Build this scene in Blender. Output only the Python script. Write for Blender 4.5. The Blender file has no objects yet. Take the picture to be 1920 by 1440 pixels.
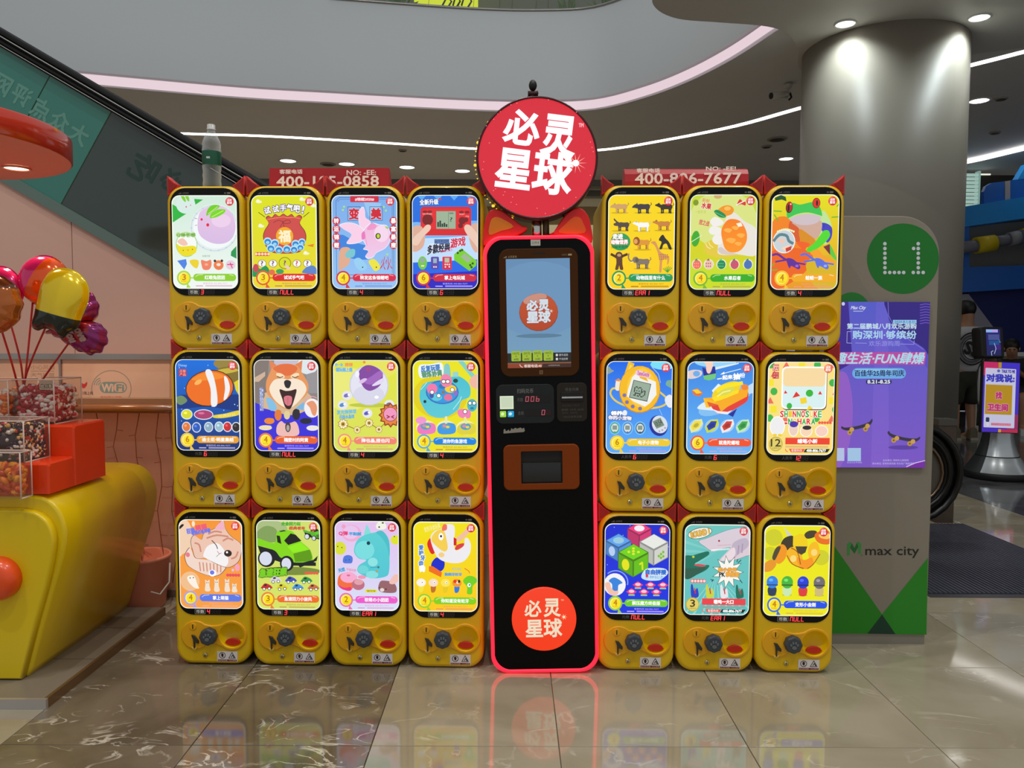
import bpy, bmesh, math, random
from mathutils import Vector, Matrix
from mathutils.geometry import tessellate_polygon
random.seed(7)
SC = bpy.context.scene
COL = SC.collection
PI = math.pi

# ---------------------------------------------------------------- camera
FPX = 1450.0                      # focal length in pixels of a 1920x1440 frame
PITCH = math.atan(83 / FPX)       # looking slightly down
ROLL = math.radians(0.2)
HC = 1.2211                       # camera height
cam_d = bpy.data.cameras.new('camera')
cam_d.sensor_width = 36.0
cam_d.lens = FPX / 1920 * 36
cam_d.clip_start = 0.05
cam_d.clip_end = 200
cam = bpy.data.objects.new('camera', cam_d)
COL.objects.link(cam)
cam.matrix_world = Matrix.Translation((0, 0, HC)) @ Matrix.Rotation(PI / 2 - PITCH, 4, 'X') @ Matrix.Rotation(ROLL, 4, 'Z')
SC.camera = cam

# ---------------------------------------------------------------- world, exposure
SC.view_settings.view_transform = 'Standard'
SC.view_settings.look = 'None'
SC.view_settings.gamma = 1.0
SC.view_settings.exposure = 0.0
SC.view_settings.use_curve_mapping = False
wd = bpy.data.worlds.new('mall_ambient')
SC.world = wd
wd.use_nodes = True
bg = wd.node_tree.nodes['Background']
bg.inputs[0].default_value = (0.93, 0.97, 1.0, 1)
bg.inputs[1].default_value = 0.40

def lamp(name, kind, loc, energy, color, size=0.3, rot=(0, 0, 0), cone=None, blend=0.5, parent=None):
    d = bpy.data.lights.new(name, kind)
    d.energy = energy
    d.color = color
    if kind == 'AREA':
        d.shape = 'DISK'; d.size = size
    else:
        d.shadow_soft_size = size
    if cone:
        d.spot_size = math.radians(cone); d.spot_blend = blend
    o = bpy.data.objects.new(name, d)
    COL.objects.link(o)
    o.location = loc
    o.rotation_euler = rot
    if parent: o.parent = parent
    return o
# the atrium's own high lamps, hung far above the floor in front of the machines
for lx, ly in ((-3.2, -0.6), (0.2, -1.4), (3.4, -0.4), (-1.0, 2.0), (2.6, 3.2)):
    lamp('atrium_lamp', 'AREA', (lx, ly, 8.2), 90, (1.0, 0.97, 0.92), 0.14)

# ---------------------------------------------------------------- pixel helpers (real distances are always given)
def ray(px, py):
    dx = (px - 960) / FPX; dy = (720 - py) / FPX
    x = dx * math.cos(ROLL) - dy * math.sin(ROLL); y = dx * math.sin(ROLL) + dy * math.cos(ROLL)
    return (x, math.cos(PITCH) + y * math.sin(PITCH), -math.sin(PITCH) + y * math.cos(PITCH))
def at_y(px, py, Y):
    d = ray(px, py); t = Y / d[1]
    return Vector((d[0] * t, Y, HC + d[2] * t))
def at_z(px, py, Z):
    d = ray(px, py); t = (Z - HC) / d[2]
    return Vector((d[0] * t, d[1] * t, Z))

# ---------------------------------------------------------------- colour and material helpers
def lin(c):
    out = []
    for v in c[:3]:
        v = v / 255.0
        out.append(v / 12.92 if v <= 0.04045 else ((v + 0.055) / 1.055) ** 2.4)
    return (out[0], out[1], out[2], 1.0)
MATS = {}
def mat(name, c, rough=0.5, metal=0.0, spec=0.5, emit=0.0, vary=0.0, vscale=6.0, bump=0.0, bscale=60.0, coat=0.0, alpha=1.0, trans=0.0):
    if name in MATS: return MATS[name]
    m = bpy.data.materials.new(name); m.use_nodes = True
    nt = m.node_tree; b = nt.nodes['Principled BSDF']
    col = lin(c)
    b.inputs['Base Color'].default_value = col
    b.inputs['Roughness'].default_value = rough
    b.inputs['Metallic'].default_value = metal
    b.inputs['Specular IOR Level'].default_value = spec
    b.inputs['Coat Weight'].default_value = coat
    b.inputs['Coat Roughness'].default_value = 0.08
    b.inputs['Alpha'].default_value = alpha
    b.inputs['Transmission Weight'].default_value = trans
    if emit:
        b.inputs['Emission Color'].default_value = col
        b.inputs['Emission Strength'].default_value = emit
    if vary or bump:
        tc = nt.nodes.new('ShaderNodeTexCoord')
        nz = nt.nodes.new('ShaderNodeTexNoise'); nz.inputs['Scale'].default_value = vscale; nz.inputs['Detail'].default_value = 4
        nt.links.new(tc.outputs['Object'], nz.inputs['Vector'])
        if vary:
            mx = nt.nodes.new('ShaderNodeMix'); mx.data_type = 'RGBA'; mx.blend_type = 'MULTIPLY'
            mx.inputs[0].default_value = 1.0
            cr = nt.nodes.new('ShaderNodeMapRange')
            cr.inputs[3].default_value = 1 - vary; cr.inputs[4].default_value = 1 + vary * 0.4
            nt.links.new(nz.outputs['Fac'], cr.inputs[0])
            mx.inputs[6].default_value = col
            nt.links.new(cr.outputs[0], mx.inputs[7])
            nt.links.new(mx.outputs[2], b.inputs['Base Color'])
        if bump:
            n2 = nt.nodes.new('ShaderNodeTexNoise'); n2.inputs['Scale'].default_value = bscale
            nt.links.new(tc.outputs['Object'], n2.inputs['Vector'])
            bp = nt.nodes.new('ShaderNodeBump'); bp.inputs['Strength'].default_value = bump; bp.inputs['Distance'].default_value = 0.002
            nt.links.new(n2.outputs['Fac'], bp.inputs['Height'])
            nt.links.new(bp.outputs['Normal'], b.inputs['Normal'])
    MATS[name] = m
    return m
def glow(name, c, strength, sample=True):
    if name in MATS: return MATS[name]
    m = bpy.data.materials.new(name); m.use_nodes = True
    nt = m.node_tree; b = nt.nodes['Principled BSDF']
    b.inputs['Base Color'].default_value = (0.02, 0.02, 0.02, 1)
    b.inputs['Roughness'].default_value = 0.4
    b.inputs['Emission Color'].default_value = lin(c)
    b.inputs['Emission Strength'].default_value = strength
    if not sample: m.cycles.emission_sampling = 'NONE'
    MATS[name] = m
    return m
def print_mat(name, emit=0.0, rough=0.35, diffuse=1.0, coat=0.0):
    """flat print: colours come from the mesh's colour attribute; emit > 0 for back-lit film and screens"""
    if name in MATS: return MATS[name]
    m = bpy.data.materials.new(name); m.use_nodes = True
    nt = m.node_tree; b = nt.nodes['Principled BSDF']
    a = nt.nodes.new('ShaderNodeAttribute'); a.attribute_name = 'Col'
    b.inputs['Roughness'].default_value = rough
    b.inputs['Coat Weight'].default_value = coat
    b.inputs['Coat Roughness'].default_value = 0.03
    if emit:
        b.inputs['Base Color'].default_value = (0.01, 0.01, 0.01, 1)
        nt.links.new(a.outputs['Color'], b.inputs['Emission Color'])
        b.inputs['Emission Strength'].default_value = emit
        m.cycles.emission_sampling = 'NONE'
    else:
        nt.links.new(a.outputs['Color'], b.inputs['Base Color'])
    MATS[name] = m
    return m

# ---------------------------------------------------------------- mesh helpers
def rr(w, h, r, cx=0.0, cz=0.0, n=6):
    """rounded rectangle, counter-clockwise in (x, z)"""
    pts = []
    for sx, sz, a0 in ((1, -1, -90), (1, 1, 0), (-1, 1, 90), (-1, -1, 180)):
        for i in range(n + 1):
            a = math.radians(a0 + 90 * i / n)
            pts.append((cx + sx * (w / 2 - r) + r * math.cos(a), cz + sz * (h / 2 - r) + r * math.sin(a)))
    return pts
def ellp(cx, cz, rx, rz, n=24, rot=0.0, a0=0.0, a1=360.0):
    c, s = math.cos(math.radians(rot)), math.sin(math.radians(rot))
    full = abs(a1 - a0 - 360) < 1e-6
    k = n if full else n + 1
    out = []
    for i in range(k):
        a = math.radians(a0 + (a1 - a0) * i / n)
        x, z = rx * math.cos(a), rz * math.sin(a)
        out.append((cx + x * c - z * s, cz + x * s + z * c))
    return out
def smooth(pts, n=5, closed=True):
    out = []; k = len(pts)
    rng = range(k if closed else k - 1)
    for i in rng:
        p = [pts[(i + j - 1) % k] if closed else pts[min(max(i + j - 1, 0), k - 1)] for j in range(4)]
        for q in range(n):
            t = q / n
            w = (-.5 * t + t * t - .5 * t ** 3, 1 - 2.5 * t * t + 1.5 * t ** 3, .5 * t + 2 * t * t - 1.5 * t ** 3, -.5 * t * t + .5 * t ** 3)
            out.append(tuple(sum(w[j] * p[j][d] for j in range(4)) for d in range(len(pts[0]))))
    if not closed: out.append(tuple(pts[-1]))
    return out

class MB:
    def __init__(s):
        s.v = []; s.f = []; s.m = []; s.sm = []
    def add(s, verts, faces, m=0, sm=False):
        o = len(s.v); s.v += [tuple(p) for p in verts]
        for f in faces:
            s.f.append(tuple(i + o for i in f)); s.m.append(m); s.sm.append(sm)
        return s
    def box(s, a, b, m=0):
        x0, y0, z0 = a; x1, y1, z1 = b
        return s.add([(x0, y0, z0), (x1, y0, z0), (x1, y1, z0), (x0, y1, z0), (x0, y0, z1), (x1, y0, z1), (x1, y1, z1), (x0, y1, z1)],
                     [(0, 3, 2, 1), (4, 5, 6, 7), (0, 1, 5, 4), (1, 2, 6, 5), (2, 3, 7, 6), (3, 0, 4, 7)], m)
    def rings(s, rings, m=0, cap=(True, True), sm=True, closed=True):
        n = len(rings[0]); vs = [p for r in rings for p in r]; fs = []
        for i in range(len(rings) - 1):
            for j in range(n if closed else n - 1):
                k = (j + 1) % n
                fs.append((i * n + j, i * n + k, (i + 1) * n + k, (i + 1) * n + j))
        s.add(vs, fs, m, sm)
        if cap[0]: s.add(rings[0], [tuple(range(n))[::-1]], m)
        if cap[1]: s.add(rings[-1], [tuple(range(n))], m)
        return s
    def prism(s, poly, y0, y1, m=0, bevel=0.0, holes=(), hole_depth=None, back=True):
        """poly in (x, z) pushed from y0 (front) to y1 (back); bevel rounds the front edge; holes are cut through the front"""
        n = len(poly)
        cx = sum(p[0] for p in poly) / n; cz = sum(p[1] for p in poly) / n
        def inset(d):
            out = []
            for i in range(n):
                ax, az = poly[i - 1]; bx, bz = poly[i]; ex, ez = poly[(i + 1) % n]
                d1 = Vector((bx - ax, bz - az)); d2 = Vector((ex - bx, ez - bz))
                if d1.length < 1e-9 or d2.length < 1e-9: out.append((bx, bz)); continue
                d1.normalize(); d2.normalize()
                nn = Vector((-d1.y - d2.y, d1.x + d2.x))
                if nn.length < 1e-6: out.append((bx, bz)); continue
                nn.normalize()
                out.append((bx + nn.x * d, bz + nn.y * d))
            return out
        levels = [(y0, poly)]
        if bevel:
            levels = []
            for k in range(4):
                a = math.radians(30 * k)                  # 0 = front face, 90 = side wall
                levels.append((y0 + bevel * (1 - math.cos(a)), inset(bevel * (1 - math.sin(a)))))
        rings = [[(x, y, z) for x, z in pl] for y, pl in levels] + [[(x, y1, z) for x, z in poly]]
        s.rings(rings, m, cap=(False, back), sm=bool(bevel) or n > 12)
        front = levels[0][1]; fy = levels[0][0]
        if not holes:
            s.add([(x, fy, z) for x, z in front], [tuple(range(n))[::-1]], m)
        else:
            loops = [[Vector((x, z, 0)) for x, z in front]] + [[Vector((x, z, 0)) for x, z in h] for h in holes]
            flat = [p for l in loops for p in l]
            tris = tessellate_polygon(loops)
            s.add([(p.x, fy, p.y) for p in flat], tris, m)
            for h in holes:
                hy = y1 if hole_depth is None else fy + hole_depth
                s.rings([[(x, fy, z) for x, z in h], [(x, hy, z) for x, z in h]], m, cap=(False, False))
        return s
    def cyl(s, p0, p1, r0, r1=None, n=16, m=0, cap=(True, True), sm=True):
        r1 = r0 if r1 is None else r1
        p0 = Vector(p0); p1 = Vector(p1); d = (p1 - p0).normalized()
        u = d.orthogonal().normalized(); w = d.cross(u)
        R = []
        for p, r in ((p0, r0), (p1, r1)):
            R.append([tuple(p + (u * math.cos(2 * PI * i / n) + w * math.sin(2 * PI * i / n)) * r) for i in range(n)])
        return s.rings(R, m, cap, sm)
    def tube(s, pts, r, n=8, m=0, closed=False, flat=1.0):
        pts = [Vector(p) for p in pts]; k = len(pts); R = []
        up = None
        for i in range(k):
            a = pts[i - 1] if (i or closed) else pts[i]; b = pts[(i + 1) % k] if (i < k - 1 or closed) else pts[i]
            d = (b - a).normalized()
            if up is None: up = d.orthogonal().normalized()
            up = (up - d * up.dot(d)).normalized(); w = d.cross(up)
            rad = r[i] if isinstance(r, (list, tuple)) else r
            R.append([tuple(pts[i] + (up * math.cos(2 * PI * j / n) * flat + w * math.sin(2 * PI * j / n)) * rad) for j in range(n)])
        if closed: R.append(R[0])
        return s.rings(R, m, cap=(not closed, not closed))
    def lathe(s, prof, c=(0, 0, 0), n=24, m=0, axis='Z', cap=(False, False), a0=0.0, a1=360.0):
        R = []
        for r, h in prof:
            ring = []
            for i in range(n):
                a = math.radians(a0 + (a1 - a0) * i / n)
                x, y = r * math.cos(a), r * math.sin(a)
                if axis == 'Z': p = (c[0] + x, c[1] + y, c[2] + h)
                elif axis == 'Y': p = (c[0] + x, c[1] + h, c[2] + y)
                else: p = (c[0] + h, c[1] + x, c[2] + y)
                ring.append(p)
            R.append(ring)
        return s.rings(R, m, cap)
    def sphere(s, c, r, n=16, k=10, m=0, sc=(1, 1, 1)):
        R = []
        for i in range(1, k):
            t = PI * i / k
            R.append([(c[0] + r * sc[0] * math.sin(t) * math.cos(2 * PI * j / n), c[1] + r * sc[1] * math.sin(t) * math.sin(2 * PI * j / n), c[2] - r * sc[2] * math.cos(t)) for j in range(n)])
        return s.rings(R, m, (True, True))
    def mesh(s, name, mats, fix=True):
        me = bpy.data.meshes.new(name)
        me.from_pydata(s.v, [], s.f)
        for mt in (mats if isinstance(mats, (list, tuple)) else [mats]): me.materials.append(mt)
        me.polygons.foreach_set('material_index', s.m)
        me.polygons.foreach_set('use_smooth', s.sm)
        if fix:
            b = bmesh.new(); b.from_mesh(me)
            bmesh.ops.remove_doubles(b, verts=b.verts, dist=1e-6)
            bmesh.ops.recalc_face_normals(b, faces=b.faces)
            b.to_mesh(me); b.free()
        me.update()
        return me
    def build(s, name, mats, parent=None, fix=True):
        return link(name, s.mesh(name, mats, fix), parent)
def link(name, me, parent=None, loc=None):
    o = bpy.data.objects.new(name, me); COL.objects.link(o)
    if parent: o.parent = parent
    if loc is not None: o.location = loc
    return o
def tag(o, label, cat=None, group=None, kind=None):
    if label: o['label'] = label
    if cat: o['category'] = cat
    if group: o['group'] = group
    if kind: o['kind'] = kind
    return o
def thing(name, label, cat, loc=(0, 0, 0), rotz=0.0, group=None):
    o = bpy.data.objects.new(name, None); COL.objects.link(o)
    o.empty_display_size = 0.05
    o.location = loc; o.rotation_euler = (0, 0, rotz)
    return tag(o, label, cat, group)
def struct(o):
    o['kind'] = 'structure'; return o

# ---------------------------------------------------------------- lettering and flat print
_GLYPH = {}
def glyphs(txt, res=2, bevel=0.0):
    """outline mesh of a line of text, in a box (0..1, 0..1), with its aspect ratio"""
    key = (txt, res, bevel)
    if key in _GLYPH: return _GLYPH[key]
    c = bpy.data.curves.new('lettering', 'FONT'); c.body = txt; c.resolution_u = res; c.fill_mode = 'BOTH'
    if bevel: c.bevel_depth = bevel; c.bevel_resolution = 1; c.extrude = 0.02
    o = bpy.data.objects.new('lettering', c); COL.objects.link(o)
    dg = bpy.context.evaluated_depsgraph_get()
    me = bpy.data.meshes.new_from_object(o.evaluated_get(dg))
    vs = [tuple(v.co) for v in me.vertices]; fs = [tuple(p.vertices) for p in me.polygons]
    bpy.data.objects.remove(o); bpy.data.curves.remove(c); bpy.data.meshes.remove(me)
    x0 = min(v[0] for v in vs); x1 = max(v[0] for v in vs); y0 = min(v[1] for v in vs); y1 = max(v[1] for v in vs)
    sx = max(x1 - x0, 1e-6); sy = max(y1 - y0, 1e-6)
    r = ([((v[0] - x0) / sx, (v[1] - y0) / sy, v[2]) for v in vs], fs, sx, sy)
    _GLYPH[key] = r
    return r
SEG = {'0': 'abcdef', '1': 'bc', '2': 'abged', '3': 'abgcd', '4': 'fgbc', '5': 'afgcd', '6': 'afgedc', '8': 'abcdefg', 'N': 'abcef', 'U': 'bcdef', 'L': 'def', 'E': 'adefg', 'R': 'abcefg', 'b': 'fgedc', ' ': ''}
class Art:
    """flat print built from thin coloured faces. rect: the picture's own coordinates (x0, y0 top, x1, y1 bottom);
    size: metres; the picture lies in the local x-z plane, facing -y, centred on the origin"""
    EPS = 4e-5
    def __init__(s, rect, size, radius=0.0, clip=True, fmap=None):
        s.r = rect; s.w, s.h = size; s.v = []; s.f = []; s.c = []; s.layer = 0; s.fmap = fmap
        s.clip = None
        if clip:
            q = rr(size[0], size[1], radius, n=8) if radius else [(-s.w / 2, -s.h / 2), (s.w / 2, -s.h / 2), (s.w / 2, s.h / 2), (-s.w / 2, s.h / 2)]
            s.clip = q
    def p(s, x, y):
        if s.fmap: return s.fmap(x, y)
        x0, y0, x1, y1 = s.r
        return ((x - x0) / (x1 - x0) * s.w - s.w / 2, s.h / 2 - (y - y0) / (y1 - y0) * s.h)
    def _clip(s, pts):
        c = s.clip; n = len(c); out = pts
        for i in range(n):
            a = c[i]; b = c[(i + 1) % n]; src = out; out = []
            if len(src) < 3: return []
            ex, ez = b[0] - a[0], b[1] - a[1]
            def side(q): return ex * (q[1] - a[1]) - ez * (q[0] - a[0])
            for j in range(len(src)):
                q0 = src[j - 1]; q1 = src[j]; d0 = side(q0); d1 = side(q1)
                if d1 >= 0:
                    if d0 < 0:
                        t = d0 / (d0 - d1); out.append((q0[0] + (q1[0] - q0[0]) * t, q0[1] + (q1[1] - q0[1]) * t))
                    out.append(q1)
                elif d0 >= 0:
                    t = d0 / (d0 - d1); out.append((q0[0] + (q1[0] - q0[0]) * t, q0[1] + (q1[1] - q0[1]) * t))
        return out
    def poly(s, pts, col, col2=None):
        """one flat shape; col2 = colour at the lower end (a printed blend)"""
        L = [s.p(*q) for q in pts]
        if s.clip: L = s._clip(L)
        if len(L) < 3: return s
        s.layer += 1; y = -s.layer * s.EPS; o = len(s.v)
        s.v += [(x, y, z) for x, z in L]; s.f.append(tuple(range(o, o + len(L))))
        if col2 is None: s.c.append([lin(col)] * len(L))
        else:
            z0 = min(q[1] for q in L); z1 = max(q[1] for q in L); A = lin(col); B = lin(col2)
            s.c.append([tuple(B[k] + (A[k] - B[k]) * (q[1] - z0) / max(z1 - z0, 1e-9) for k in range(4)) for q in L])
        return s
    def fill(s, col, col2=None):
        x0, y0, x1, y1 = s.r
        return s.poly([(x0, y1), (x1, y1), (x1, y0), (x0, y0)], col, col2)
    def ell(s, cx, cy, rx, ry=None, col=(0, 0, 0), rot=0, n=22, a0=0, a1=360, col2=None):
        ry = rx if ry is None else ry
        return s.poly(ellp(cx, cy, rx, ry, n, rot, a0, a1), col, col2)
    def blob(s, pts, col, n=4, col2=None): return s.poly(smooth(pts, n), col, col2)
    def rect(s, x0, y0, x1, y1, col, r=0, col2=None):
        if r: return s.poly(rr(x1 - x0, y1 - y0, r, (x0 + x1) / 2, (y0 + y1) / 2, 4), col, col2)
        return s.poly([(x0, y0), (x1, y0), (x1, y1), (x0, y1)], col, col2)
    def line(s, pts, w, col, closed=False, curve=0):
        if curve: pts = smooth(pts, curve, closed)
        k = len(pts)
        for i in range(k if closed else k - 1):
            a = pts[i]; b = pts[(i + 1) % k]
            dx, dy = b[0] - a[0], b[1] - a[1]; l = math.hypot(dx, dy) or 1
            nx, ny = -dy / l * w / 2, dx / l * w / 2; ux, uy = dx / l * w * .3, dy / l * w * .3
            s.poly([(a[0] + nx - ux, a[1] + ny - uy), (b[0] + nx + ux, b[1] + ny + uy), (b[0] - nx + ux, b[1] - ny + uy), (a[0] - nx - ux, a[1] - ny - uy)], col)
            s.layer -= .88 if k < 12 else .96
        s.layer += 1
        return s
    def ring(s, cx, cy, rx, ry, w, col, n=22, a0=0, a1=360):
        full = a1 - a0 >= 360
        return s.line(ellp(cx, cy, rx, ry, n, 0, a0, a1), w, col, closed=full)
    def star(s, cx, cy, r0, r1, k, col, rot=0, sx=1.0):
        return s.poly([(cx + sx * (r0 if i % 2 else r1) * math.cos(rot + PI * i / k), cy + (r0 if i % 2 else r1) * math.sin(rot + PI * i / k)) for i in range(2 * k)], col)
    def text(s, t, x0, y0, x1, y1, col, bold=0.0, rot=0.0, skew=0.0, edge=None, ew=0.0, res=2, flip=False):
        """text stretched into the box; bold and ew in picture units"""
        vs, fs, _, _ = glyphs(t, res)
        cx, cy = (x0 + x1) / 2, (y0 + y1) / 2; w, h = x1 - x0, y1 - y0
        c, sn = math.cos(math.radians(rot)), math.sin(math.radians(rot))
        def put(offs, colr):
            s.layer += 1; L = lin(colr); n_o = 0
            for ox, oy in offs:
                o = len(s.v); y = -(s.layer + .12 * n_o) * s.EPS; n_o += 1
                for a, b, _z in vs:
                    if flip: a = 1 - a
                    X = (a - .5) * w + skew * (b - .5) * h; Y = -(b - .5) * h
                    q = s.p(cx + X * c - Y * sn + ox, cy + X * sn + Y * c + oy)
                    s.v.append((q[0], y, q[1]))
                for f in fs:
                    s.f.append(tuple(i + o for i in f)); s.c.append([L] * len(f))
        def offs(r, k=8): return [(r * math.cos(2 * PI * i / k), r * math.sin(2 * PI * i / k)) for i in range(k)]
        if edge is not None: put(offs(ew + bold), edge)
        put(offs(bold, 6) if bold else [(0, 0)], col)
        return s
    def seg7(s, t, x, y, w, h, gap, th, col, slant=0.12, off=None):
        for ch in t:
            P = {'a': (0, 0, 1, 0), 'b': (1, 0, 1, .5), 'c': (1, .5, 1, 1), 'd': (0, 1, 1, 1), 'e': (0, .5, 0, 1), 'f': (0, 0, 0, .5), 'g': (0, .5, 1, .5)}
            for k, (ax, ay, bx, by) in P.items():
                on = k in SEG.get(ch, '')
                if not on and off is None: continue
                cc = col if on else off
                X0 = x + ax * w + (1 - ay) * h * slant; X1 = x + bx * w + (1 - by) * h * slant
                s.line([(X0, y + ay * h), (X1, y + by * h)], th, cc); s.layer -= .9
            x += w + gap
        s.layer += 1
        return s
    def build(s, name, material, parent=None, loc=None, rotz=0.0):
        me = bpy.data.meshes.new(name); me.from_pydata(s.v, [], s.f); me.materials.append(material)
        at = me.color_attributes.new('Col', 'FLOAT_COLOR', 'CORNER')
        flat = []
        for cs in s.c:
            for q in cs: flat += q
        at.data.foreach_set('color', flat)
        me.update()
        o = link(name, me, parent, loc)
        o.rotation_euler = (0, 0, rotz)
        return o
def slab_letters(name, txt, w, h, depth, material, parent, loc, rotz=0.0, bevel=0.03, rot=0.0):
    """solid rounded letters standing on the x-z plane"""
    vs, fs, sx, sy = glyphs(txt, 3, bevel)
    mb = MB()
    c, sn = math.cos(rot), math.sin(rot)
    pts = []
    for a, b, z in vs:
        X, Z = (a - .5) * w, (b - .5) * h
        pts.append((X * c - Z * sn, -z * depth / 0.05, X * sn + Z * c))
    mb.add(pts, fs)
    o = mb.build(name, material, parent, fix=False); o.location = loc; o.rotation_euler = (0, 0, rotz)
    return o
# ================================================================ FLOOR
def stone(name, base, vein, dark, vein_amt, rough, vscale, vw=.014, lo=.48):
    m = bpy.data.materials.new(name); m.use_nodes = True
    nt = m.node_tree; b = nt.nodes['Principled BSDF']; N = nt.nodes.new; LK = nt.links.new
    geo = N('ShaderNodeNewGeometry'); oi = N('ShaderNodeObjectInfo')
    off = N('ShaderNodeVectorMath'); off.operation = 'SCALE'; off.inputs[0].default_value = (37.0, 19.0, 11.0)
    LK(oi.outputs['Random'], off.inputs['Scale'])
    ad = N('ShaderNodeVectorMath'); LK(geo.outputs['Position'], ad.inputs[0]); LK(off.outputs[0], ad.inputs[1])
    n1 = N('ShaderNodeTexNoise'); n1.inputs['Scale'].default_value = 3.2; n1.inputs['Detail'].default_value = 8; n1.inputs['Distortion'].default_value = 0.6
    LK(ad.outputs[0], n1.inputs['Vector'])
    cr = N('ShaderNodeValToRGB'); cr.color_ramp.elements[0].color = lin(dark); cr.color_ramp.elements[1].color = lin(base)
    cr.color_ramp.elements[0].position = 0.35; cr.color_ramp.elements[1].position = 0.62
    LK(n1.outputs['Fac'], cr.inputs[0])
    # long thin veins: the zero band of a stretched, warped noise
    mp = N('ShaderNodeMapping'); mp.inputs['Scale'].default_value = (vscale, vscale * 1.7, 1); mp.inputs['Rotation'].default_value = (0, 0, 0.5)
    LK(ad.outputs[0], mp.inputs[0])
    n2 = N('ShaderNodeTexNoise'); n2.inputs['Scale'].default_value = 1.0; n2.inputs['Detail'].default_value = 5; n2.inputs['Distortion'].default_value = 1.2
    LK(mp.outputs[0], n2.inputs['Vector'])
    sb = N('ShaderNodeMath'); sb.operation = 'SUBTRACT'; sb.inputs[1].default_value = 0.5; LK(n2.outputs['Fac'], sb.inputs[0])
    ab = N('ShaderNodeMath'); ab.operation = 'ABSOLUTE'; LK(sb.outputs[0], ab.inputs[0])
    mr = N('ShaderNodeMapRange'); mr.inputs[1].default_value = 0.0; mr.inputs[2].default_value = vw; mr.inputs[3].default_value = 1; mr.inputs[4].default_value = 0
    LK(ab.outputs[0], mr.inputs[0])
    n3 = N('ShaderNodeTexNoise'); n3.inputs['Scale'].default_value = 5.0; n3.inputs['Detail'].default_value = 3; LK(ad.outputs[0], n3.inputs['Vector'])
    m3 = N('ShaderNodeMapRange'); m3.inputs[1].default_value = lo; m3.inputs[2].default_value = lo + .12; LK(n3.outputs['Fac'], m3.inputs[0])
    ml = N('ShaderNodeMath'); ml.operation = 'MULTIPLY'; LK(mr.outputs[0], ml.inputs[0]); LK(m3.outputs[0], ml.inputs[1])
    m4 = N('ShaderNodeMath'); m4.operation = 'MULTIPLY'; m4.inputs[1].default_value = vein_amt; LK(ml.outputs[0], m4.inputs[0])
    mx = N('ShaderNodeMix'); mx.data_type = 'RGBA'; LK(m4.outputs[0], mx.inputs[0]); LK(cr.outputs[0], mx.inputs[6]); mx.inputs[7].default_value = lin(vein)
    LK(mx.outputs[2], b.inputs['Base Color'])
    b.inputs['Roughness'].default_value = rough
    b.inputs['IOR'].default_value = 1.55
    b.inputs['Specular IOR Level'].default_value = 0.6
    return m
M_BEIGE = stone('beige_marble', (168, 159, 137), (205, 197, 178), (150, 140, 117), 0.55, 0.07, 2.2)
M_DARK = stone('brown_marble', (120, 109, 91), (214, 206, 188), (96, 86, 70), .95, 0.08, 5.5, .024, .50)
M_GREY = stone('grey_granite', (96, 96, 98), (140, 140, 142), (70, 70, 73), 0.4, 0.08, 5.0)
M_GROUT = mat('grout', (140, 126, 106), 0.8)
fl = MB()
fl.box((-9, -1.5, -0.25), (14, 30, -0.012))
floor = struct(fl.build('floor', M_GROUT))
g_ = MB(); g_.box((3.3, 3.4, -.0119), (12, 17, -.009)); g_.build('floor_bed', M_GREY, floor)
XJ = [-3.12, -2.58, -2.04, -1.535, -0.96, -0.42, 0.145, 0.715, 1.287, 1.87] + [1.87 + 0.575 * i for i in range(1, 17)]
YJ = [0.545 + 0.572 * i for i in range(22)]
def zone(x, y):
    if x < -1.535: return M_BEIGE
    if x < -0.42: return M_DARK
    if x > 3.3 and y > 3.4: return M_GREY
    return M_BEIGE
tiles = {}
def in_view(x, y):
    if y < 0.4: return False
    d = Vector((x, y * math.cos(PITCH) + (HC) * math.sin(PITCH), 0))
    px = 960 + x / d.y * FPX; py = 637 + (HC / y) * FPX
    if px < -160 or px > 2080 or py > 1700: return False
    if 350 < px < 1560 and y > 3.5: return False          # wholly behind the row of machines
    return True
for i in range(len(XJ) - 1):
    for j in range(len(YJ) - 1):
        x0, x1, y0, y1 = XJ[i], XJ[i + 1], YJ[j], YJ[j + 1]
        if not any(in_view(x, y) for x in (x0, (x0 + x1) / 2, x1) for y in (y0, (y0 + y1) / 2, y1)): continue
        if 2.0 < x0 < 2.9 and 3.4 < y0 < 5.0: continue      # the escalator landing plate lies here
        w, d = round(x1 - x0, 4), round(y1 - y0, 4); mt = zone((x0 + x1) / 2, (y0 + y1) / 2)
        if 2.9 <= x0 < 3.3 and y0 > 3.4: mt = M_BEIGE
        key = (w, d, mt.name)
        if key not in tiles:
            t = MB(); g = 0.0012; bv = 0.0012
            t.add([(g, g, -0.012), (w - g, g, -0.012), (w - g, d - g, -0.012), (g, d - g, -0.012),
                   (g, g, -bv), (w - g, g, -bv), (w - g, d - g, -bv), (g, d - g, -bv),
                   (g + bv, g + bv, 0), (w - g - bv, g + bv, 0), (w - g - bv, d - g - bv, 0), (g + bv, d - g - bv, 0)],
                  [(0, 1, 5, 4), (1, 2, 6, 5), (2, 3, 7, 6), (3, 0, 4, 7), (4, 5, 9, 8), (5, 6, 10, 9), (6, 7, 11, 10), (7, 4, 8, 11), (8, 9, 10, 11)])
            tiles[key] = t.mesh('floor_tile', mt, fix=False)
        link('floor_tile', tiles[key], floor, (x0, y0, 0))

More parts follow.
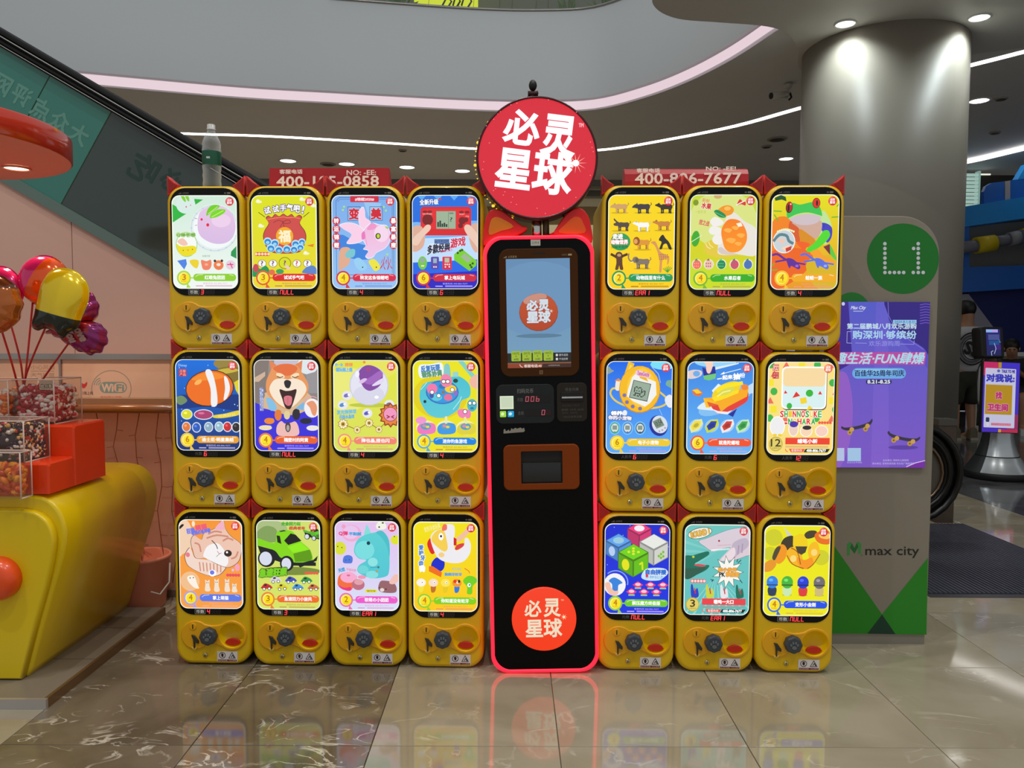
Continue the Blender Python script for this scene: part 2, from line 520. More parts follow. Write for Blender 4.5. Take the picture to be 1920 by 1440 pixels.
# ================================================================ CEILING, BULKHEAD, BALCONY
ZC = 4.2
M_CEIL = mat('ceiling_paint', (230, 232, 232), 0.6, vary=0.06, vscale=1.2)
M_FASC = mat('bulkhead_paint', (205, 210, 212), 0.55, vary=0.04, vscale=0.8)
edge_pts = [(-9.0, 8.0), (-6.5, 8.75), (-4.8, 9.27), (-3.36, 9.69), (-2.29, 9.89), (-1.44, 10.04), (-0.5, 10.18), (0.3, 10.22), (1.02, 10.12), (1.55, 9.64), (1.94, 9.05), (2.24, 8.34), (2.44, 7.6), (2.48, 7.47)]
edge = smooth(edge_pts, 5, closed=False)
strip_pts = [(-9.0, 10.6), (-6.5, 11.2), (-4.77, 11.45), (-3.77, 11.55), (-2.73, 11.76), (-1.72, 12.0), (-0.6, 12.28), (0.4, 12.42), (1.41, 12.32), (2.29, 11.7), (3.1, 10.94), (3.68, 10.11), (4.3, 9.3), (4.95, 8.54), (5.26, 8.15), (5.45, 7.95)]
strip = smooth(strip_pts, 5, closed=False)
def ribbon(curve, z0, z1):
    mb = MB()
    mb.rings([[(x, y, z0) for x, y in curve], [(x, y, z1) for x, y in curve]], 0, (False, False), True, closed=False)
    return mb
def band(a, b, z):
    """flat strip between two plan curves of the same length"""
    mb = MB()
    mb.rings([[(x, y, z) for x, y in a], [(x, y, z) for x, y in b]], 0, (False, False), False, closed=False)
    return mb
def off(curve, d):
    out = []
    for i in range(len(curve)):
        a = Vector(curve[max(i - 1, 0)]); b = Vector(curve[min(i + 1, len(curve) - 1)])
        t = (b - a).normalized(); out.append((curve[i][0] - t.y * d, curve[i][1] + t.x * d))
    return out
# underside of the upper floor, seen from the ground floor, with a slot for the light line
ceil = MB()
lip = off(edge, 0.10)
n_e = len(lip)
def resample(c, n):
    L = [0.0]
    for i in range(1, len(c)): L.append(L[-1] + (Vector(c[i]) - Vector(c[i - 1])).length)
    out = []
    for k in range(n):
        t = L[-1] * k / (n - 1); i = 0
        while i < len(c) - 2 and L[i + 1] < t: i += 1
        f = (t - L[i]) / max(L[i + 1] - L[i], 1e-9)
        out.append((c[i][0] + (c[i + 1][0] - c[i][0]) * f, c[i][1] + (c[i + 1][1] - c[i][1]) * f))
    return out
S0 = resample(off(strip, -0.06), n_e); S1 = resample(off(strip, 0.06), n_e)
def zsoff(t): return ZC + 0.10 * math.sin(PI * t)
rows = []
for t in (0, .15, .35, .6, .85, 1.0):
    rows.append([(lip[i][0] + (S0[i][0] - lip[i][0]) * t, lip[i][1] + (S0[i][1] - lip[i][1]) * t, ZC + 0.05 * math.sin(PI * t)) for i in range(n_e)])
ceil.rings(rows, 0, (False, False), True, closed=False)
far = [(-9.0 + 23.0 * i / (n_e - 1), 30.0) for i in range(n_e)]
ceil.rings([[(x, y, ZC) for x, y in S1], [(x, y, ZC) for x, y in far]], 0, (False, False), False, closed=False)
ceil.rings([[(x, y, ZC) for x, y in S0], [(x, y, ZC + 0.04) for x, y in S0], [(x, y, ZC + 0.04) for x, y in S1], [(x, y, ZC) for x, y in S1]], 0, (False, False), False, closed=False)
ceil.add([(5.30, 7.9, ZC + .003), (14, 5.5, ZC + .003), (14, 30, ZC + .003), (9, 30, ZC + .003), (5.2, 8.6, ZC + .003)], [(0, 1, 2, 3, 4)])
ceiling = struct(ceil.build('ceiling', M_CEIL, fix=False))
tag(ceiling, 'pale ceiling beyond the curved bulkhead with light lines')
fas = MB()
fas.rings([[(x, y, ZC + 0.13) for x, y in edge], [(x, y, 5.44) for x, y in edge], [(x, y, 5.46) for x, y in off(edge, 0.02)], [(x, y, 5.46) for x, y in off(edge, 0.5)]], 0, (False, False), True, closed=False)
fas.rings([[(x, y, ZC + 0.13) for x, y in edge], [(x, y, ZC + 0.13) for x, y in off(edge, 0.09)], [(x, y, ZC) for x, y in lip]], 0, (False, False), False, closed=False)
bulk = struct(fas.build('wall_atrium', M_FASC, fix=False))
tag(bulk, 'curved pale grey bulkhead edge of the upper floor')
M_PINK = glow('pink_led', (236, 212, 220), 0.92)
M_WHITE = glow('white_led', (255, 250, 246), 5.0)
o = ribbon(off(edge, 0.05), ZC + 0.005, ZC + 0.115).build('light_strip', M_PINK, fix=False)
tag(o, 'pinkish light strip glowing along the curved bulkhead edge', 'light strip', 'curved ceiling light lines')
lp = MB(); s0 = off(strip, -0.045); s1 = off(strip, 0.045)
lp.rings([[(x, y, ZC - 0.004) for x, y in s0], [(x, y, ZC - 0.004) for x, y in s1], [(x, y, ZC + 0.03) for x, y in s1], [(x, y, ZC + 0.03) for x, y in s0], [(x, y, ZC - 0.004) for x, y in s0]], 0, (False, False), False, closed=False)
o = lp.build('light_strip', M_WHITE, fix=False)
tag(o, 'thin white light line set into the ceiling behind the sign', 'light strip', 'curved ceiling light lines')
s3 = [(6.2, 14.3), (7.0, 13.4), (7.5, 12.9), (7.85, 12.0), (8.3, 11.0)]
s3 = smooth(s3, 4, closed=False); lp = MB(); a = off(s3, -0.03); b = off(s3, 0.03)
lp.rings([[(x, y, ZC - 0.004) for x, y in a], [(x, y, ZC - 0.004) for x, y in b], [(x, y, ZC - 0.05) for x, y in b], [(x, y, ZC - 0.05) for x, y in a], [(x, y, ZC - 0.004) for x, y in a]], 0, (False, False), False, closed=False)
tag(lp.build('light_strip', M_WHITE, fix=False), 'white light line above the shop front beside the column', 'light strip', 'curved ceiling light lines')

# upper balcony: handrail, glass and planting at the very top of the picture
bal = thing('balcony_railing', 'glass balcony railing with fairy lights on top of bulkhead', 'railing', (0, 0, 5.46))
back = off(edge, 0.06)
sel = [p for p in back if -3.5 < p[0] < 2.1]
M_STEEL = mat('brushed_steel', (168, 166, 160), 0.3, metal=0.9)
def thin_glass(name, tint, transparent, rough=0.05, body=(200, 210, 205)):
    if name in MATS: return MATS[name]
    m = bpy.data.materials.new(name); m.use_nodes = True; nt = m.node_tree
    b = nt.nodes['Principled BSDF']; b.inputs['Base Color'].default_value = lin(body); b.inputs['Roughness'].default_value = rough
    t = nt.nodes.new('ShaderNodeBsdfTransparent'); t.inputs[0].default_value = lin(tint)
    mx = nt.nodes.new('ShaderNodeMixShader'); mx.inputs[0].default_value = transparent
    out = nt.nodes['Material Output']
    nt.links.new(b.outputs[0], mx.inputs[1]); nt.links.new(t.outputs[0], mx.inputs[2]); nt.links.new(mx.outputs[0], out.inputs[0])
    MATS[name] = m
    return m
M_CLEAR = thin_glass('clear_glass', (240, 246, 244), 0.86)
g = MB(); g.rings([[(x, y, 0.02) for x, y in sel], [(x, y, 1.0) for x, y in sel]], 0, (False, False), True, closed=False)
g.build('glass', M_CLEAR, bal, fix=False)
t = MB(); t.tube([(x, y, 0.0) for x, y in off(edge, 0.0)][20:66], 0.018, 6); t.build('base_trim', M_STEEL, bal)
M_WIRE = mat('fairy_wire', (120, 112, 96), 0.5)
for k in range(24):
    x, y = sel[int(k * (len(sel) - 1) / 23)]
    w = MB(); h = 0.35 + 0.2 * ((k * 7) % 5) / 5
    w.tube([(x, y - 0.02, 0.02 + h), (x + .01, y - 0.02, h * .6), (x - .01, y - 0.02, 0.03)], 0.003, 4)
    w.build('fairy_light_wire', M_WIRE, bal)
M_UPW = mat('upper_shop_wall', (120, 118, 104), 0.7, vary=0.3, vscale=1.5)
w = MB(); w.box((-4.0, 12.0, 5.0), (3.0, 12.1, 7.0)); struct(w.build('wall_upper', M_UPW))
ys = thing('shop_sign', 'bright yellow shop sign behind the upper balcony', 'sign', (-0.95, 11.2, 5.2))
w = MB(); w.box((-0.45, 0, 0), (0.45, 0.06, 1.4)); w.build('panel', glow('yellow_sign', (232, 240, 20), 0.9), ys)
M_BLK = mat('black_paint', (14, 14, 14), 0.5)
for i, (x0, x1) in enumerate(((-0.05, 0.08), (0.1, 0.2), (0.22, 0.36))):
    w = MB(); w.tube([(x0, -0.01, 0.72), ((x0 + x1) / 2, -0.01, 0.84 + .05 * i), (x1, -0.01, 0.78), (x1 - .05, -0.01, 0.70)], 0.014, 5); w.build('lettering', M_BLK, ys)
M_LEAF = mat('balcony_leaf', (92, 120, 40), 0.6, vary=0.4, vscale=12)
for pi_, (cx, cy) in enumerate(((-1.95, 10.6), (-1.5, 10.7), (0.75, 10.9), (1.2, 10.6))):
    pl = thing('balcony_plant', ['leafy plant at the left end of upper balcony', 'leafy plant beside the yellow sign on balcony', 'leafy plant right of centre on upper balcony', 'leafy plant at right end of upper balcony'][pi_], 'plant', (cx, cy, 5.46), 0, 'plants on the upper balcony')
    w = MB(); w.lathe([(0.08, 0), (0.11, 0.16), (0.10, 0.17)], n=10, cap=(True, True)); w.build('pot', mat('terracotta', (130, 84, 60), .7), pl)
    for k in range(16):
        a = random.random() * 2 * PI; e = random.uniform(.3, 1.3); L = random.uniform(.2, .42)
        d = Vector((math.cos(a) * math.cos(e), math.sin(a) * math.cos(e), math.sin(e))); u = d.orthogonal().normalized() * .035
        p0 = Vector((0, 0, .15)); p1 = p0 + d * L * .6; p2 = p0 + d * L
        w = MB(); w.add([p0, p1 + u, p2, p1 - u, p1 + d.cross(u) * .3], [(0, 1, 4), (1, 2, 4), (2, 3, 4), (3, 0, 4)]); w.build('leaf', M_LEAF, pl, fix=False)

# nearer canopy slab on the right, carried by the round column
near_pts = [(1.75, 5.0), (1.30, 6.1), (1.20, 6.75), (1.27, 7.08), (1.52, 7.31), (1.93, 7.39), (2.40, 7.48), (2.67, 7.68), (2.92, 8.10), (3.15, 8.65), (3.7, 9.0), (4.3, 8.75), (4.72, 8.20), (5.15, 7.98), (6.2, 7.4), (8.5, 6.4)]
near = smooth(near_pts, 5, closed=False)
poly = near + [(9.5, 6.0), (9.5, 3.2), (2.6, 3.2)]
M_SOFF = mat('canopy_paint', (216, 216, 212), 0.55, vary=0.04, vscale=1)
cn = MB()
cn.add([(x, y, ZC - 0.02) for x, y in poly], [tuple(range(len(poly)))])
cn.rings([[(x, y, ZC - 0.02) for x, y in poly], [(x, y, ZC + 0.28) for x, y in poly]], 0, (False, False), True)
cn.add([(x, y, ZC + 0.28) for x, y in poly], [tuple(range(len(poly)))[::-1]])
can = struct(cn.build('ceiling_canopy', M_SOFF)); tag(can, 'rounded pale canopy slab around the top of the column')
# round column
CX, CY, CR = 3.77, 8.06, 0.776
cm = MB(); cm.lathe([(CR, 0), (CR, ZC - 0.021)], (CX, CY, 0), n=64, cap=(True, True))
M_COLU = mat('column_paint', (158, 151, 138), 0.5, vary=0.04, vscale=0.8)
column = struct(cm.build('column', M_COLU)); tag(column, 'large round beige column under the canopy')
M_LAMPF = glow('downlight_face', (255, 253, 250), 4.0)
M_RIM = mat('lamp_rim', (225, 225, 222), 0.4)
def downlight(x, y, z, label, r=0.075, energy=0, cone=75, col=(1, .97, .92), tilt=(0, 0, 0), group='recessed ceiling lamps'):
    t = thing('downlight', label, 'ceiling lamp', (x, y, z), 0, group)
    m = MB(); m.lathe([(r * 1.18, 0.0), (r * 1.2, -0.008), (r, -0.012), (r, -0.004)], n=20); m.build('trim_ring', M_RIM, t)
    m = MB(); m.lathe([(r, -0.006), (r * .5, -0.007), (0.001, -0.0075)], n=20); m.build('lens', M_LAMPF, t, fix=False)
    if energy: lamp('downlight_beam', 'SPOT', (0, 0, -0.02), energy, col, 0.04 if energy < 40 else .1, tilt, cone, 0.7, t)
    return t
downlight(3.10, 7.40, ZC - 0.02, 'recessed lamp washing the left side of the column', 0.085, 24, 150, (.86, .98, 1), tilt=(0.1, 0.1, 0))
downlight(4.26, 7.25, ZC - 0.02, 'recessed lamp washing the right side of the column', 0.085, 24, 150, (.86, .98, 1), tilt=(0.1, -0.1, 0))
for i, (px, py) in enumerate(((540, 301), (650, 307), (763, 313), (867, 320), (1474, 297), (1836, 188))):
    p = at_z(px, py, ZC)
    downlight(p.x, p.y, ZC, 'recessed ceiling lamp ' + ['nearest the water bottle', 'above the left phone number board', 'between the left phone number board and round sign', 'just left of the round red sign', 'beside the column, below the light line', 'right of the column top'][i], 0.13 if i < 4 else .11, 210 if i < 4 else 0, 140)
for i, (px, py, r) in enumerate(((615, 307, .12), (1457, 260, .13), (1437, 274, .07), (1877, 184, .07), (1866, 248, .07), (755, 281, .06))):
    p = at_z(px, py, ZC); t = thing('ceiling_speaker', ['dark round ceiling fitting above left number board', 'round grey ceiling speaker left of the column', 'small flat ceiling disc below the ceiling speaker', 'thin ceiling sensor right of column lamp', 'small dark ceiling vent above the blue structure', 'tiny ceiling sensor below the light line'][i], 'ceiling fitting', (p.x, p.y, ZC))
    m = MB(); m.lathe([(r * 1.1, 0), (r * 1.1, -0.015), (r * .9, -0.022)], n=18, cap=(False, True)); m.build('rim', mat('fitting_grey', (150, 146, 140), .5), t)
    m = MB(); m.lathe([(r * .8, -0.0225), (r * .78, -0.026), (.001, -.026)], n=18); m.build('grille', mat('fitting_dark', (70, 66, 60), .7), t)
# security camera under the canopy soffit
p = at_z(1478, 158, ZC + .03)
cc = thing('security_camera', 'white security camera hanging from ceiling beside the column', 'camera', (p.x, p.y, ZC + .03), 0.0)
M_CAMW = mat('camera_white', (214, 212, 204), .4)
m = MB(); m.lathe([(.05, 0), (.05, -.03), (.03, -.05)], n=14, cap=(True, True)); m.build('base', M_CAMW, cc)
m = MB(); m.tube([(0, 0, -.04), (0.01, -.01, -.1), (-.03, -.01, -.125)], .016, 8); m.build('bracket', M_CAMW, cc)
m = MB(); m.cyl((-.02, -.01, -.125), (-.21, -.05, -.15), .045, .045, 14); m.build('barrel', M_CAMW, cc)
m = MB(); m.cyl((-.21, -.05, -.15), (-.222, -.053, -.152), .036, .036, 14); m.build('lens', M_BLK, cc)
m = MB(); m.tube([(0.02, -.01, -.1), (.03, -.03, -.16), (.0, -.03, -.19)], .012, 6); m.build('cable', M_BLK, cc)

# far shops behind everything
M_FAR = mat('far_shop_wall', (168, 150, 116), .7, vary=.25, vscale=.7)
w = MB(); w.box((-9, 17.5, -.01), (6.2, 17.7, ZC)); struct(w.build('wall_far', M_FAR))
M_SHOPL = glow('shop_warm_light', (214, 196, 150), .55)
for i, (x0, x1, z) in enumerate(((-6.5, -4.2, 3.35), (-3.3, -0.6, 3.3), (0.6, 3.2, 3.3))):
    t = thing('far_shop', ['warm lit shop front far left behind the machines', 'warm lit shop front behind the left machines', 'warm lit shop front behind the right machines'][i], 'shop', ((x0 + x1) / 2, 17.3, 0))
    hw = (x1 - x0) / 2
    m = MB(); m.box((-hw, 0, 0), (hw, .15, 3.2)); m.build('glass_front', mat('shop_glass', (120, 100, 70), .2), t)
    m = MB(); m.box((-hw, -.1, 3.25), (hw, .15, 3.75)); m.build('fascia', M_SHOPL, t)
    m = MB(); m.box((-hw, -.12, 3.19), (hw, .15, 3.25)); m.build('trim', M_STEEL, t)
for i, y in enumerate((14.6, 15.6)):
    b_ = MB(); b_.box((-9, y, ZC - .12), (6.5, y + .25, ZC + .001)); struct(b_.build('trim_%d' % (i + 1), mat('duct_grey', (120, 118, 112), .5)))
# ================================================================ ESCALATOR (rises to the left, behind the machines)
EY = 4.35                                              # plane of the nearer balustrade
esc = thing('escalator', 'escalator with teal film on glass side and black handrail', 'escalator', (0, EY, 0))
H0 = at_y(500, 345, EY); H1 = at_y(0, 52, EY)
SL = (H1.z - H0.z) / (H1.x - H0.x)                      # dz/dx of the incline (negative: rises to the left)
def hz(x): return H0.z + SL * (x - H0.x)                # handrail top along the incline
ZR = 0.77                                              # handrail height at the lower landing
xk = H0.x + (ZR - H0.z) / SL
XEND, RN = 2.255, 0.29                                  # newel arc centre and radius
M_RUB = mat('handrail_rubber', (9, 8, 8), 0.35, spec=.4)
M_ALU = mat('balustrade_metal', (190, 188, 182), 0.35, metal=.2)
nrm = Vector((SL, -1)).normalized()                    # pointing down across the incline
def path(drop, left=-4.6, newel=True, r_off=0.0):
    pts = [(left, 0, hz(left) - drop), (xk - .6, 0, hz(xk - .6) - drop)]
    pts += [(xk - .3, 0, hz(xk - .3) - drop + .012), (xk, 0, ZR - drop + .05), (xk + .35, 0, ZR - drop + .005), (xk + .7, 0, ZR - drop)]
    if newel:
        pts += [(XEND - .1, 0, ZR - drop)]
        r = RN - drop
        for a in range(90, -115, -15):
            pts.append((XEND + r * math.cos(math.radians(a)), 0, ZR - RN + r * math.sin(math.radians(a))))
    return pts
def strap(pts, hw, ht, dy=0.0):
    """flat belt of half-width hw (across y) and thickness 2*ht along a path in the x-z plane"""
    R = []
    for i, q in enumerate(pts):
        a = Vector(pts[max(i - 1, 0)]); b = Vector(pts[min(i + 1, len(pts) - 1)])
        t = (b - a).normalized(); n = Vector((-t.z, 0, t.x))
        c = Vector(q) + Vector((0, dy, 0))
        R.append([tuple(c + n * dz + Vector((0, yy, 0))) for yy, dz in ((-hw, -ht * .6), (-hw, ht * .5), (-hw * .7, ht), (hw * .7, ht), (hw, ht * .5), (hw, -ht * .6))])
    mb = MB(); mb.rings(R, 0, (True, True), True); return mb
for dy in (0.0, 0.95):
    strap(path(0.018), .042, .02, dy).build('handrail', M_RUB, esc)
    strap(path(0.046, newel=False), .046, .0035, dy).build('handrail_guide', M_ALU, esc)
    strap(path(0.074), .034, .012, dy).build('handrail_profile', M_RUB, esc)
    strap(path(0.094, newel=False), .04, .0025, dy).build('trim_line', M_ALU, esc)
    strap(path(0.07), .012, .05, dy).build('handrail_base', M_RUB, esc)
# glass panes along the incline; the film on them is printed teal, then dark green-grey
M_TEAL = mat('teal_film', (52, 122, 108), 0.12, vary=.12, vscale=2.0, coat=.5)
M_DKGL = mat('dark_film', (52, 66, 60), 0.08, vary=.15, vscale=1.5, coat=.6)
def pane(xa, xb, m, name='glass_pane'):
    """pane between two cross lines of the incline; xa, xb measured on the handrail line"""
    t = Vector((1, SL)).normalized(); q = Vector((SL, -1)).normalized()
    GH = 0.567
    a = Vector((xa, hz(xa))); b = Vector((xb, hz(xb)))
    A = a + q * .08; B = b + q * .08; C = b + q * (.105 + GH); D = a + q * (.105 + GH)
    g = MB(); g.prism([(D.x, D.y), (C.x, C.y), (B.x, B.y), (A.x, A.y)], -0.006, 0.006); g.build(name, m, esc)
J = [at_y(110, 141, EY).x, at_y(225, 205, EY).x]
e_ = 0.003
pane(-4.6, J[0] - e_, M_TEAL); pane(J[0] + e_, J[1] - e_, M_TEAL); pane(J[1] + e_, J[1] + 1.35, M_DKGL); pane(J[1] + 1.356, xk - .2, M_DKGL)
# printed film lettering, mirrored because it faces the riders
def esc_map(x, y):
    p = at_y(x, y, EY - .007); return (p.x, p.z)
fa = Art((0, 0, 1, 1), (1, 1), clip=False, fmap=esc_map)
for ch, x, y, s_ in (('大', 148, 252, 36), ('众', 112, 228, 36), ('点', 78, 205, 36), ('评', 40, 180, 36), ('网', 2, 158, 36)):
    fa.text(ch, x - s_ / 2, y - s_ / 2, x + s_ / 2, y + s_ / 2, (92, 146, 132), bold=1.2, rot=30, flip=True)
fo = fa.build('film_lettering', print_mat('film_print', rough=.15), esc); fo.location = (0, -0.007, 0)
fa = Art((0, 0, 1, 1), (1, 1), clip=False, fmap=esc_map)
for ch, x, y, s_ in (('吃', 270, 315, 52), ('必', 322, 338, 40)):
    fa.text(ch, x - s_ / 2, y - s_ / 2, x + s_ / 2, y + s_ / 2, (34, 62, 56), bold=1.5, rot=30, flip=True)
fo = fa.build('film_lettering', print_mat('film_print', rough=.15), esc); fo.location = (0, -0.007, 0)
# deck strip under the glass and pale cladding down to the floor
def low(d, x): return hz(x) - d / math.cos(math.atan(SL))
M_DECK = mat('deck_strip', (104, 124, 116), 0.35, metal=.3)
dk = MB(); dk.prism([(-4.6, low(.727, -4.6)), (xk + .3, low(.727, xk + .3)), (xk + .3, low(.672, xk + .3)), (-4.6, low(.672, -4.6))], -.03, .02); dk.build('deck_strip', M_DECK, esc)
M_CLAD = mat('escalator_cladding', (214, 172, 154), 0.5, vary=.05, vscale=1.2)  # white panels; the stall's warm pink light is mixed into this base colour
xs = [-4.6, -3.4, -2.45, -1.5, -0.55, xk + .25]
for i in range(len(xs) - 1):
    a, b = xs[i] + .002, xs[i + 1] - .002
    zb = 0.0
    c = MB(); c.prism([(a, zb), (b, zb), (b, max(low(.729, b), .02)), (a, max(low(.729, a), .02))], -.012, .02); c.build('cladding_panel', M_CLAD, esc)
c = MB(); c.prism([(xk + .25, .008), (XEND, .008), (XEND, .45), (xk + .25, .5)], -.012, .02); c.build('landing_panel', mat('landing_panel', (74, 68, 60), .35), esc)
c = MB(); c.lathe([(RN - .1, -.012), (RN - .1, .02)], (XEND, 0, ZR - RN), 32, 0, 'Y', (True, True)); c.build('newel_panel', MATS['landing_panel'], esc)
strap(path(.115)[7:], .012, .006, -.02).build('newel_trim', mat('newel_bronze', (124, 104, 84), .3, metal=.8), esc)
# skirt box between the two balustrades, hidden steps level
c = MB(); c.prism([(-4.6, low(1.0, -4.6)), (xk, .02), (1.95, .02), (1.95, .0), (xk, .0), (-4.6, .0)], .03, .94); c.build('truss', mat('truss_dark', (50, 48, 46), .6), esc)
# landing plate with fine ridges
lpz = thing('landing_plate', 'ribbed metal landing plate at the foot of the escalator', 'floor plate', (2.0, 3.405, 0))
LW, LD = 1.02, 1.716
m = MB(); m.box((0, 0.245, -.012), (LW, LD, .001)); m.build('plate', mat('plate_dark', (14, 14, 18), .5, metal=.3), lpz)
rid = MB(); n = 44
for i in range(n):
    x = .012 + (LW - .024) * i / (n - 1)
    rid.add([(x - .0065, .27, .001), (x + .0065, .27, .001), (x + .0065, LD - .02, .001), (x - .0065, LD - .02, .001), (x - .004, .27, .008), (x + .004, .27, .008), (x + .004, LD - .02, .008), (x - .004, LD - .02, .008)],
            [(0, 1, 5, 4), (1, 2, 6, 5), (2, 3, 7, 6), (3, 0, 4, 7), (4, 5, 6, 7)])
r_ = rid.build('ridges', mat('plate_ridge', (96, 99, 112), .4, metal=.5), lpz); r_['kind'] = 'stuff'
m = MB(); m.box((0, .22, -.012), (LW, .26, .004)); m.build('front_trim', mat('plate_trim', (96, 96, 100), .4, metal=.7), lpz)
# floor tiles under the part the plate does not cover
g = MB(); g.box((1.98, 3.40, -.012), (3.02, 3.62, -.0005)); ob = g.build('floor_tile', M_BEIGE, floor)
# dark wooden post box standing behind the newel
p = at_z(1770, 905, 0)
pb = thing('post_box', 'dark brown post behind the escalator handrail end', 'post', (at_y(1768, 800, 5.2).x, 5.2, 0))
pw = .058
m = MB(); m.box((-pw, -.06, 0), (pw, .06, .66)); m.build('post', mat('dark_wood', (70, 56, 44), .4, vary=.3, vscale=20), pb)
m = MB(); m.box((-pw - .006, -.066, .66), (pw + .006, .066, .70)); m.build('cap', mat('post_cap', (84, 80, 74), .35, metal=.4), pb)

# ================================================================ GUARD RAIL with glass in front of the escalator
GY = 3.62
gr = thing('guard_rail', 'glass guard rail with wooden handrail left of the machines', 'railing', (0, GY, 0))
zt = at_y(160, 668, GY).z; zh = at_y(250, 764, GY - .09).z
M_WOOD = mat('handrail_wood', (146, 92, 44), 0.22, vary=.25, vscale=14, coat=.5)
M_MILK = thin_glass('milky_glass', (255, 226, 208), 0.42, 0.18, (226, 190, 170))
GX0, GX1 = -2.75, -1.05
gj = at_y(115, 700, GY).x
for a, b in ((GX0, gj - .006), (gj + .006, GX1)):
    m = MB(); m.box((a, -.006, .02), (b, .006, zt - .012)); m.build('glass_panel', M_MILK, gr)
m = MB(); m.box((GX0, -.02, zt - .014), (GX1, .02, zt + .012)); m.build('top_rail', M_STEEL, gr)
m = MB(); m.box((gj - .005, -.012, zh), (gj + .005, .012, zt - .014)); m.build('clip_strip', M_STEEL, gr)
m = MB(); m.box((GX0, -.03, 0), (GX1, .03, .035)); m.build('base_shoe', mat('base_shoe', (150, 140, 130), .4, metal=.5), gr)
m = MB(); m.tube([(GX0, -.09, zh - .006), (GX1, -.09, zh - .006)], .021, 14); m.build('handrail', M_WOOD, gr)
m = MB(); m.box((GX0, -.088, zh + .012), (GX1, -.0, zh + .04)); m.build('handrail_cap', mat('handrail_cap', (150, 118, 88), .4), gr)
for x in (-2.3, -1.78, -1.2):
    m = MB(); m.cyl((x, -.09, zh), (x, -.005, zh), .012, n=8); m.build('bracket', M_STEEL, gr)
# fairy-light wires hanging under the handrail
M_TWIG = mat('wire_brown', (150, 88, 58), .6)
for i, (px, ln) in enumerate(((180, .5), (216, .55), (256, .72), (296, .8), (322, .8))):
    x = at_y(px, 800, GY - .05).x
    t = MB(); pts = [(x + .014 * math.sin(k * 1.9 + i), -.045, zh - .03 - ln * k / 7) for k in range(8)]
    t.tube(pts, .0019, 4)
    for k in range(1, 7, 1):
        q = pts[k]; sgn = -1 if (k + i) % 2 else 1
        t.tube([q, (q[0] + sgn * .03, q[1], q[2] - .004)], .0018, 4)
    t.build('fairy_light_wire', M_TWIG, gr)
# stickers on the guard glass
def g_map(x, y):
    p = at_y(x, y, GY - .007); return (p.x, p.z)
a = Art((0, 0, 1, 1), (1, 1), clip=False, fmap=g_map)
a.poly([(118, 674), (318, 674), (318, 756), (118, 756)], (216, 188, 166))
for r0 in (43,): a.ring(209, 729, 37, 34, 1.6, (150, 150, 132), a0=-20 - 180, a1=35)
a.rect(187, 716, 238, 737, (128, 158, 150), 10); a.rect(213, 718, 236, 735, (216, 188, 166), 8)
a.text('Wi', 191, 720, 212, 734, (222, 200, 180), bold=.8); a.text('Fi', 219, 721, 232, 733, (128, 158, 150), bold=.8)
for r_i in (5, 9, 13): a.ring(190, 722, r_i, r_i, 1.4, (128, 158, 150), a0=180, a1=260, n=8)
a.text('请扫描二维码', 188, 743, 228, 752, (206, 110, 90), bold=.3)
a.poly(smooth([(157, 728), (151, 722), (153, 718), (158, 720), (163, 716), (163, 722)], 3), (206, 60, 62))
a.text('扫我上网', 152, 734, 174, 740, (90, 60, 52))
o = a.build('wifi_sticker', print_mat('sticker_print', rough=.4), gr); o.location = (0, -.007, 0); o['label'] = 'pale WiFi notice'
a = Art((0, 0, 1, 1), (1, 1), clip=False, fmap=g_map)
a.poly([(0, 674), (112, 674), (112, 756), (0, 756)], (214, 186, 164))
a.text('小心风扇', 58, 684, 102, 693, (156, 138, 122)); a.rect(58, 695.5, 102, 696.5, (156, 138, 122)); a.text('天气提醒', 58, 699, 102, 706, (150, 132, 116))
o = a.build('notice_sticker', print_mat('sticker_print', rough=.4), gr); o.location = (0, -.007, 0); o['label'] = 'pale notice with grey lettering'
# pink bucket on the floor behind the candy stand
p = at_z(264, 1150, .0)
bk = thing('bucket', 'pink plastic bucket on the floor by the guard rail', 'bucket', (at_y(266, 1150, 3.47).x, 3.475, 0))
M_BUCK = mat('pink_plastic', (226, 140, 112), .4)
m = MB(); m.lathe([(.001, .004), (.09, .004), (.094, 0), (.1, .005), (.122, .22), (.129, .225), (.129, .235), (.123, .24), (.117, .235), (.095, .012), (.001, .012)], n=36); m.build('shell', M_BUCK, bk)
m = MB(); m.tube([(.131, 0, .2), (.14, -.03, .12), (.12, -.08, .08), (.09, -.105, .1)], .004, 6); m.build('handle', mat('bucket_handle', (210, 200, 190), .4), bk)
# ================================================================ CANDY STAND on its low platform
PX1, PY0 = -1.53, 2.48
pf = thing('platform', 'low grey platform with metal edge under the candy stand', 'platform', (PX1, PY0, 0))
M_PLAT = mat('platform_laminate', (128, 118, 104), .35, vary=.2, vscale=5)
m = MB(); m.box((-1.4, .012, 0), (-.012, .88, .034)); m.build('board', M_PLAT, pf)
m = MB(); m.box((-1.4, 0, 0), (0, .012, .034)); m.build('edge_trim', mat('edge_alu', (196, 194, 196), .3, metal=.7), pf)
m = MB(); m.box((-.012, .012, 0), (0, .88, .034)); m.build('edge_trim', mat('edge_bronze', (126, 98, 66), .35, metal=.5), pf)
for k in (1, 2):
    m = MB(); m.box((-1.4, .012 + .31 * k, .0339), (-.012, .014 + .31 * k, .0346)); m.build('board_joint', mat('joint_dark', (70, 62, 52), .7), pf)
st = thing('candy_stand', 'yellow candy stand with rounded top and orange wheel', 'stand', (0, 2.62, .034))
M_YEL = mat('stand_yellow', (232, 200, 8), .28, coat=.3)
prof = [(-3.0, 0), (-1.695, 0), (-1.68, .03), (-1.60, .30), (-1.562, .42), (-1.548, .50), (-1.553, .555), (-1.578, .605), (-1.62, .637), (-1.68, .648), (-3.0, .648)]
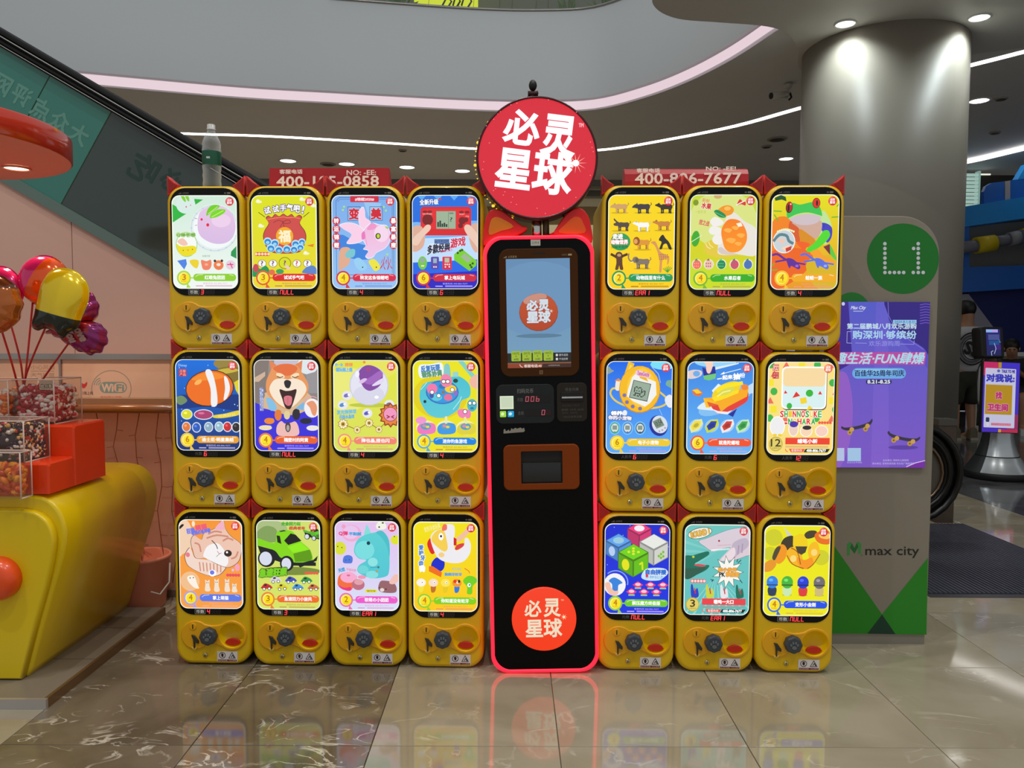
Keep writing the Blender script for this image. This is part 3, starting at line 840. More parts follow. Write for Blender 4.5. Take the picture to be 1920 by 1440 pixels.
prof = prof[:3] + smooth(prof[3:10], 3, closed=False) + [prof[10]]
m = MB(); m.prism(prof, .03, .72, bevel=.012); m.build('body', M_YEL, st)
pin = []
for x, z in prof:
    pin.append((min(x, -1.62) if z < .2 else x - .03, z))
fr = [(-3.0, .004), (-1.70, .004), (-1.64, .22), (-1.60, .35), (-1.578, .45), (-1.575, .51), (-1.595, .56), (-1.64, .592), (-1.70, .60), (-3.0, .60)]
fr = fr[:2] + smooth(fr[2:9], 3, closed=False) + [fr[9]]
m = MB(); m.prism(fr, 0, .035, bevel=.008); m.build('end_panel', M_YEL, st)
ins = [(-3.0, .06), (-1.735, .06), (-1.675, .26), (-1.64, .38), (-1.625, .45), (-1.63, .50), (-1.65, .535), (-1.70, .55), (-3.0, .55)]
m = MB(); m.tube([(x, -.0005, z) for x, z in ins[1:2] + smooth(ins[1:8], 4, closed=False) + ins[8:]], .0022, 5); m.build('panel_seam', mat('seam_dark', (110, 88, 6), .6), st)
w = at_y(-6, 1086, 2.6)
m = MB(); m.lathe([(.001, -.06), (.05, -.058), (.068, -.045), (.075, -.02), (.075, .0)], (w.x, 0, w.z - .034), 32, 0, 'Y'); m.build('wheel', mat('wheel_orange', (240, 80, 20), .3, coat=.3), st)
# red stepped shelf
SZ = .034 + .648
sh = thing('stepped_shelf', 'red two-step display shelf on the yellow candy stand', 'shelf', (0, 2.65, SZ))
M_RED = mat('shelf_red', (232, 62, 14), .3, coat=.2)
XR = -1.60
def yb(px, py):                                             # depth of a point on the right face (x = XR) of the shelf
    d = ray(px, py); return XR * d[1] / d[0]
y0 = 0.0; y1 = yb(140, 870) - 2.65; y2 = yb(197, 800) - 2.65
za = at_y(83, 868, 2.65).z - SZ; zb = at_y(140, 797, 2.65 + y1).z - SZ
def step(ya, yb_, h, nm):
    # prism across x: profile in (y, z) with softened top edges
    R = []
    for x, ins_ in ((XR, .006), (XR - .006, 0), (-3.0, 0)):
        R.append([(x, ya + ins_, 0), (x, yb_ - ins_, 0), (x, yb_ - ins_, h - .008 - ins_), (x, yb_ - .008 - ins_, h - ins_), (x, ya + .008 + ins_, h - ins_), (x, ya + ins_, h - .008 - ins_)])
    b = MB(); b.rings(R, 0, (True, True), False); b.build(nm, M_RED, sh)
step(y0, y1 + .002, za, 'step'); step(y1, y2, zb, 'step')
# clear boxes of sweets
M_ACR = thin_glass('clear_acrylic', (252, 250, 248), 0.955, 0.03, (190, 180, 170))
M_ACE = mat('acrylic_edge', (236, 214, 200), .15, alpha=.75)
M_LID = thin_glass('acrylic_lid', (250, 240, 235), 0.78, 0.03, (240, 220, 210))
def candy_mat(name, cols):
    m = bpy.data.materials.new(name); m.use_nodes = True; nt = m.node_tree; b = nt.nodes['Principled BSDF']
    a = nt.nodes.new('ShaderNodeAttribute'); a.attribute_name = 'Col'; nt.links.new(a.outputs['Color'], b.inputs['Base Color'])
    b.inputs['Roughness'].default_value = .3; b.inputs['Coat Weight'].default_value = .3
    return m
M_CANDY = candy_mat('sweets', None)
def ico():
    b = bmesh.new(); bmesh.ops.create_icosphere(b, subdivisions=1, radius=1); v = [tuple(q.co) for q in b.verts]; f = [tuple(w.index for w in p.verts) for p in b.faces]; b.free(); return v, f
ICO = ico()
def sweets(parent, x0, x1, ya, yb_, h, n, r, cols, name, label, stretch=(1.5, 1, 1), seed=1):
    rnd = random.Random(seed); V = []; F = []; C = []
    for i in range(n):
        side = rnd.random()
        x = rnd.uniform(x0 + r, x1 - r); y = rnd.uniform(ya + r, yb_ - r); z = rnd.uniform(r, h - r)
        if side < .4: x = x1 - r * rnd.uniform(.9, 1.5)
        elif side < .65: y = ya + r * rnd.uniform(.9, 1.5)
        else: z = h - r * rnd.uniform(.2, 1.6)
        R = Matrix.Rotation(rnd.random() * 6.3, 3, 'X') @ Matrix.Rotation(rnd.random() * 6.3, 3, 'Y')
        k = rnd.uniform(.8, 1.2) * r; c = lin(rnd.choice(cols)); o = len(V)
        for v in ICO[0]:
            q = R @ Vector((v[0] * stretch[0], v[1] * stretch[1], v[2] * stretch[2])) * k
            V.append((min(max(x + q.x, x0), x1), min(max(y + q.y, ya), yb_), max(z + q.z, .004)))
        for f in ICO[1]: F.append(tuple(j + o for j in f)); C += [c] * 3
    # dense core so that nothing shows through between the outer sweets
    o = len(V); e = r * 1.2
    a_, b_ = (x0 + e, ya + e, .004), (x1 - e, yb_ - e, h - e * 1.2)
    V += [(a_[0], a_[1], a_[2]), (b_[0], a_[1], a_[2]), (b_[0], b_[1], a_[2]), (a_[0], b_[1], a_[2]), (a_[0], a_[1], b_[2]), (b_[0], a_[1], b_[2]), (b_[0], b_[1], b_[2]), (a_[0], b_[1], b_[2])]
    for f in ((0, 3, 2, 1), (4, 5, 6, 7), (0, 1, 5, 4), (1, 2, 6, 5), (2, 3, 7, 6), (3, 0, 4, 7)):
        F.append(tuple(j + o for j in f)); C += [lin(cols[0])] * 4
    me = bpy.data.meshes.new(name); me.from_pydata(V, [], F); me.materials.append(M_CANDY)
    at = me.color_attributes.new('Col', 'FLOAT_COLOR', 'CORNER'); at.data.foreach_set('color', [q for c in C for q in c]); me.update()
    for p in me.polygons: p.use_smooth = True
    o = link(name, me); o.location = parent.location; tag(o, label, 'sweets', kind='stuff'); return o
def acrylic(name, label, x0, x1, ya, yb_, z, h, lid=True):
    t = thing(name, label, 'candy box', (x1, ya, z), 0, 'clear candy boxes on the red shelf')
    W, D = x1 - x0, yb_ - ya; w = .003
    for a_, b_, nm in (((-W, 0, 0), (0, w, h), 'front_wall'), ((-w, w, 0), (0, D, h), 'side_wall'), ((-W, D - w, 0), (-w, D, h), 'back_wall'), ((-W, w, 0), (-w, D - w, w), 'base')):
        m = MB(); m.box(a_, b_); m.build(nm, M_ACR, t)
    e = .0025
    for (p, q) in (((0, 0, 0), (0, 0, h)), ((0, D, 0), (0, D, h)), ((0, 0, h), (0, D, h)), ((-W, 0, h), (0, 0, h)), ((0, 0, 0), (0, D, 0)), ((-W, D, h), (0, D, h))):
        m = MB(); m.cyl(p, q, e, n=6); m.build('edge', M_ACE, t)
    if lid:
        m = MB(); m.box((-W, .002, h), (.003, D * .55, h + .004)); m.build('lid', M_LID, t)
    return t
yA = 2.65 + y1; zA = SZ + zb
bx1 = at_y(103, 800, yA + .03).x
b1 = acrylic('candy_box', 'clear box of red and white sweets on the top step', at_y(25, 800, yA + .03).x, bx1, yA + .03, 2.65 + y2 - .006, zA, at_y(103, 712, yA + .03).z - zA, False)
sweets(b1, at_y(25, 800, yA + .03).x - bx1 + .004, -.004, .005, y2 - y1 - .042, .135, 380, .0105, [(170, 16, 26), (170, 16, 26), (196, 30, 40), (240, 226, 218), (240, 226, 218), (246, 190, 190)], 'red_white_sweets', 'red and white gummy sweets heaped in the top clear box', (1.7, .9, .9), 3)
yB = 2.65 + .005; zB = SZ + za
bx2 = at_y(46, 868, yB).x
b2 = acrylic('candy_box', 'clear box of dark jelly beans on the lower step', bx2 - .30, bx2, yB, yB + y1 - .012, zB, at_y(46, 790, yB).z - zB)
sweets(b2, -.28, -.004, .005, y1 - .02, .128, 520, .0075, [(40, 10, 22), (44, 8, 18), (60, 10, 20), (30, 20, 40), (250, 236, 228), (250, 236, 228), (210, 40, 50), (250, 200, 120), (60, 30, 60)], 'jelly_beans', 'dark jelly beans with white ones in the middle clear box', (1.4, 1, 1), 5)
yC = 2.56
bx3 = at_y(36, 930, yC).x; zC_ = SZ
b3 = acrylic('candy_box', 'clear box of orange jelly sweets on the yellow stand', bx3 - .30, bx3, yC - .09 + .10, yC + .07, zC_, at_y(36, 850, yC).z - zC_)
sweets(b3, -.28, -.004, .004, .055, .112, 200, .016, [(226, 90, 8), (240, 130, 10), (206, 70, 6), (246, 160, 30)], 'orange_jellies', 'orange jelly sweets in the lowest clear box', (1.4, 1, .6), 9)
bx4 = at_y(17, 800, yA + .03).x
b4 = acrylic('candy_box', 'clear box of orange sweets at left edge of top step', bx4 - .25, bx4, yA + .03, 2.65 + y2 - .006, zA, .16, False)
sweets(b4, -.22, -.004, .004, y2 - y1 - .042, .12, 160, .012, [(240, 110, 10), (250, 140, 30), (240, 220, 200)], 'orange_sweets', 'orange and white sweets in the leftmost top box', (1.4, 1, 1), 11)
# card with lettering inside the top box
a = Art((470, 200, 700, 370), (.05, .034)); a.fill((216, 190, 170)); a.text('给月季', 490, 270, 680, 345, (30, 24, 22), bold=6, edge=(30, 24, 22), ew=4); a.text('给月季', 490, 270, 680, 345, (236, 214, 190), bold=1)
o = a.build('price_card', print_mat('card_print', rough=.5)); o.location = (at_y(86, 722, yA + .034).x, yA + .036, at_y(86, 722, yA + .034).z); tag(o, 'small white card with black lettering in the top candy box', 'card')
# canopy over the stand with its own warm lamp
cy_ = thing('canopy', 'round red canopy over the candy stand with a recessed lamp', 'canopy', (-2.21, 2.83, 1.90))
M_CAN = mat('canopy_red', (196, 50, 24), .18, coat=.5)
M_CANU = mat('canopy_underside', (232, 130, 104), .45)
RC = .545
m = MB(); m.lathe([(RC - .006, .0), (RC, .006), (RC, .085), (RC - .006, .09)], n=64); m.build('rim', M_CAN, cy_)
m = MB(); m.lathe([(RC - .006, .0), (.001, .0005)], n=64); m.build('underside', M_CANU, cy_)
m = MB(); m.lathe([(RC - .006, .09), (RC * .6, .14), (.001, .17)], n=64); m.build('top', mat('canopy_top', (224, 140, 110), .35), cy_)
lp_ = at_z(31, 314, 1.90) - Vector((-2.21, 2.83, 1.90))
m = MB(); m.lathe([(.052, -.001), (.054, -.006), (.046, -.008), (.044, -.002)], (lp_.x, lp_.y, 0), 24); m.build('lamp_ring', mat('lamp_ring_pink', (220, 130, 110), .3), cy_)
m = MB(); m.lathe([(.044, -.003), (.001, -.0035)], (lp_.x, lp_.y, 0), 24); m.build('lamp_lens', glow('warm_lens', (255, 226, 180), 5), cy_, fix=False)
lamp('canopy_lamp', 'SPOT', (lp_.x, lp_.y, -.02), 26, (1.0, .62, .40), .05, (0, 0, 0), 150, .6, cy_)
m = MB(); m.cyl((-.05, .42, -1.218), (-.05, .42, 0), .025, n=16); m.build('pole', M_STEEL, cy_)

# ---------------------------------------------------------------- foil balloons on red sticks
def pillow(outline, depth, n=7, m=0, pick=None):
    cx = sum(p[0] for p in outline) / len(outline); cz = sum(p[1] for p in outline) / len(outline)
    mb = MB()
    for sgn in (-1, 1):
        R = []
        for i in range(n + 1):
            t = i / n; s = math.cos(t * PI / 2)
            if i == n: s = .02
            R.append([(cx + (x - cx) * s, sgn * depth * math.sin(t * PI / 2) ** .8, cz + (z - cz) * s) for x, z in outline])
        mb.rings(R, m, (False, True))
    # thin flat seam around the rim
    seam = [(cx + (x - cx) * 1.05, cz + (z - cz) * 1.05) for x, z in outline]
    mb.rings([[(x, 0, z) for x, z in outline], [(x, 0, z) for x, z in seam]], m, (False, False))
    if pick:
        for i, f in enumerate(mb.f):
            c = [sum(mb.v[j][k] for j in f) / len(f) for k in range(3)]
            mb.m[i] = pick(c[0], c[2])
    return mb
def foil(name, c): return mat(name, c, .16, metal=.35, coat=.6, bump=.25, bscale=9)
def foil2(name, c1, c2, nx, nz, thr):
    """two printed colours divided by a straight line across the balloon"""
    m_ = foil(name, c1); nt = m_.node_tree; b = nt.nodes['Principled BSDF']
    tc = nt.nodes.new('ShaderNodeTexCoord'); vm = nt.nodes.new('ShaderNodeVectorMath'); vm.operation = 'DOT_PRODUCT'; vm.inputs[1].default_value = (nx, 0, nz)
    nt.links.new(tc.outputs['Object'], vm.inputs[0])
    gt = nt.nodes.new('ShaderNodeMapRange'); gt.inputs[1].default_value = thr - .001; gt.inputs[2].default_value = thr + .001
    nt.links.new(vm.outputs['Value'], gt.inputs[0])
    mx = nt.nodes.new('ShaderNodeMix'); mx.data_type = 'RGBA'; mx.inputs[6].default_value = lin(c2); mx.inputs[7].default_value = lin(c1)
    nt.links.new(gt.outputs[0], mx.inputs[0]); nt.links.new(mx.outputs[2], b.inputs['Base Color'])
    return m_
BY = 2.92
def bl(px, py, Y): return at_y(px, py, Y)
def balloon(name, label, px, py, Y, outline_px, depth, mats, pick=None, yaw=0.0):
    p = bl(px, py, Y); k = Y / FPX
    out = [((x) * k, -(y) * k) for x, y in outline_px]
    t = thing(name, label, 'balloon', (p.x, p.y, p.z), yaw, 'foil balloons above the candy stand')
    pillow(out, depth, 7, 0, pick).build('foil_body', mats, t)
    return t
# yellow foil balloon with a dark lower band, held tilted
yo = smooth([(-35, 22), (-28, -8), (-18, -42), (2, -62), (34, -60), (56, -38), (58, -8), (46, 22), (38, 42), (22, 52), (12, 62), (0, 50), (-18, 44), (-30, 48), (-40, 40)], 4)
yb_ = balloon('foil_balloon', 'glossy yellow foil balloon with a dark lower band', 103, 570, 2.84, yo, .055, [foil2('foil_yellow', (238, 204, 12), (34, 46, 44), .30, 1, -.034)], None, .1)
# purple-red heart shaped balloon with scalloped rim
ho = []
for i in range(120):
    a = 2 * PI * i / 120; r = 1 + .035 * math.cos(a * 22)
    x = 16 * math.sin(a) ** 3; y = -(13 * math.cos(a) - 5 * math.cos(2 * a) - 2 * math.cos(3 * a) - math.cos(4 * a))
    c_, s_ = math.cos(1.3), math.sin(1.3)
    X, Yy = (x * 3.7) * r, (y * 3.7) * r
    ho.append((X * c_ - Yy * s_, X * s_ + Yy * c_))
hb = balloon('foil_balloon', 'purple heart balloon with scalloped rim and silver I Love You lettering', 147, 608, 2.96, ho, .06, [foil('foil_purple', (140, 22, 110)), foil('foil_crimson', (176, 26, 40))], lambda x, z: 1 if (x * x + z * z) < .0042 else 0)
k = 2.96 / FPX
fa = Art((-50, -50, 50, 50), (100 * k, 100 * k), clip=False)
fa.text('I', 14, -30, 22, -14, (190, 150, 140), bold=1.4, rot=55, skew=.3); fa.text('Love', 2, 8, 36, 23, (190, 150, 140), bold=1.2, rot=60, skew=.3); fa.text('You', -12, 14, 14, 28, (190, 150, 140), bold=1.2, rot=60, skew=.3)
fa.build('lettering', print_mat('silver_print', rough=.3), hb, (0, -.0595, 0))
# round pink and orange balloon behind
ro = ellp(0, 0, 44, 46, 40)
balloon('foil_balloon', 'shiny pink and orange round foil balloon behind the yellow one', 84, 527, 3.02, ro, .07, [foil2('foil_pink', (250, 96, 20), (240, 40, 130), 1, -.6, -.02)])
# brown-orange balloon and pink balloon at the picture's left edge
bo = [(x * (1 + .05 * math.cos(9 * math.atan2(y, x))), y) for x, y in ellp(0, 0, 46, 52, 48)]
balloon('foil_balloon', 'copper brown foil balloon at the left edge', -8, 570, 2.80, bo, .06, [foil2('foil_copper', (110, 56, 20), (190, 100, 30), 0, 1, .055)])
po = ellp(0, 0, 40, 44, 36)
balloon('foil_balloon', 'bright pink foil balloon peeking from behind the copper one', 2, 545, 2.99, po, .05, [foil('foil_magenta', (232, 40, 120))])
M_STICK = mat('stick_red', (200, 30, 26), .3)
root = at_y(40, 775, yA + .14)
for i, (px, py, Y) in enumerate(((88, 608, 2.84), (137, 632, 2.96), (62, 560, 3.02), (2, 616, 2.80), (14, 586, 2.99))):
    e_ = at_y(px, py, Y); r0 = root + Vector(((i - 2) * .006, 0, 0))
    t = MB(); mid = (r0 + e_) / 2 + Vector((.01 * (i - 2), 0, -.01)); t.tube(smooth([tuple(r0), tuple(mid), tuple(e_)], 4, closed=False), .0036, 8)
    o = t.build('balloon_stick', M_STICK)
    tag(o, ['red stick holding the yellow balloon', 'red stick holding the purple heart balloon', 'red stick holding the pink and orange balloon', 'red stick holding the copper balloon', 'red stick holding the bright pink balloon'][i], 'stick', 'red balloon sticks')
# ================================================================ CAPSULE MACHINES
K = .00193                                                  # metres per drawing unit on a machine's front
MH, MW, MD = .5905, .2820, .40
M_BODY = mat('machine_yellow', (238, 192, 0), .34, coat=.15, vary=.04, vscale=3)
M_COIN = mat('coin_panel_orange', (240, 174, 0), .32, coat=.15)
M_BOWL = mat('chute_yellow', (252, 214, 0), .35)
M_FLAP = mat('flap_red', (206, 40, 10), .3)
M_EAR = mat('ear_red', (206, 34, 22), .35)
M_EARI = mat('ear_inner', (160, 22, 16), .4)
M_BEZ = mat('bezel_black', (6, 6, 7), .2, spec=.25)
M_KNOB = mat('knob_grey', (62, 68, 74), .45)
M_PAW = mat('paw_grey', (104, 110, 112), .35)
M_SLIT = mat('slit_black', (8, 7, 6), .6)
M_LEV = mat('lever_grey', (54, 50, 40), .4)
M_BRASS = mat('lock_brass', (206, 190, 130), .22, metal=.9)
M_LIT = print_mat('backlit_film', 1.02, rough=.3, coat=.25)
M_RIML = glow('edge_glow_rim', (255, 255, 240), .95, False)
M_LED = print_mat('led_digits', 1.25, rough=.2)
M_PRT = print_mat('sticker_film', rough=.4)
def ZV(v): return MH - v * K
def px2(u, v): return (u * K, ZV(v))
H_C = (38 * K, ZV(246)); H_R = 24.8 * K
hole = ellp(H_C[0], H_C[1], H_R + .0015, H_R + .0015, 36)
body = MB(); outer = rr(MW, MH - .004, .062, 0, MH / 2, 8)
body.prism(outer, 0, MD, bevel=.016, holes=[hole], hole_depth=.05)
ME_BODY = body.mesh('body', M_BODY)
# cat-ear fins standing on the two top corners
def ear(sgn):
    e = MB(); x = sgn * MW / 2
    P = [(x + sgn * .001, MH + .036), (x + sgn * .001, MH - .036), (x - sgn * .012, MH - .030), (x - sgn * .045, MH + .001), (x - sgn * .028, MH + .011), (x - sgn * .012, MH + .024)]
    if sgn > 0: P = P[::-1]
    area = sum(P[i - 1][0] * P[i][1] - P[i][0] * P[i - 1][1] for i in range(len(P)))
    if area < 0: P = P[::-1]
    e.prism(P, .012, .05, bevel=.003)
    return e.mesh('ear', M_EAR)
def ear_in(sgn):
    e = MB(); x = sgn * MW / 2
    P = [(x - sgn * .004, MH + .024), (x - sgn * .004, MH - .024), (x - sgn * .012, MH - .022), (x - sgn * .036, MH + .001), (x - sgn * .022, MH + .008)]
    area = sum(P[i - 1][0] * P[i][1] - P[i][0] * P[i - 1][1] for i in range(len(P)))
    if area < 0: P = P[::-1]
    e.prism(P, .0105, .0125); return e.mesh('ear_inset', M_EARI)
ME_EAR = (ear(-1), ear(1)); ME_EARI = (ear_in(-1), ear_in(1))
bz = MB(); bz.prism(rr(131 * K, 201 * K, .057, 0, ZV(106), 8), -.003, .002, bevel=.002); ME_BEZ = bz.mesh('screen_bezel', M_BEZ)
# bow-tie shaped coin panel with the chute opening
L_ = [(x, z) for x, z in ellp(-33 * K, ZV(246), 28.5 * K, 28.5 * K, 22, 0, 48, 312)]
R_ = [(x, z) for x, z in ellp(38 * K, ZV(246), 29.5 * K, 29.5 * K, 22, 0, -132, 132)]
wt = [(8 * K, ZV(246) + 19.5 * K), (-2 * K, ZV(246) + 19.0 * K)]; wb = [(-2 * K, ZV(246) - 17.5 * K), (8 * K, ZV(246) - 18.5 * K)]
cp = MB(); cp.prism(R_ + wt + L_ + wb, -.006, .001, bevel=.004, holes=[ellp(H_C[0], H_C[1], H_R, H_R, 36)], hole_depth=.012, back=False); ME_COIN = cp.mesh('coin_panel', M_COIN)
ch = MB(); ch.lathe([(H_R, -.003), (H_R * .985, .006), (H_R * .88, .018), (H_R * .66, .028), (H_R * .35, .034), (.0005, .036)], (H_C[0], 0, H_C[1]), 36, 0, 'Y'); ME_BOWL = ch.mesh('chute', M_BOWL, fix=False)
fl_ = [(-15.5, 15.5), (-12, 10.8), (-6, 8.2), (0, 7.4), (6, 8.2), (12, 10.8), (15.5, 15.5), (11, 19.5), (5, 21.3), (0, 21.8), (-5, 21.3), (-11, 19)]
fp = MB(); fp.prism([(H_C[0] + x * K, H_C[1] - y * K) for x, y in fl_][::-1], .003, .010, bevel=.002); ME_FLAP = fp.mesh('chute_flap', M_FLAP)
kn = MB(); kc = px2(-5, 246)
kp = [(kc[0] + 16 * K * (1 + .035 * math.cos(8 * a)) * math.cos(a), kc[1] + 16 * K * (1 + .035 * math.cos(8 * a)) * math.sin(a)) for a in [2 * PI * i / 64 for i in range(64)]]
kn.prism(kp, -.030, .0, bevel=.007); ME_KNOB = kn.mesh('knob', M_KNOB)
pw = MB()
for (dx, dy, rx, ry, rt) in ((0, 4, 4.6, 3.6, 0), (-6, -1, 2.0, 2.8, 20), (-2.2, -5, 2.0, 3.0, 6), (2.8, -5, 2.0, 3.0, -6), (6.2, -1, 2.0, 2.8, -20)):
    pw.prism(ellp(kc[0] + dx * K, kc[1] - dy * K, rx * K, ry * K, 12, rt), -.0325, -.029, bevel=.001)
ME_PAW = pw.mesh('paw_print', M_PAW)
sl = MB(); c = px2(-37, 229); sl.prism(ellp(c[0], c[1], 7 * K, 7 * K, 20), -.0085, -.005, bevel=.0015); ME_SLOT = sl.mesh('coin_slot', M_COIN)
ss = MB(); ss.prism(rr(1.8 * K, 9 * K, .8 * K, c[0], c[1], 3), -.0092, -.008); ME_SLIT = ss.mesh('slit', M_SLIT)
lv = MB(); lv.prism([px2(*q) for q in ((-39.7, 245), (-36.5, 254), (-36, 262), (-35.5, 271), (-33.5, 271), (-33, 259), (-26, 262), (-25.5, 257), (-33, 246.5))], -.012, -.005, bevel=.0015); ME_LEV = lv.mesh('return_lever', M_LEV)
lc = MB(); lc.prism([px2(*q) for q in ((-41, 268), (-38, 273), (-34.5, 274.5), (-31, 273), (-28, 268), (-31, 270), (-38, 270))], -.009, -.005, bevel=.001); ME_LIP = lc.mesh('coin_lip', mat('lip_cream', (236, 200, 96), .35))
lk = MB(); c = px2(-15, 286); lk.lathe([(.0004, -.005), (3.2 * K, -.005), (4.6 * K, -.003), (5 * K, .001)], (c[0], 0, c[1]), 18, 0, 'Y'); ME_LOCK = lk.mesh('lock', M_BRASS)
kk = MB(); kk.prism(rr(1.2 * K, 4.5 * K, .4 * K, c[0], c[1], 2), -.0056, -.0045); ME_KEYH = kk.mesh('keyhole', M_SLIT)
# warning sticker
wa = Art((0, 0, 240, 122), (40 * K, 20.3 * K)); wa.fill((232, 224, 220)); wa.rect(8, 98, 232, 120, (120, 26, 34)); wa.text('禁止拍打机器', 14, 101, 120, 117, (226, 200, 196)); wa.text('小心夹手', 140, 101, 226, 117, (226, 200, 196))
wa.ring(62, 50, 34, 34, 7, (52, 22, 24)); wa.blob([(48, 40), (54, 28), (66, 26), (76, 36), (74, 58), (62, 72), (52, 60)], (52, 22, 24)); wa.line([(84, 76), (78, 68)], 6, (52, 22, 24))
wa.line([(176, 14), (214, 82), (138, 82)], 7, (40, 30, 30), closed=True); wa.line([(166, 70), (182, 44), (190, 58)], 8, (40, 30, 30)); wa.ell(196, 68, 9, 7, (40, 30, 30))
tmp = wa.build('warning_sticker', M_PRT); ME_STICK = tmp.data; bpy.data.objects.remove(tmp)

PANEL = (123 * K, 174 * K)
rl = MB(); o1 = rr(PANEL[0], PANEL[1], 15 * K, 0, ZV(106.5), 8); i1 = rr(PANEL[0] - 2.2 * K, PANEL[1] - 2.2 * K, 14 * K, 0, ZV(106.5), 8)  # added glowing frame, stands in for the brighter edges of the lit film
rl.rings([[(x, -.0038, z) for x, z in o1], [(x, -.0050, z) for x, z in o1], [(x, -.0082, z) for x, z in i1], [(x, -.0038, z) for x, z in i1]], 0, (False, False), False); ME_RIML = rl.mesh('edge_glow_rim', M_RIML)
def status_bar(t):
    a = Art((-65, 0, 65, 201), (130 * K, 201 * K), clip=False)
    g = (120, 114, 104)
    for i in range(4): a.rect(-49 + i * 1.6, 10.6 - i * .7, -48 + i * 1.6, 11.4, g)
    a.text('必灵星球', -41, 8, -29, 11.6, g); a.rect(38, 8.6, 42, 11.2, (96, 92, 84)); a.rect(43.5, 8.2, 50, 11.4, g, .6)
    return a
tmp = status_bar(None).build('status_bar', M_PRT); ME_STAT = tmp.data; bpy.data.objects.remove(tmp)
def price_row(code, kind):
    a = Art((-65, 0, 65, 201), (130 * K, 201 * K), clip=False)
    off_ = (26, 18, 16)
    if kind == 'box':
        a.rect(-33.5, 189.3, -12.5, 199.2, (92, 88, 80), 1.2); a.rect(-32.8, 190, -13.2, 198.5, (12, 12, 12), .9)
        a.text('币数', -30.5, 191, -15, 197.6, (150, 146, 138), bold=.15)
    else:
        a.text(kind, -27 if len(kind) < 3 else -32, 190.8, -13, 197.2, (62, 60, 56))
    a.seg7(code.ljust(4), -9.5, 190.4, 4.3, 7.6, 2.6, 1.35, (255, 66, 70), off=None)
    for i in range(len(code), 4): a.seg7('8', -9.5 + 6.9 * i, 190.4, 4.3, 7.6, 2.6, .8, (30, 24, 22))
    return a
ROT = math.atan2(-.057, 2.152)
COLX = [-1.1156, -.8251, -.5334, -.2424, .4598, .7502, 1.0380]
def col_y(x): return 2.8035 - .0265 * x
MACH = {}
def machine(row, col, art, code, kind, label, price_lit=True):
    x = COLX[col]; zb_ = (2 - row) * .5927
    t = thing('capsule_machine', label, 'capsule machine', (x, col_y(x), zb_), ROT, 'yellow capsule toy machines stacked in rows')
    link('body', ME_BODY, t)
    for i in (0, 1):
        e = link('ear', ME_EAR[i], t); link('ear_inset', ME_EARI[i], e)
    link('screen_bezel', ME_BEZ, t)
    link('edge_glow_rim', ME_RIML, t); link('status_bar', ME_STAT, t, (0, -.0032, ZV(106)))
    a = art.build('poster_panel', M_LIT, t, (0, -.0035, ZV(106.5)))
    d = price_row(code, kind).build('price_display', M_LED, t, (0, -.0032, ZV(106)))
    link('coin_panel', ME_COIN, t); c_ = link('chute', ME_BOWL, t); link('chute_flap', ME_FLAP, c_)
    k_ = link('knob', ME_KNOB, t); link('paw_print', ME_PAW, k_)
    s_ = link('coin_slot', ME_SLOT, t); link('slit', ME_SLIT, s_)
    link('return_lever', ME_LEV, t); link('coin_lip', ME_LIP, t)
    l_ = link('lock', ME_LOCK, t); link('keyhole', ME_KEYH, l_)
    link('warning_sticker', ME_STICK, t, (28 * K, -.0012, ZV(288)))
    MACH[(row, col)] = t
    return t
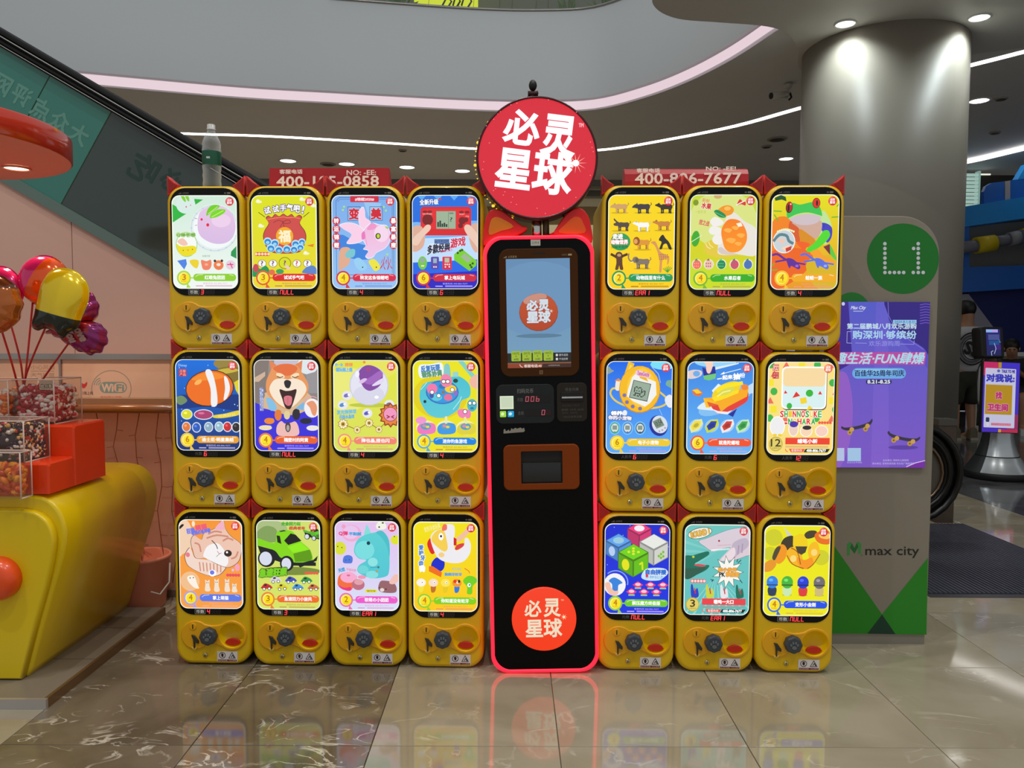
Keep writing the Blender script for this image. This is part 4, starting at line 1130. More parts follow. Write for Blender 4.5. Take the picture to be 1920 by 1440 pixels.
# ---------------------------------------------------------------- the posters, one drawing each
W_ = (255, 255, 255); BK = (20, 18, 20)
def poster(rect): return Art(rect, PANEL, 15 * K)
def common(a, ribbon, ring, price, title, txt=(255, 255, 255), fine=(205, 150, 150), bar=False, coin=(250, 226, 20), digit=(190, 120, 20), badge=(214, 44, 56)):
    x0, y0, x1, y1 = a.r; w = x1 - x0; u = w / 810.0
    # round maker's badge
    bx, by = x1 - 85 * u, y0 + 75 * u
    a.ell(bx, by, 51 * u, col=badge); a.ell(bx - 12 * u, by - 14 * u, 30 * u, col=tuple(min(255, int(c * .75 + 80)) for c in badge))
    a.text('必灵', bx - 26 * u, by - 30 * u, bx + 28 * u, by - 3 * u, W_, bold=.8 * u); a.text('星球', bx - 34 * u, by + 2 * u, bx + 30 * u, by + 30 * u, W_, bold=.8 * u)
    if bar:
        cx, cy = x0 + 110 * u, y1 - 125 * u
        a.ell(cx, cy, 84 * u, col=(190, 170, 60)); a.ell(cx, cy, 74 * u, col=(226, 206, 100))
        a.text(price, cx - 30 * u * len(price), cy - 56 * u, cx + 30 * u * len(price), cy + 28 * u, (60, 50, 24), bold=2 * u); a.text('人民币/元', cx - 44 * u, cy + 38 * u, cx + 44 * u, cy + 56 * u, (90, 76, 30))
        a.rect(x0 + 226 * u, y1 - 198 * u, x1 - 45 * u, y1 - 122 * u, ribbon); a.text(title, x0 + 375 * u, y1 - 184 * u, x1 - 195 * u, y1 - 136 * u, txt, bold=2.5 * u)
        a.rect(x0 + 226 * u, y1 - 108 * u, x1 - 60 * u, y1 - 84 * u, fine)
        a.poly([(x0 + 270 * u, y1 - 72 * u), (x0 + 470 * u, y1 - 72 * u), (x0 + 440 * u, y1 - 32 * u), (x0 + 296 * u, y1 - 32 * u)], (236, 84, 62)); a.text('客服热线', x0 + 300 * u, y1 - 68 * u, x0 + 430 * u, y1 - 38 * u, W_)
        a.poly([(x0 + 476 * u, y1 - 72 * u), (x1 - 40 * u, y1 - 72 * u), (x1 - 70 * u, y1 - 32 * u), (x0 + 448 * u, y1 - 32 * u)], (22, 34, 34)); a.text('400-806-7677', x0 + 486 * u, y1 - 66 * u, x1 - 90 * u, y1 - 38 * u, W_, bold=2.5 * u)
        a.line([(x0 + 228 * u, y1 - 66 * u), (x0 + 238 * u, y1 - 46 * u), (x0 + 256 * u, y1 - 36 * u)], 9 * u, (236, 84, 62))
        return a
    cx, cy = x0 + 138 * u, y1 - 130 * u
    a.poly([(cx + 40 * u, cy + 60 * u), (cx + 84 * u, cy + 118 * u), (cx + 30 * u, cy + 118 * u)], ring)
    a.line([(cx + 84 * u, cy), (cx + 130 * u, cy)], 14 * u, ring)
    a.ell(cx, cy, 88 * u, col=ring); a.ell(cx, cy, 68 * u, col=tuple(int(.5 * c + .5 * 250) for c in coin)); a.ell(cx + 8 * u, cy + 4 * u, 60 * u, col=coin)
    a.text(price, cx - 20 * u, cy - 44 * u, cx + 24 * u, cy + 26 * u, digit, bold=2 * u); a.text('官方售价', cx - 34 * u, cy + 34 * u, cx + 36 * u, cy + 48 * u, digit)
    rx0, rx1, ry0, ry1 = x0 + 256 * u, x1 - 18 * u, y1 - 180 * u, y1 - 92 * u
    a.rect(rx0, ry0, rx1, ry1, ribbon, 42 * u)
    a.line([(rx0 + 30 * u, ry0 + 34 * u), (rx0 + 60 * u, ry0 + 14 * u), (rx0 + 120 * u, ry0 + 9 * u)], 10 * u, tuple(int(.45 * c + .55 * 255) for c in ribbon))
    a.line([(rx1 - 80 * u, ry0 + 10 * u), (rx1 - 34 * u, ry0 + 22 * u)], 10 * u, tuple(int(.45 * c + .55 * 255) for c in ribbon))
    n = len(title); cw = min(50 * u, 400 * u / n); mid = (rx0 + rx1) / 2
    a.text(title, mid - cw * n / 2, ry0 + 20 * u, mid + cw * n / 2, ry1 - 20 * u, txt, bold=1.7 * u)
    a.text('客服热线 400-806-7677', rx0 + 120 * u, y1 - 76 * u, rx1 - 110 * u, y1 - 54 * u, fine); a.rect(rx0 + 30 * u, y1 - 40 * u, rx0 + 120 * u, y1 - 28 * u, fine); a.rect(rx0 + 150 * u, y1 - 43 * u, rx1 - 50 * u, y1 - 37 * u, fine); a.rect(rx0 + 150 * u, y1 - 33 * u, rx1 - 50 * u, y1 - 27 * u, fine)
    return a
def hand_leaf(a, pts, col): a.blob(pts, col)
P = {}
# row 1 ------------------------------------------------------------
a = poster((48, 220, 855, 1335)); a.fill((206, 232, 214), (238, 246, 242))
a.poly([(48, 320), (240, 430), (60, 540), (48, 540)], (40, 180, 60)); a.poly([(330, 262), (440, 270), (335, 335)], (40, 176, 56))
a.ell(222, 330, 120, 108, (214, 234, 228)); a.blob([(165, 228), (200, 225), (225, 280), (215, 298), (185, 270)], (130, 206, 40)); a.blob([(215, 222), (255, 225), (268, 275), (258, 292), (235, 268)], (130, 206, 40))
a.ell(228, 356, 9, col=(226, 70, 110)); a.ell(283, 337, 7, col=(226, 90, 120))
a.ell(575, 610, 305, 290, (226, 236, 236)); a.ell(580, 605, 270, 250, (240, 246, 246)); a.ring(575, 610, 290, 272, 10, (200, 216, 222))
for i in range(18): a.ell(575 + 286 * math.cos(i * .35), 610 + 268 * math.sin(i * .35), 12, 9, (190, 208, 216))
a.blob([(366, 560), (400, 420), (520, 352), (660, 345), (790, 430), (838, 580), (800, 720), (700, 790), (560, 792), (440, 740), (380, 670)], (230, 196, 228), col2=(214, 186, 226)); a.ell(660, 520, 120, 80, (236, 206, 234))
a.blob([(476, 455), (500, 380), (560, 336), (640, 340), (630, 370), (560, 410), (500, 455)], (110, 206, 20)); a.blob([(522, 488), (540, 430), (620, 388), (712, 390), (700, 430), (620, 475), (560, 490)], (120, 214, 26))
a.line([(500, 440), (620, 356)], 8, (200, 240, 120)); a.line([(545, 478), (690, 402)], 8, (206, 244, 130))
a.ell(418, 507, 14, 16, (232, 34, 92)); a.ell(493, 572, 18, 20, (228, 30, 60)); a.line([(330, 490), (365, 500)], 5, (110, 90, 120)); a.line([(335, 580), (360, 572)], 5, (110, 90, 120))
a.ell(225, 805, 135, 150, (160, 206, 130)); a.ell(225, 805, 126, 140, (244, 248, 244)); a.blob([(100, 800), (160, 830), (300, 820), (345, 845), (330, 910), (220, 945), (130, 910)], (236, 220, 20)); a.blob([(110, 770), (180, 730), (240, 800), (180, 820)], (240, 196, 176))
for i in range(4): a.ell(125 + i * 62, 690, 32, 32, (186, 220, 150)); 
a.text('Q弹手感', 104, 672, 336, 712, (110, 170, 60), bold=2)
a.ell(182, 876, 7, col=(140, 90, 20)); a.ell(297, 864, 7, col=(140, 90, 20)); a.ell(240, 872, 12, 8, (240, 150, 60))
a.poly([(105, 1000), (215, 980), (225, 1040), (190, 1105)], (76, 130, 226)); a.blob([(260, 1000), (330, 985), (375, 1010), (350, 1090), (290, 1060)], (236, 208, 40))
a.blob([(405, 990), (470, 1005), (522, 988), (532, 1050), (500, 1105), (430, 1105), (408, 1050)], (238, 130, 96)); a.ell(468, 1045, 22, 14, (250, 176, 150))
a.ell(620, 1052, 62, 58, (236, 124, 70)); a.ell(620, 1046, 26, 18, (250, 226, 214)); a.ell(575, 1002, 16, col=(60, 40, 36)); a.ell(662, 1000, 16, col=(60, 40, 36))
a.ell(770, 1050, 60, 56, (228, 206, 220)); a.line([(730, 1045), (800, 1045)], 12, (226, 50, 120)); a.line([(765, 1025), (790, 1085)], 12, (226, 50, 120))
a.poly([(780, 890), (855, 815), (855, 980), (775, 940)], (38, 150, 80)); a.text('软糯可爱', 420, 932, 516, 956, (120, 150, 120))
common(a, (140, 206, 40), (170, 214, 60), '3', '红眼兔团团', fine=(226, 160, 190)); P[0, 0] = (a, '3', 'box', 'capsule machine at top left with pale pink rabbit dumpling poster')
a = poster((1010, 222, 1825, 1338)); a.fill((218, 224, 10), (232, 214, 40))
for x, y in ((1105, 300), (1130, 590), (1690, 915), (1790, 350), (1650, 275)): a.ell(x, y, 40, 16, (240, 240, 200)); a.ell(x - 10, y - 12, 22, 18, (244, 244, 214))
a.line([(1100, 425), (1178, 480)], 7, BK); a.line([(1732, 425), (1660, 480)], 7, BK)
for i, ch in enumerate('试试手气吧'): 
    yy = (405, 388, 375, 372, 385)[i]; xx = (1210, 1315, 1408, 1492, 1580)[i]
    a.text(ch, xx - 38, yy - 42, xx + 38, yy + 38, W_, bold=3, rot=(-14, -8, 0, 6, 10)[i], edge=(66, 36, 120), ew=8)
a.text('!', 1646, 350, 1668, 440, W_, bold=3, rot=14, edge=(66, 36, 120), ew=7)
bag = [(1196, 500), (1230, 470), (1270, 490), (1310, 452), (1360, 478), (1410, 448), (1460, 476), (1510, 452), (1550, 488), (1600, 462), (1640, 492), (1610, 560), (1672, 650), (1684, 740), (1640, 850), (1560, 902), (1290, 902), (1196, 830), (1160, 720), (1180, 640), (1230, 560)]
a.blob([(x + (x - 1420) * .03, y + (y - 690) * .03) for x, y in bag], (90, 30, 34)); a.blob(bag, (206, 74, 68))
a.line([(1210, 510), (1290, 496), (1350, 488), (1410, 480), (1470, 490), (1540, 486), (1620, 500)], 9, (240, 130, 90), curve=3)
a.line([(1285, 545), (1350, 520), (1405, 535), (1470, 515), (1500, 545), (1440, 560), (1400, 540)], 6, (120, 40, 44), curve=3); a.line([(1405, 540), (1370, 600)], 6, (120, 40, 44)); a.line([(1405, 540), (1430, 640)], 6, (120, 40, 44))
a.ell(1423, 708, 108, col=(240, 170, 30)); a.text('福', 1350, 640, 1495, 778, (255, 240, 200), bold=6)
for x, y, r in ((1210, 770, 52), (1300, 790, 52), (1250, 850, 54), (1350, 870, 50), (1450, 860, 52), (1560, 800, 52), (1640, 775, 44), (1540, 865, 50), (1620, 840, 46)):
    a.ell(x, y, r, r * .9, (180, 226, 244)); a.ell(x, y + 6, r * .78, r * .68, (40, 130, 206)); a.ell(x, y + 14, r * .45, r * .36, (150, 212, 240))
a.rect(1045, 900, 1240, 945, (214, 70, 50), 20)
for i in range(5): a.ell(1065 + 39 * i, 922, 17, col=(250, 220, 180))
for i, (x, y) in enumerate(((1138, 1035), (1275, 1035), (1424, 1030), (1574, 1035), (1706, 1035))):
    big = i == 2; a.ell(x, y, 78 if big else 54, 72 if big else 46, (120, 110, 20)); a.ell(x, y, 70 if big else 48, 64 if big else 40, (214, 222, 20) if big else (244, 246, 244)); a.text('?', x - 13, y - 30, x + 13, y + 26, (120, 60, 110) if i != 3 else (216, 60, 80), bold=2)
a.blob([(1430, 1045), (1450, 1055), (1490, 1085), (1470, 1108), (1430, 1085)], (236, 200, 190))
a.blob([(1010, 1110), (1060, 1040), (1110, 1100), (1180, 1060), (1230, 1120), (1200, 1180), (1010, 1190)], (30, 150, 80)); a.ell(1060, 1090, 36, 50, (200, 70, 80)); a.blob([(1640, 1130), (1700, 1075), (1780, 1060), (1825, 1110), (1825, 1160), (1660, 1150)], (90, 130, 200)); a.ell(1360, 1130, 50, 30, (50, 160, 90)); a.ell(1260, 1140, 40, 34, (226, 110, 70)); a.poly([(1700, 820), (1790, 800), (1780, 840)], (230, 130, 30))
common(a, (218, 34, 30), (226, 90, 40), '3', '试试手气吧', fine=(196, 120, 90)); P[0, 1] = (a, 'NULL', 'box', 'capsule machine with red lucky bag poster, top row second')
a = poster((85, 232, 895, 1350)); a.fill((120, 170, 232), (150, 196, 244))
a.line([(140, 300), (180, 260), (800, 260), (850, 310), (850, 1180), (140, 1180), (140, 300)], 5, (50, 70, 120)); a.line([(160, 310), (190, 280), (790, 280), (832, 320), (832, 1160)], 4, (60, 84, 140))
a.blob([(190, 700), (400, 800), (600, 860), (560, 990), (300, 980), (180, 900)], (60, 130, 220)); a.poly([(480, 300), (700, 330), (620, 520), (540, 480)], (150, 196, 240))
a.rect(316, 244, 668, 316, (206, 34, 60), 14); a.text('#锦鲤2020#', 376, 262, 610, 300, (250, 216, 220), bold=2)
for (x0, x1, ch) in ((285, 440, '变'), (556, 712, '美')):
    a.line([(x0, 370), (x1, 370), (x1, 532), (x0, 532)], 5, (46, 56, 110), closed=True); a.text(ch, x0 + 16, 390, x1 - 16, 518, (206, 30, 50), bold=7, edge=(240, 240, 250), ew=3)
for x, y in ((240, 370), (225, 408), (730, 372), (756, 415), (770, 935), (352, 885)): a.ell(x, y, 13, col=(170, 226, 110))
pk = (240, 182, 216); lt = (246, 206, 230)
for q in ([(420, 480), (440, 400), (480, 380), (498, 430), (505, 500), (560, 540), (540, 600), (480, 660), (430, 580)], [(190, 590), (280, 562), (380, 576), (450, 620), (490, 680), (470, 760), (380, 800), (270, 796), (330, 700), (240, 640)]):
    cx = sum(p[0] for p in q) / len(q); cy = sum(p[1] for p in q) / len(q); a.blob([(cx + (x - cx) * 1.06, cy + (y - cy) * 1.06) for x, y in q], (230, 240, 252)); a.blob(q, lt)
fish = [(470, 700), (500, 630), (580, 570), (680, 590), (760, 600), (800, 680), (795, 780), (740, 860), (640, 910), (600, 960), (540, 980), (505, 950), (540, 890), (480, 870), (510, 830), (480, 770)]
a.blob([(645 + (x - 645) * 1.05, 770 + (y - 770) * 1.05) for x, y in fish], (230, 240, 252)); a.blob(fish, pk, col2=(236, 200, 232)); a.ell(700, 690, 90, 100, (244, 214, 236)); a.blob([(455, 690), (490, 660), (500, 740), (460, 760)], (232, 120, 190)); a.blob([(520, 640), (580, 560), (640, 600), (600, 640)], (236, 150, 200)); a.line([(500, 720), (520, 830)], 8, (240, 150, 200))
a.ell(658, 718, 32, 36, (30, 30, 30)); a.ell(660, 718, 20, 26, (196, 214, 40)); a.ell(768, 618, 22, 12, (150, 206, 90), rot=30)
for s_, x in (('转运锦鲤', 143), ('暴富暴瘦', 848)):
    for i, ch in enumerate(s_): a.ell(x, 538 + 96 * i, 48, col=(200, 40, 66)); a.text(ch, x - 30, 508 + 96 * i, x + 30, 568 + 96 * i, W_, bold=2)
a.blob([(170, 1120), (180, 900), (240, 850), (320, 880), (300, 1040), (230, 1100)], (224, 170, 140)); a.blob([(250, 940), (300, 880), (370, 880), (360, 960), (280, 980)], (120, 196, 206)); a.blob([(360, 1000), (430, 980), (510, 1060), (510, 1110), (440, 1130), (380, 1080)], (150, 206, 240)); a.blob([(540, 1020), (600, 990), (660, 1040), (680, 1100), (620, 1136), (570, 1080)], (236, 226, 60)); a.ell(635, 1090, 8, col=BK); a.ell(465, 1090, 8, col=BK)
for i, ch in enumerate('火火'): a.text(ch, 690 + 66 * i, 960, 760 + 66 * i, 1120, (206, 40, 70), rot=10 - 20 * i)
common(a, (214, 36, 70), (206, 50, 66), '4', '转发这条锦鲤吧', fine=(120, 130, 200)); P[0, 2] = (a, '4', 'box', 'capsule machine with pink goldfish poster, top row third')
a = poster((1040, 235, 1855, 1358)); a.fill((30, 110, 220), (30, 100, 232)); a.poly([(1040, 600), (1855, 560), (1855, 1000), (1040, 1040)], (190, 220, 250)); a.blob([(1040, 560), (1400, 590), (1855, 540), (1855, 700), (1040, 740)], (120, 180, 240)); a.poly([(1040, 1180), (1855, 1140), (1855, 1358), (1040, 1358)], (40, 30, 190))
for x in (1100, 1300, 1500, 1700): a.poly([(x, 235), (x + 120, 235), (x + 60, 300)], (90, 170, 240))
a.text('全新升级', 1135, 285, 1365, 350, W_, bold=2, rot=-2, edge=(60, 80, 150), ew=6); a.ell(1385, 282, 16, 14, (226, 60, 70))
a.rect(1145, 375, 1770, 715, (214, 34, 40), 40); a.rect(1160, 395, 1756, 640, (226, 40, 46), 34); a.rect(1330, 415, 1586, 645, (200, 60, 60), 6); a.rect(1340, 428, 1578, 636, (156, 178, 150))
a.line([(1490, 436), (1490, 630)], 4, (60, 80, 60)); a.text('?', 1508, 500, 1540, 552, (40, 56, 44)); a.rect(1500, 444, 1552, 460, (110, 130, 110))
for x, h in ((1352, 60), (1378, 76), (1404, 40), (1430, 50), (1456, 34)): a.rect(x, 615 - h, x + 20, 615, (40, 56, 44))
for x, y, r in ((1232, 530, 66), (1660, 540, 44), (1705, 530, 30), (1640, 600, 30)): a.ell(x, y, r, col=(120, 24, 26))
for x, y in ((1200, 435), (1260, 435), (1650, 440), (1720, 440)): a.ell(x, y, 30, 16, (130, 28, 30))
a.text('ON MUSIC', 1170, 450, 1290, 470, (240, 200, 200)); a.text('RESET', 1626, 456, 1690, 472, (240, 200, 200)); a.text('开始', 1700, 480, 1744, 500, (240, 200, 200))
sk = (236, 200, 180); sk2 = (220, 172, 150)
a.blob([(1040, 900), (1040, 640), (1140, 600), (1200, 700), (1170, 860)], sk2); a.blob([(1060, 740), (1150, 660), (1220, 590), (1268, 600), (1262, 650), (1180, 730), (1110, 830), (1050, 820)], sk)
a.blob([(1855, 900), (1855, 600), (1780, 590), (1740, 720), (1790, 880)], sk2); a.blob([(1685, 640), (1700, 592), (1750, 592), (1800, 640), (1855, 720), (1855, 860), (1800, 800), (1730, 720)], sk)
a.poly([(1210, 950), (1245, 820), (1700, 730), (1690, 830)], (220, 230, 244)); a.text('多款经典', 1228, 815, 1510, 920, (30, 30, 60), bold=4, rot=-10, skew=.2); a.text('游戏', 1515, 745, 1700, 850, (214, 36, 70), bold=4, rot=-10, skew=.2); a.rect(1315, 760, 1500, 815, (90, 120, 180)); a.text('时下不过时', 1326, 766, 1494, 808, (20, 30, 60), rot=-6); a.text('经典款式重现', 1385, 880, 1540, 915, (220, 60, 110), rot=-10)
a.ell(1168, 1045, 56, 80, (110, 200, 60)); a.rect(1140, 985, 1196, 1040, (150, 170, 160)); a.rect(1272, 970, 1372, 1120, (90, 70, 170), 16); a.rect(1300, 990, 1346, 1046, (150, 180, 190)); a.rect(1415, 970, 1530, 1125, (216, 40, 70), 10); a.rect(1442, 984, 1500, 1040, (190, 190, 160))
for x, y in ((1450, 1062), (1475, 1062), (1500, 1062), (1452, 1092), (1500, 1090), (1160, 1080), (1180, 1080), (1310, 1092), (1336, 1092)): a.ell(x, y, 10, col=(250, 220, 220))
a.poly([(1560, 940), (1650, 870), (1840, 1020), (1830, 1080), (1750, 1140), (1560, 1010)], (120, 206, 40)); a.poly([(1640, 970), (1690, 930), (1780, 1000), (1730, 1045)], (160, 180, 150))
for x, y in ((1605, 925), (1635, 900), (1660, 890), (1760, 1070), (1790, 1050), (1775, 1095)): a.ell(x, y, 14, col=(40, 80, 30))
common(a, (206, 34, 60), (206, 50, 60), '6', '掌上电玩城', fine=(190, 180, 250)); P[0, 3] = (a, '6', 'box', 'capsule machine with handheld game console poster, top row fourth')
a = poster((105, 225, 940, 1355)); a.fill((246, 214, 10), (250, 206, 10))
def animal(a, x, y, s, col, kind, flip=1):
    """side view of a standing beast: trunk, head, four legs, tail; kind picks head and neck"""
    def q(u, v): return (x + flip * u * s, y + v * s)
    dk = tuple(int(c * .75) for c in col)
    for u in (-40, 34): a.blob([q(u - 8, 10), q(u + 16, 10), q(u + 12, 40), q(u + 14, 66), q(u - 4, 66), q(u - 2, 40)], dk)
    a.blob([q(-72, -20), q(-40, -38), q(10, -34), q(60, -36), q(78, -10), q(70, 16), q(20, 22), q(-40, 22), q(-70, 10)], col)
    for u in (-58, 54): a.blob([q(u - 10, 6), q(u + 16, 6), q(u + 10, 40), q(u + 14, 70), q(u - 6, 70), q(u - 6, 40)], col)
    a.line([q(74, -14), q(96, -34), q(88, -52)], 7 * s, dk)
    if kind == 'low': a.blob([q(-60, -30), q(-96, -34), q(-130, -10), q(-132, 6), q(-100, 8), q(-66, 12)], col); a.poly([q(-86, -34), q(-78, -54), q(-70, -32)], dk)
    if kind == 'bear': a.blob([q(-60, -26), q(-90, -44), q(-128, -36), q(-140, -22), q(-110, -10), q(-66, 6)], col); a.ell(*q(-92, -44), 10 * s, 10 * s, dk)
    if kind == 'lion': a.ell(*q(-78, -22), 40 * s, 48 * s, (150, 84, 30)); a.ell(*q(-88, -18), 24 * s, 28 * s, (226, 160, 90))
    if kind == 'hippo': a.blob([q(-56, -34), q(-80, -50), q(-120, -86), q(-124, -64), q(-96, -36), q(-126, -20), q(-120, 2), q(-70, 8)], col)
    if kind == 'elephant': a.ell(*q(-78, -26), 34 * s, 34 * s, col); a.line([q(-100, -16), q(-134, -14), q(-156, -46), q(-154, -90)], 14 * s, col, curve=3); a.ell(*q(-62, -24), 20 * s, 26 * s, dk); a.line([q(-104, -8), q(-126, 0)], 5 * s, (250, 250, 240))
for x, y in ((250, 440), (540, 440), (820, 440), (260, 655), (530, 655), (790, 650), (540, 880), (840, 865), (540, 1105)): a.ell(x, y, 110, 10, (206, 172, 4))
animal(a, 265, 372, 1.0, (206, 160, 100), 'low'); animal(a, 545, 374, 1.05, (62, 58, 66), 'low'); animal(a, 828, 376, 1.0, (54, 44, 40), 'bear')
animal(a, 295, 588, .95, (84, 70, 66), 'hippo'); animal(a, 545, 590, .95, (246, 246, 246), 'bear'); animal(a, 800, 578, 1.0, (200, 130, 60), 'bear')
animal(a, 545, 800, 1.05, (220, 150, 50), 'lion')
a.blob([(750, 740), (790, 700), (826, 745), (870, 790), (905, 870), (870, 872), (840, 810), (800, 820), (782, 870), (750, 868), (776, 790), (745, 770)], (44, 40, 40))
a.ell(262, 785, 125, 105, (40, 160, 90)); a.text('走进', 165, 690, 290, 752, W_, bold=4, edge=(30, 110, 60), ew=5); a.text('动物世界', 145, 762, 355, 815, W_, bold=3, edge=(214, 80, 60), ew=5); a.text('探秘大自然', 150, 830, 355, 866, BK)
a.ell(246, 945, 44, 40, (90, 56, 36)); a.line([(150, 935), (200, 960), (235, 985)], 30, (80, 48, 32)); a.line([(345, 935), (292, 955), (260, 985)], 30, (80, 48, 32)); a.blob([(216, 960), (280, 960), (290, 1050), (300, 1116), (262, 1116), (250, 1070), (236, 1116), (200, 1116), (214, 1040)], (96, 58, 38)); a.ell(248, 945, 26, 18, (196, 150, 110))
animal(a, 540, 1030, 1.12, (130, 116, 104), 'elephant')
a.blob([(640, 795), (690, 778), (715, 810), (760, 900), (830, 940), (872, 960), (870, 1030), (850, 1060), (846, 990), (790, 1010), (780, 1140), (752, 1140), (755, 1020), (735, 930), (690, 830)], (216, 150, 90))
for i in range(14): a.ell(745 + (i % 5) * 26 + 4 * (i // 5), 940 + (i // 5) * 26, 7, 6, (150, 90, 50))
for i in range(6): a.line([(855, 1150), (800 + 22 * i, 1075 + 10 * abs(i - 3))], 8, (60, 160, 60))
common(a, (20, 150, 90), (30, 150, 90), '2', '动物园里有什么', fine=(170, 110, 40)); P[0, 4] = (a, 'ERR1', 'box', 'capsule machine with rows of animals poster, right of round sign')
a = poster((1090, 215, 1918, 1350)); a.fill((196, 216, 60), (200, 220, 20)); a.ell(1500, 560, 430, 400, (216, 226, 130)); a.blob([(1100, 700), (1500, 900), (1900, 700), (1918, 1000), (1090, 1000)], (210, 210, 20)); a.ell(1500, 850, 240, 120, (226, 200, 60))
a.text('新鲜', 1240, 262, 1330, 310, (230, 90, 70), rot=12); a.text('水果', 1232, 315, 1350, 385, (206, 40, 40), bold=3, rot=10, edge=(250, 240, 220), ew=5); a.text('一触即发', 1150, 400, 1290, 440, (190, 200, 90)); a.text('捏之战', 1205, 520, 1330, 580, (220, 90, 90), bold=2, rot=12)
a.ell(1160, 310, 34, 36, (130, 150, 30)); a.ell(1430, 235, 50, 30, (206, 170, 110)); a.blob([(1665, 340), (1700, 270), (1740, 300), (1770, 300), (1770, 345), (1720, 330)], (216, 50, 50)); a.line([(1660, 340), (1760, 290)], 12, (250, 240, 230))
a.ell(1164, 740, 50, 95, (60, 170, 40), rot=6); a.line([(1110, 780), (1240, 700)], 8, (220, 240, 200))
hw = (232, 226, 216); hs = (214, 200, 192)
a.blob([(1470, 930), (1440, 850), (1480, 640), (1560, 460), (1640, 430), (1760, 530), (1918, 640), (1918, 930), (1700, 930)], hw)
a.blob([(1430, 400), (1500, 350), (1580, 345), (1630, 390), (1600, 450), (1510, 470), (1450, 440)], (240, 150, 30)); a.ell(1550, 380, 40, 24, (250, 190, 90))
a.blob([(1386, 420), (1420, 395), (1480, 420), (1530, 460), (1520, 490), (1450, 480)], (20, 140, 80)); a.line([(1400, 425), (1515, 480)], 5, (130, 210, 150))
for q in ([(1340, 530), (1400, 480), (1500, 530), (1480, 580), (1380, 590)], [(1325, 640), (1370, 590), (1480, 620), (1480, 690), (1360, 690)], [(1370, 760), (1400, 700), (1490, 710), (1500, 790), (1420, 810)]): a.blob(q, (240, 236, 230))
a.blob([(1440, 870), (1480, 840), (1560, 890), (1700, 930), (1500, 925)], hs)
a.blob([(1480, 640), (1540, 530), (1620, 505), (1720, 540), (1790, 660), (1790, 780), (1720, 880), (1620, 905), (1540, 870), (1500, 780)], (246, 126, 20), col2=(250, 150, 30))
for x, y, r in ((1560, 640, 50), (1650, 610, 44), (1720, 700, 50), (1600, 760, 60), (1690, 800, 44)): a.blob([(x - r, y), (x - r * .3, y - r * .5), (x + r, y - r * .2), (x + r * .3, y + r * .6)], (252, 176, 70))
a.poly([(1660, 560), (1720, 545), (1740, 590), (1690, 600)], (252, 240, 220))
a.line([(1290, 800), (1310, 840), (1350, 860)], 9, (240, 236, 170)); a.line([(1325, 780), (1345, 820), (1380, 845)], 9, (240, 236, 170))
for x, c, c2 in ((1185, (240, 110, 90), (60, 150, 90)), (1332, (244, 190, 180), (150, 110, 60)), (1488, (20, 130, 80), (90, 200, 130)), (1650, (230, 60, 110), (40, 140, 110)), (1815, (80, 110, 190), (40, 130, 150))):
    a.ell(x, 1046, 62, 62, (230, 234, 210)); a.ell(x, 1050, 50, 54, c); a.poly([(x - 34, 1000), (x, 975), (x + 10, 1005)], c2)
    for i in range(6): a.ell(x - 30 + 24 * (i % 3), 1036 + 34 * (i // 3), 7, 10, c2 if c2 != (60, 150, 90) else (250, 160, 140))
common(a, (50, 170, 30), (120, 180, 50), '4', '水果忍者', fine=(170, 150, 90)); P[0, 5] = (a, 'NULL', 'box', 'capsule machine with squeezed orange poster, top row second from the right')
a = poster((735, 210, 1590, 1345)); a.fill((226, 222, 10), (232, 150, 20)); a.blob([(735, 560), (950, 480), (1100, 700), (1150, 900), (1000, 1060), (735, 1100)], (240, 130, 20)); a.blob([(735, 900), (1100, 850), (1280, 960), (1100, 1200), (735, 1345)], (236, 100, 20)); a.blob([(1200, 1000), (1590, 950), (1590, 1345), (1300, 1300)], (214, 180, 20))
a.poly([(770, 250), (850, 215), (910, 240), (920, 290), (860, 270), (780, 285)], (30, 80, 40))
for p0, p1 in (((765, 405), (860, 410)), ((770, 450), (820, 520)), ((1560, 350), (1590, 320)), ((1500, 480), (1580, 475)), ((745, 1110), (820, 1105)), ((760, 1060), (780, 1030))): a.line([p0, p1], 14, (110, 180, 40))
a.blob([(1380, 400), (1480, 520), (1500, 640), (1470, 760), (1400, 800), (1330, 640)], (190, 226, 150)); a.blob([(1300, 580), (1400, 545), (1500, 600), (1500, 720), (1440, 780), (1380, 640)], (70, 60, 190)); a.ell(1375, 580, 40, 36, (40, 60, 190))
a.blob([(955, 600), (985, 520), (1080, 600), (1100, 720), (1090, 790), (1010, 720)], (214, 90, 40)); a.blob([(1000, 540), (1200, 530), (1360, 520), (1370, 640), (1300, 740), (1180, 690), (1060, 590)], (206, 168, 150)); a.blob([(1090, 620), (1220, 690), (1300, 760), (1250, 850), (1120, 780)], (216, 140, 20))
head = [(925, 440), (940, 370), (1000, 310), (1090, 330), (1250, 300), (1330, 340), (1368, 420), (1360, 470), (1200, 430), (1060, 450), (955, 500)]
a.blob(head, (60, 196, 80)); a.line([(955, 495), (1060, 448), (1200, 430), (1360, 468)], 12, (190, 226, 130), curve=3); a.blob([(965, 500), (1060, 458), (1200, 440), (1358, 474), (1320, 540), (1220, 570), (1100, 570), (1010, 540)], (206, 190, 196))
a.ell(957, 362, 44, 68, (40, 20, 20), rot=6); a.ell(960, 358, 36, 60, (196, 36, 30), rot=6); a.ell(948, 370, 13, 44, BK); a.ell(975, 325, 8, col=W_)
a.ell(1298, 312, 50, 62, (70, 20, 20)); a.ell(1298, 312, 44, 56, (226, 44, 30)); a.ell(1306, 312, 12, 34, BK)
